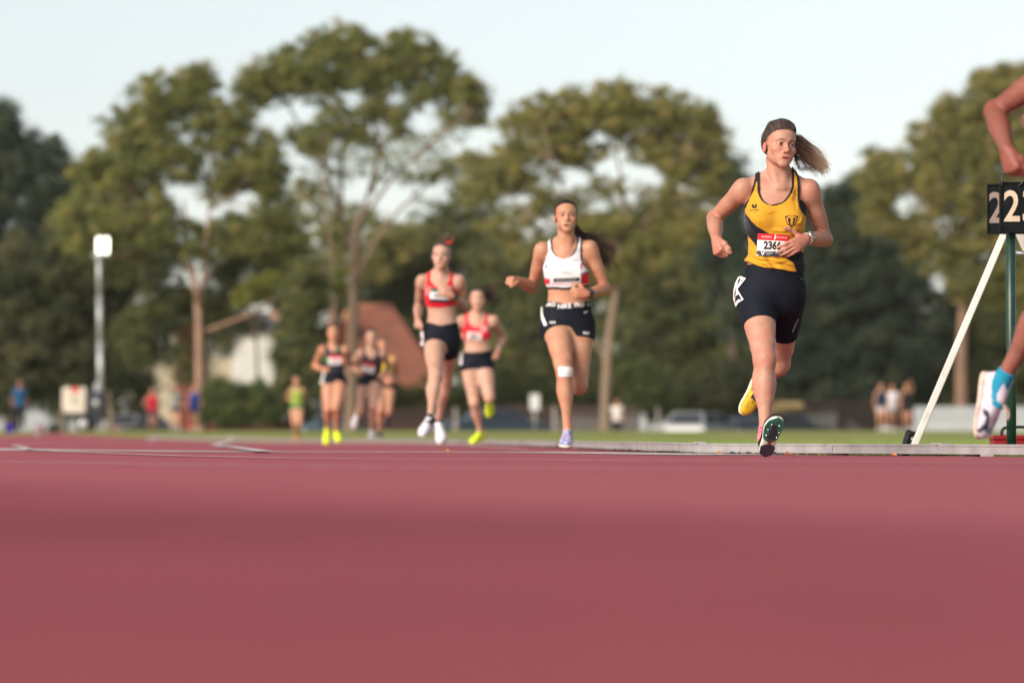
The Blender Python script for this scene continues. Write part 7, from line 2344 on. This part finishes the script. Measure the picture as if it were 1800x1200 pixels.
for px in (581, 604):
    c_ = MB().box((gx(px) - .35, 3, g2(640)), (gx(px) + .35, 3.7, g2(560))).build('chimney', m_brick, h2)
    MB().lathe([(.16, 0), (.13, .2), (.16, .45)], (gx(px), 3.35, g2(560)), 12).build('chimney_pot', mat('clay_pot', (.50, .20, .09), .8, .2), c_, True)
window(h2, gx(640), gx(670), g2(735), g2(705), .6, 2)

# ------------------------------------------------------------------ fences
m_fence = mat('brown_paling', (.085, .058, .050), .9, .1, noise=(2.5, (.06, .043, .038), 4, .4, .7))
m_fence_g = mat('grey_paling', (.40, .42, .44), .8, .2, noise=(2.5, (.33, .34, .36), 4, .45, .7))


def fence(name, label, px0, px1, pt, pb, d, m, nb):
    a, b = W(px0, pb, d), W(px1, pb, d)
    za = gz(a[1])
    root = empty(name, (a[0], a[1], za), label, 'fence')
    Ht = W(px0, pt, d)[2] - za; L = b[0] - a[0]
    w = L/nb
    me = None
    for i in range(nb):
        if me is None:
            o = MB().box((.006, -.012, .0), (w - .006, .012, Ht)).build('paling', m, root); me = o.data
        else:
            o = link(bpy.data.objects.new('paling', me)); o.parent = root
        o.location = (i*w, rng.uniform(-.012, .012), rng.uniform(-.02, .02))
    MB().box((0, .04, Ht*.25), (L, .09, Ht*.25 + .08)).box((0, .04, Ht*.8), (L, .09, Ht*.8 + .08)).build('fence_rail', m, root)
    return root


fence('paling_fence', 'brown paling fence behind the parked cars right of the hedges', 860, 1125, 712, 768, 157, m_fence, 90)
fence('paling_fence', 'brown paling fence below the orange tiled roof', 560, 800, 716, 768, 158, m_fence, 85)
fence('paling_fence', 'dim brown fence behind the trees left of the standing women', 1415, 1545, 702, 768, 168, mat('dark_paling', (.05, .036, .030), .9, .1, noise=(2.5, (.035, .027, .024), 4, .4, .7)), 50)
fence('grey_fence', 'pale grey fence at the right behind the lap counter', 1606, 1830, 714, 757, 150, m_fence_g, 60)

# ------------------------------------------------------------------ parked cars
def car(label, px, pb, wpx, L, paint, d=None, face=1, estate=False, roofload=None, rz=0.):
    b = W(px, pb, d); b[2] = gz(b[1])
    root = empty('parked_car', b, label, 'car', 'cars parked beyond the field')
    root.rotation_euler = (0, 0, rz)
    m = mat('car_paint_%s' % label[:14].replace(' ', '_'), paint, .3, .5)
    S = L / 4.4
    prof = [(-2.2, .35), (-2.2, .70), (-2.05, .86), (-1.2, .95), (1.35, .95), (2.1, .88), (2.2, .70), (2.2, .35)] if not estate else [(-2.2, .35), (-2.2, .72), (-2.1, .92), (-1.2, 1.0), (1.9, 1.0), (2.15, .95), (2.2, .70), (2.2, .35)]
    P = lambda q: [(face*x*S, z*S) for x, z in q]
    mb = MB(); n = len(prof); V = []
    for y, ins in ((-.86, .0), (-.80, .0), (.80, 0), (.86, 0)):
        sc_ = .985 if abs(y) > .85 else 1.0
        V += [(x*sc_, y*S, z if z < .5 else z*(1 if abs(y) < .85 else .985)) for x, z in P(prof)]
    F = []
    for r_ in range(3):
        for i in range(n): F.append((r_*n + i, r_*n + (i+1) % n, (r_+1)*n + (i+1) % n, (r_+1)*n + i))
    F += [tuple(range(n))[::-1], tuple(range(3*n, 4*n))]
    body = mb.add(V, F).build('body', m, root)
    cab = [(-1.15, .951), (-.55, 1.42), (.75, 1.44), (1.45, .951)] if not estate else [(-1.15, 1.001), (-.55, 1.46), (1.75, 1.48), (2.08, 1.001)]
    V = []
    for y, zs in ((-.80, 0), (-.62, 1), (.62, 1), (.80, 0)):
        V += [(x, (y if z < 1.1 else y*.82)*S, z) for x, z in P(cab)]
    q = P(cab)
    V = [(q[0][0], -.80*S, q[0][1]), (q[3][0], -.80*S, q[3][1]), (q[3][0], .80*S, q[3][1]), (q[0][0], .80*S, q[0][1]), (q[1][0], -.62*S, q[1][1]), (q[2][0], -.62*S, q[2][1]), (q[2][0], .62*S, q[2][1]), (q[1][0], .62*S, q[1][1])]
    mesh('cabin', V, [(0, 1, 5, 4), (1, 2, 6, 5), (2, 3, 7, 6), (3, 0, 4, 7), (4, 5, 6, 7)], m, root)
    V = np.array(V)
    def pane(a, b_, c, e, nrm, name):
        Q = np.array([V[a], V[b_], V[c], V[e]]); cen = Q.mean(0); Q = cen + (Q - cen)*np.array([.86, .90, .80]) + np.array(nrm)*.012
        mesh(name, Q, [(0, 1, 2, 3)], m_glass, root)
    A = np.array
    for sgn, ids in ((-1, (0, 1, 5, 4)), (1, (2, 3, 7, 6))):
        Q = V[list(ids)]
        for f0, f1 in ((.04, .47), (.52, .95)):
            q0, q1 = Q[0] + (Q[1]-Q[0])*f0, Q[0] + (Q[1]-Q[0])*f1
            t0, t1 = Q[3] + (Q[2]-Q[3])*f0, Q[3] + (Q[2]-Q[3])*f1
            lo, hi = .12, .88
            w4 = [q0 + (t0-q0)*lo, q1 + (t1-q1)*lo, q1 + (t1-q1)*hi, q0 + (t0-q0)*hi]
            mesh('side_window', [w + A([0, sgn*.012, .004]) for w in w4], [(0, 1, 2, 3)], m_glass, root)
    pane(1, 2, 6, 5, (face, 0, .5), 'windscreen'); pane(3, 0, 4, 7, (-face, 0, .5), 'rear_window')
    for x in (-1.35, 1.35):
        for y in (-.80, .80):
            w_ = MB().lathe([(.20, -.11), (.31, -.10), (.33, -.05), (.33, .05), (.31, .10), (.20, .11)], (x*S, y*S, .33*S), 18, rot(math.pi/2, 0, 0)).build('wheel', m_black, root, True)
            MB().lathe([(.20, 0), (.17, .02), (.05, .03)], (x*S, y*S + (-.111 if y < 0 else .111), .33*S), 14, rot(math.pi/2 if y < 0 else -math.pi/2, 0, 0)).build('rim', m_galv, w_, True)
    for y in (-.6, .6):
        MB().rbox((face*2.15*S - .07, y*S - .16, .66*S), (face*2.15*S + .07, y*S + .16, .80*S), .02).build('headlight', mat('headlight_glass', (.6, .62, .65), .15, .5), root)
        MB().rbox((-face*2.16*S - .06, y*S - .14, .66*S), (-face*2.16*S + .06, y*S + .14, .84*S), .02).build('tail_light', mat('tail_light_red', (.35, .01, .015), .2, .5), root)
    if roofload:
        MB().rbox((-1.0*S, -.6*S, 1.50*S), (.9*S, .6*S, 1.95*S), .25).build('roof_load', roofload, root, True)
    return root


car('dark blue hatchback parked behind the runner in scarlet', 872, 772, 150, 4.3, (.035, .055, .085), 152, face=-1, rz=.5)
car('dark red car parked low behind the left gum trunk', 428, 775, 125, 4.4, (.16, .014, .026), 152, face=1, rz=.75)
car('white station wagon parked behind the grass in the middle', 1238, 776, 112, 4.6, (.36, .37, .39), 158, face=-1, estate=True, rz=1.15)
car('silver hatchback nose to tail with the white station wagon', 1302, 778, 92, 4.2, (.16, .18, .23), 163, face=1, rz=-1.0)
car('dark car with a yellow load on its roof beyond the grass', 1378, 772, 118, 4.5, (.022, .030, .048), 158, face=-1, estate=True, roofload=mat('yellow_load', (.38, .27, .13), .8, .2), rz=.85)
car('pale car behind the person in the red singlet', 238, 772, 96, 4.3, (.20, .19, .19), 156, face=1, rz=1.0)
car('light blue car behind the last runner', 560, 776, 100, 4.3, (.22, .32, .42), 156, face=-1, rz=1.0)

# ------------------------------------------------------------------ dusty evening air
hz_ = mesh('haze', *(lambda m: (m.V, m.F))(MB().box((-905, -66, -3), (905, 2510, 32))), None)
hm = bpy.data.materials.new('evening_air'); hm.use_nodes = True
hn, hl_ = hm.node_tree.nodes, hm.node_tree.links
hn.remove(hn['Principled BSDF'])
pv = hn.new('ShaderNodeVolumePrincipled'); pv.inputs['Color'].default_value = (.92, .94, .95, 1); pv.inputs['Density'].default_value = .00009; pv.inputs['Anisotropy'].default_value = 0.0
hl_.new(pv.outputs[0], hn['Material Output'].inputs['Volume'])
hz_.data.materials.append(hm); hz_['kind'] = 'stuff'; tag(hz_, 'thin pale evening haze over the field', 'haze')
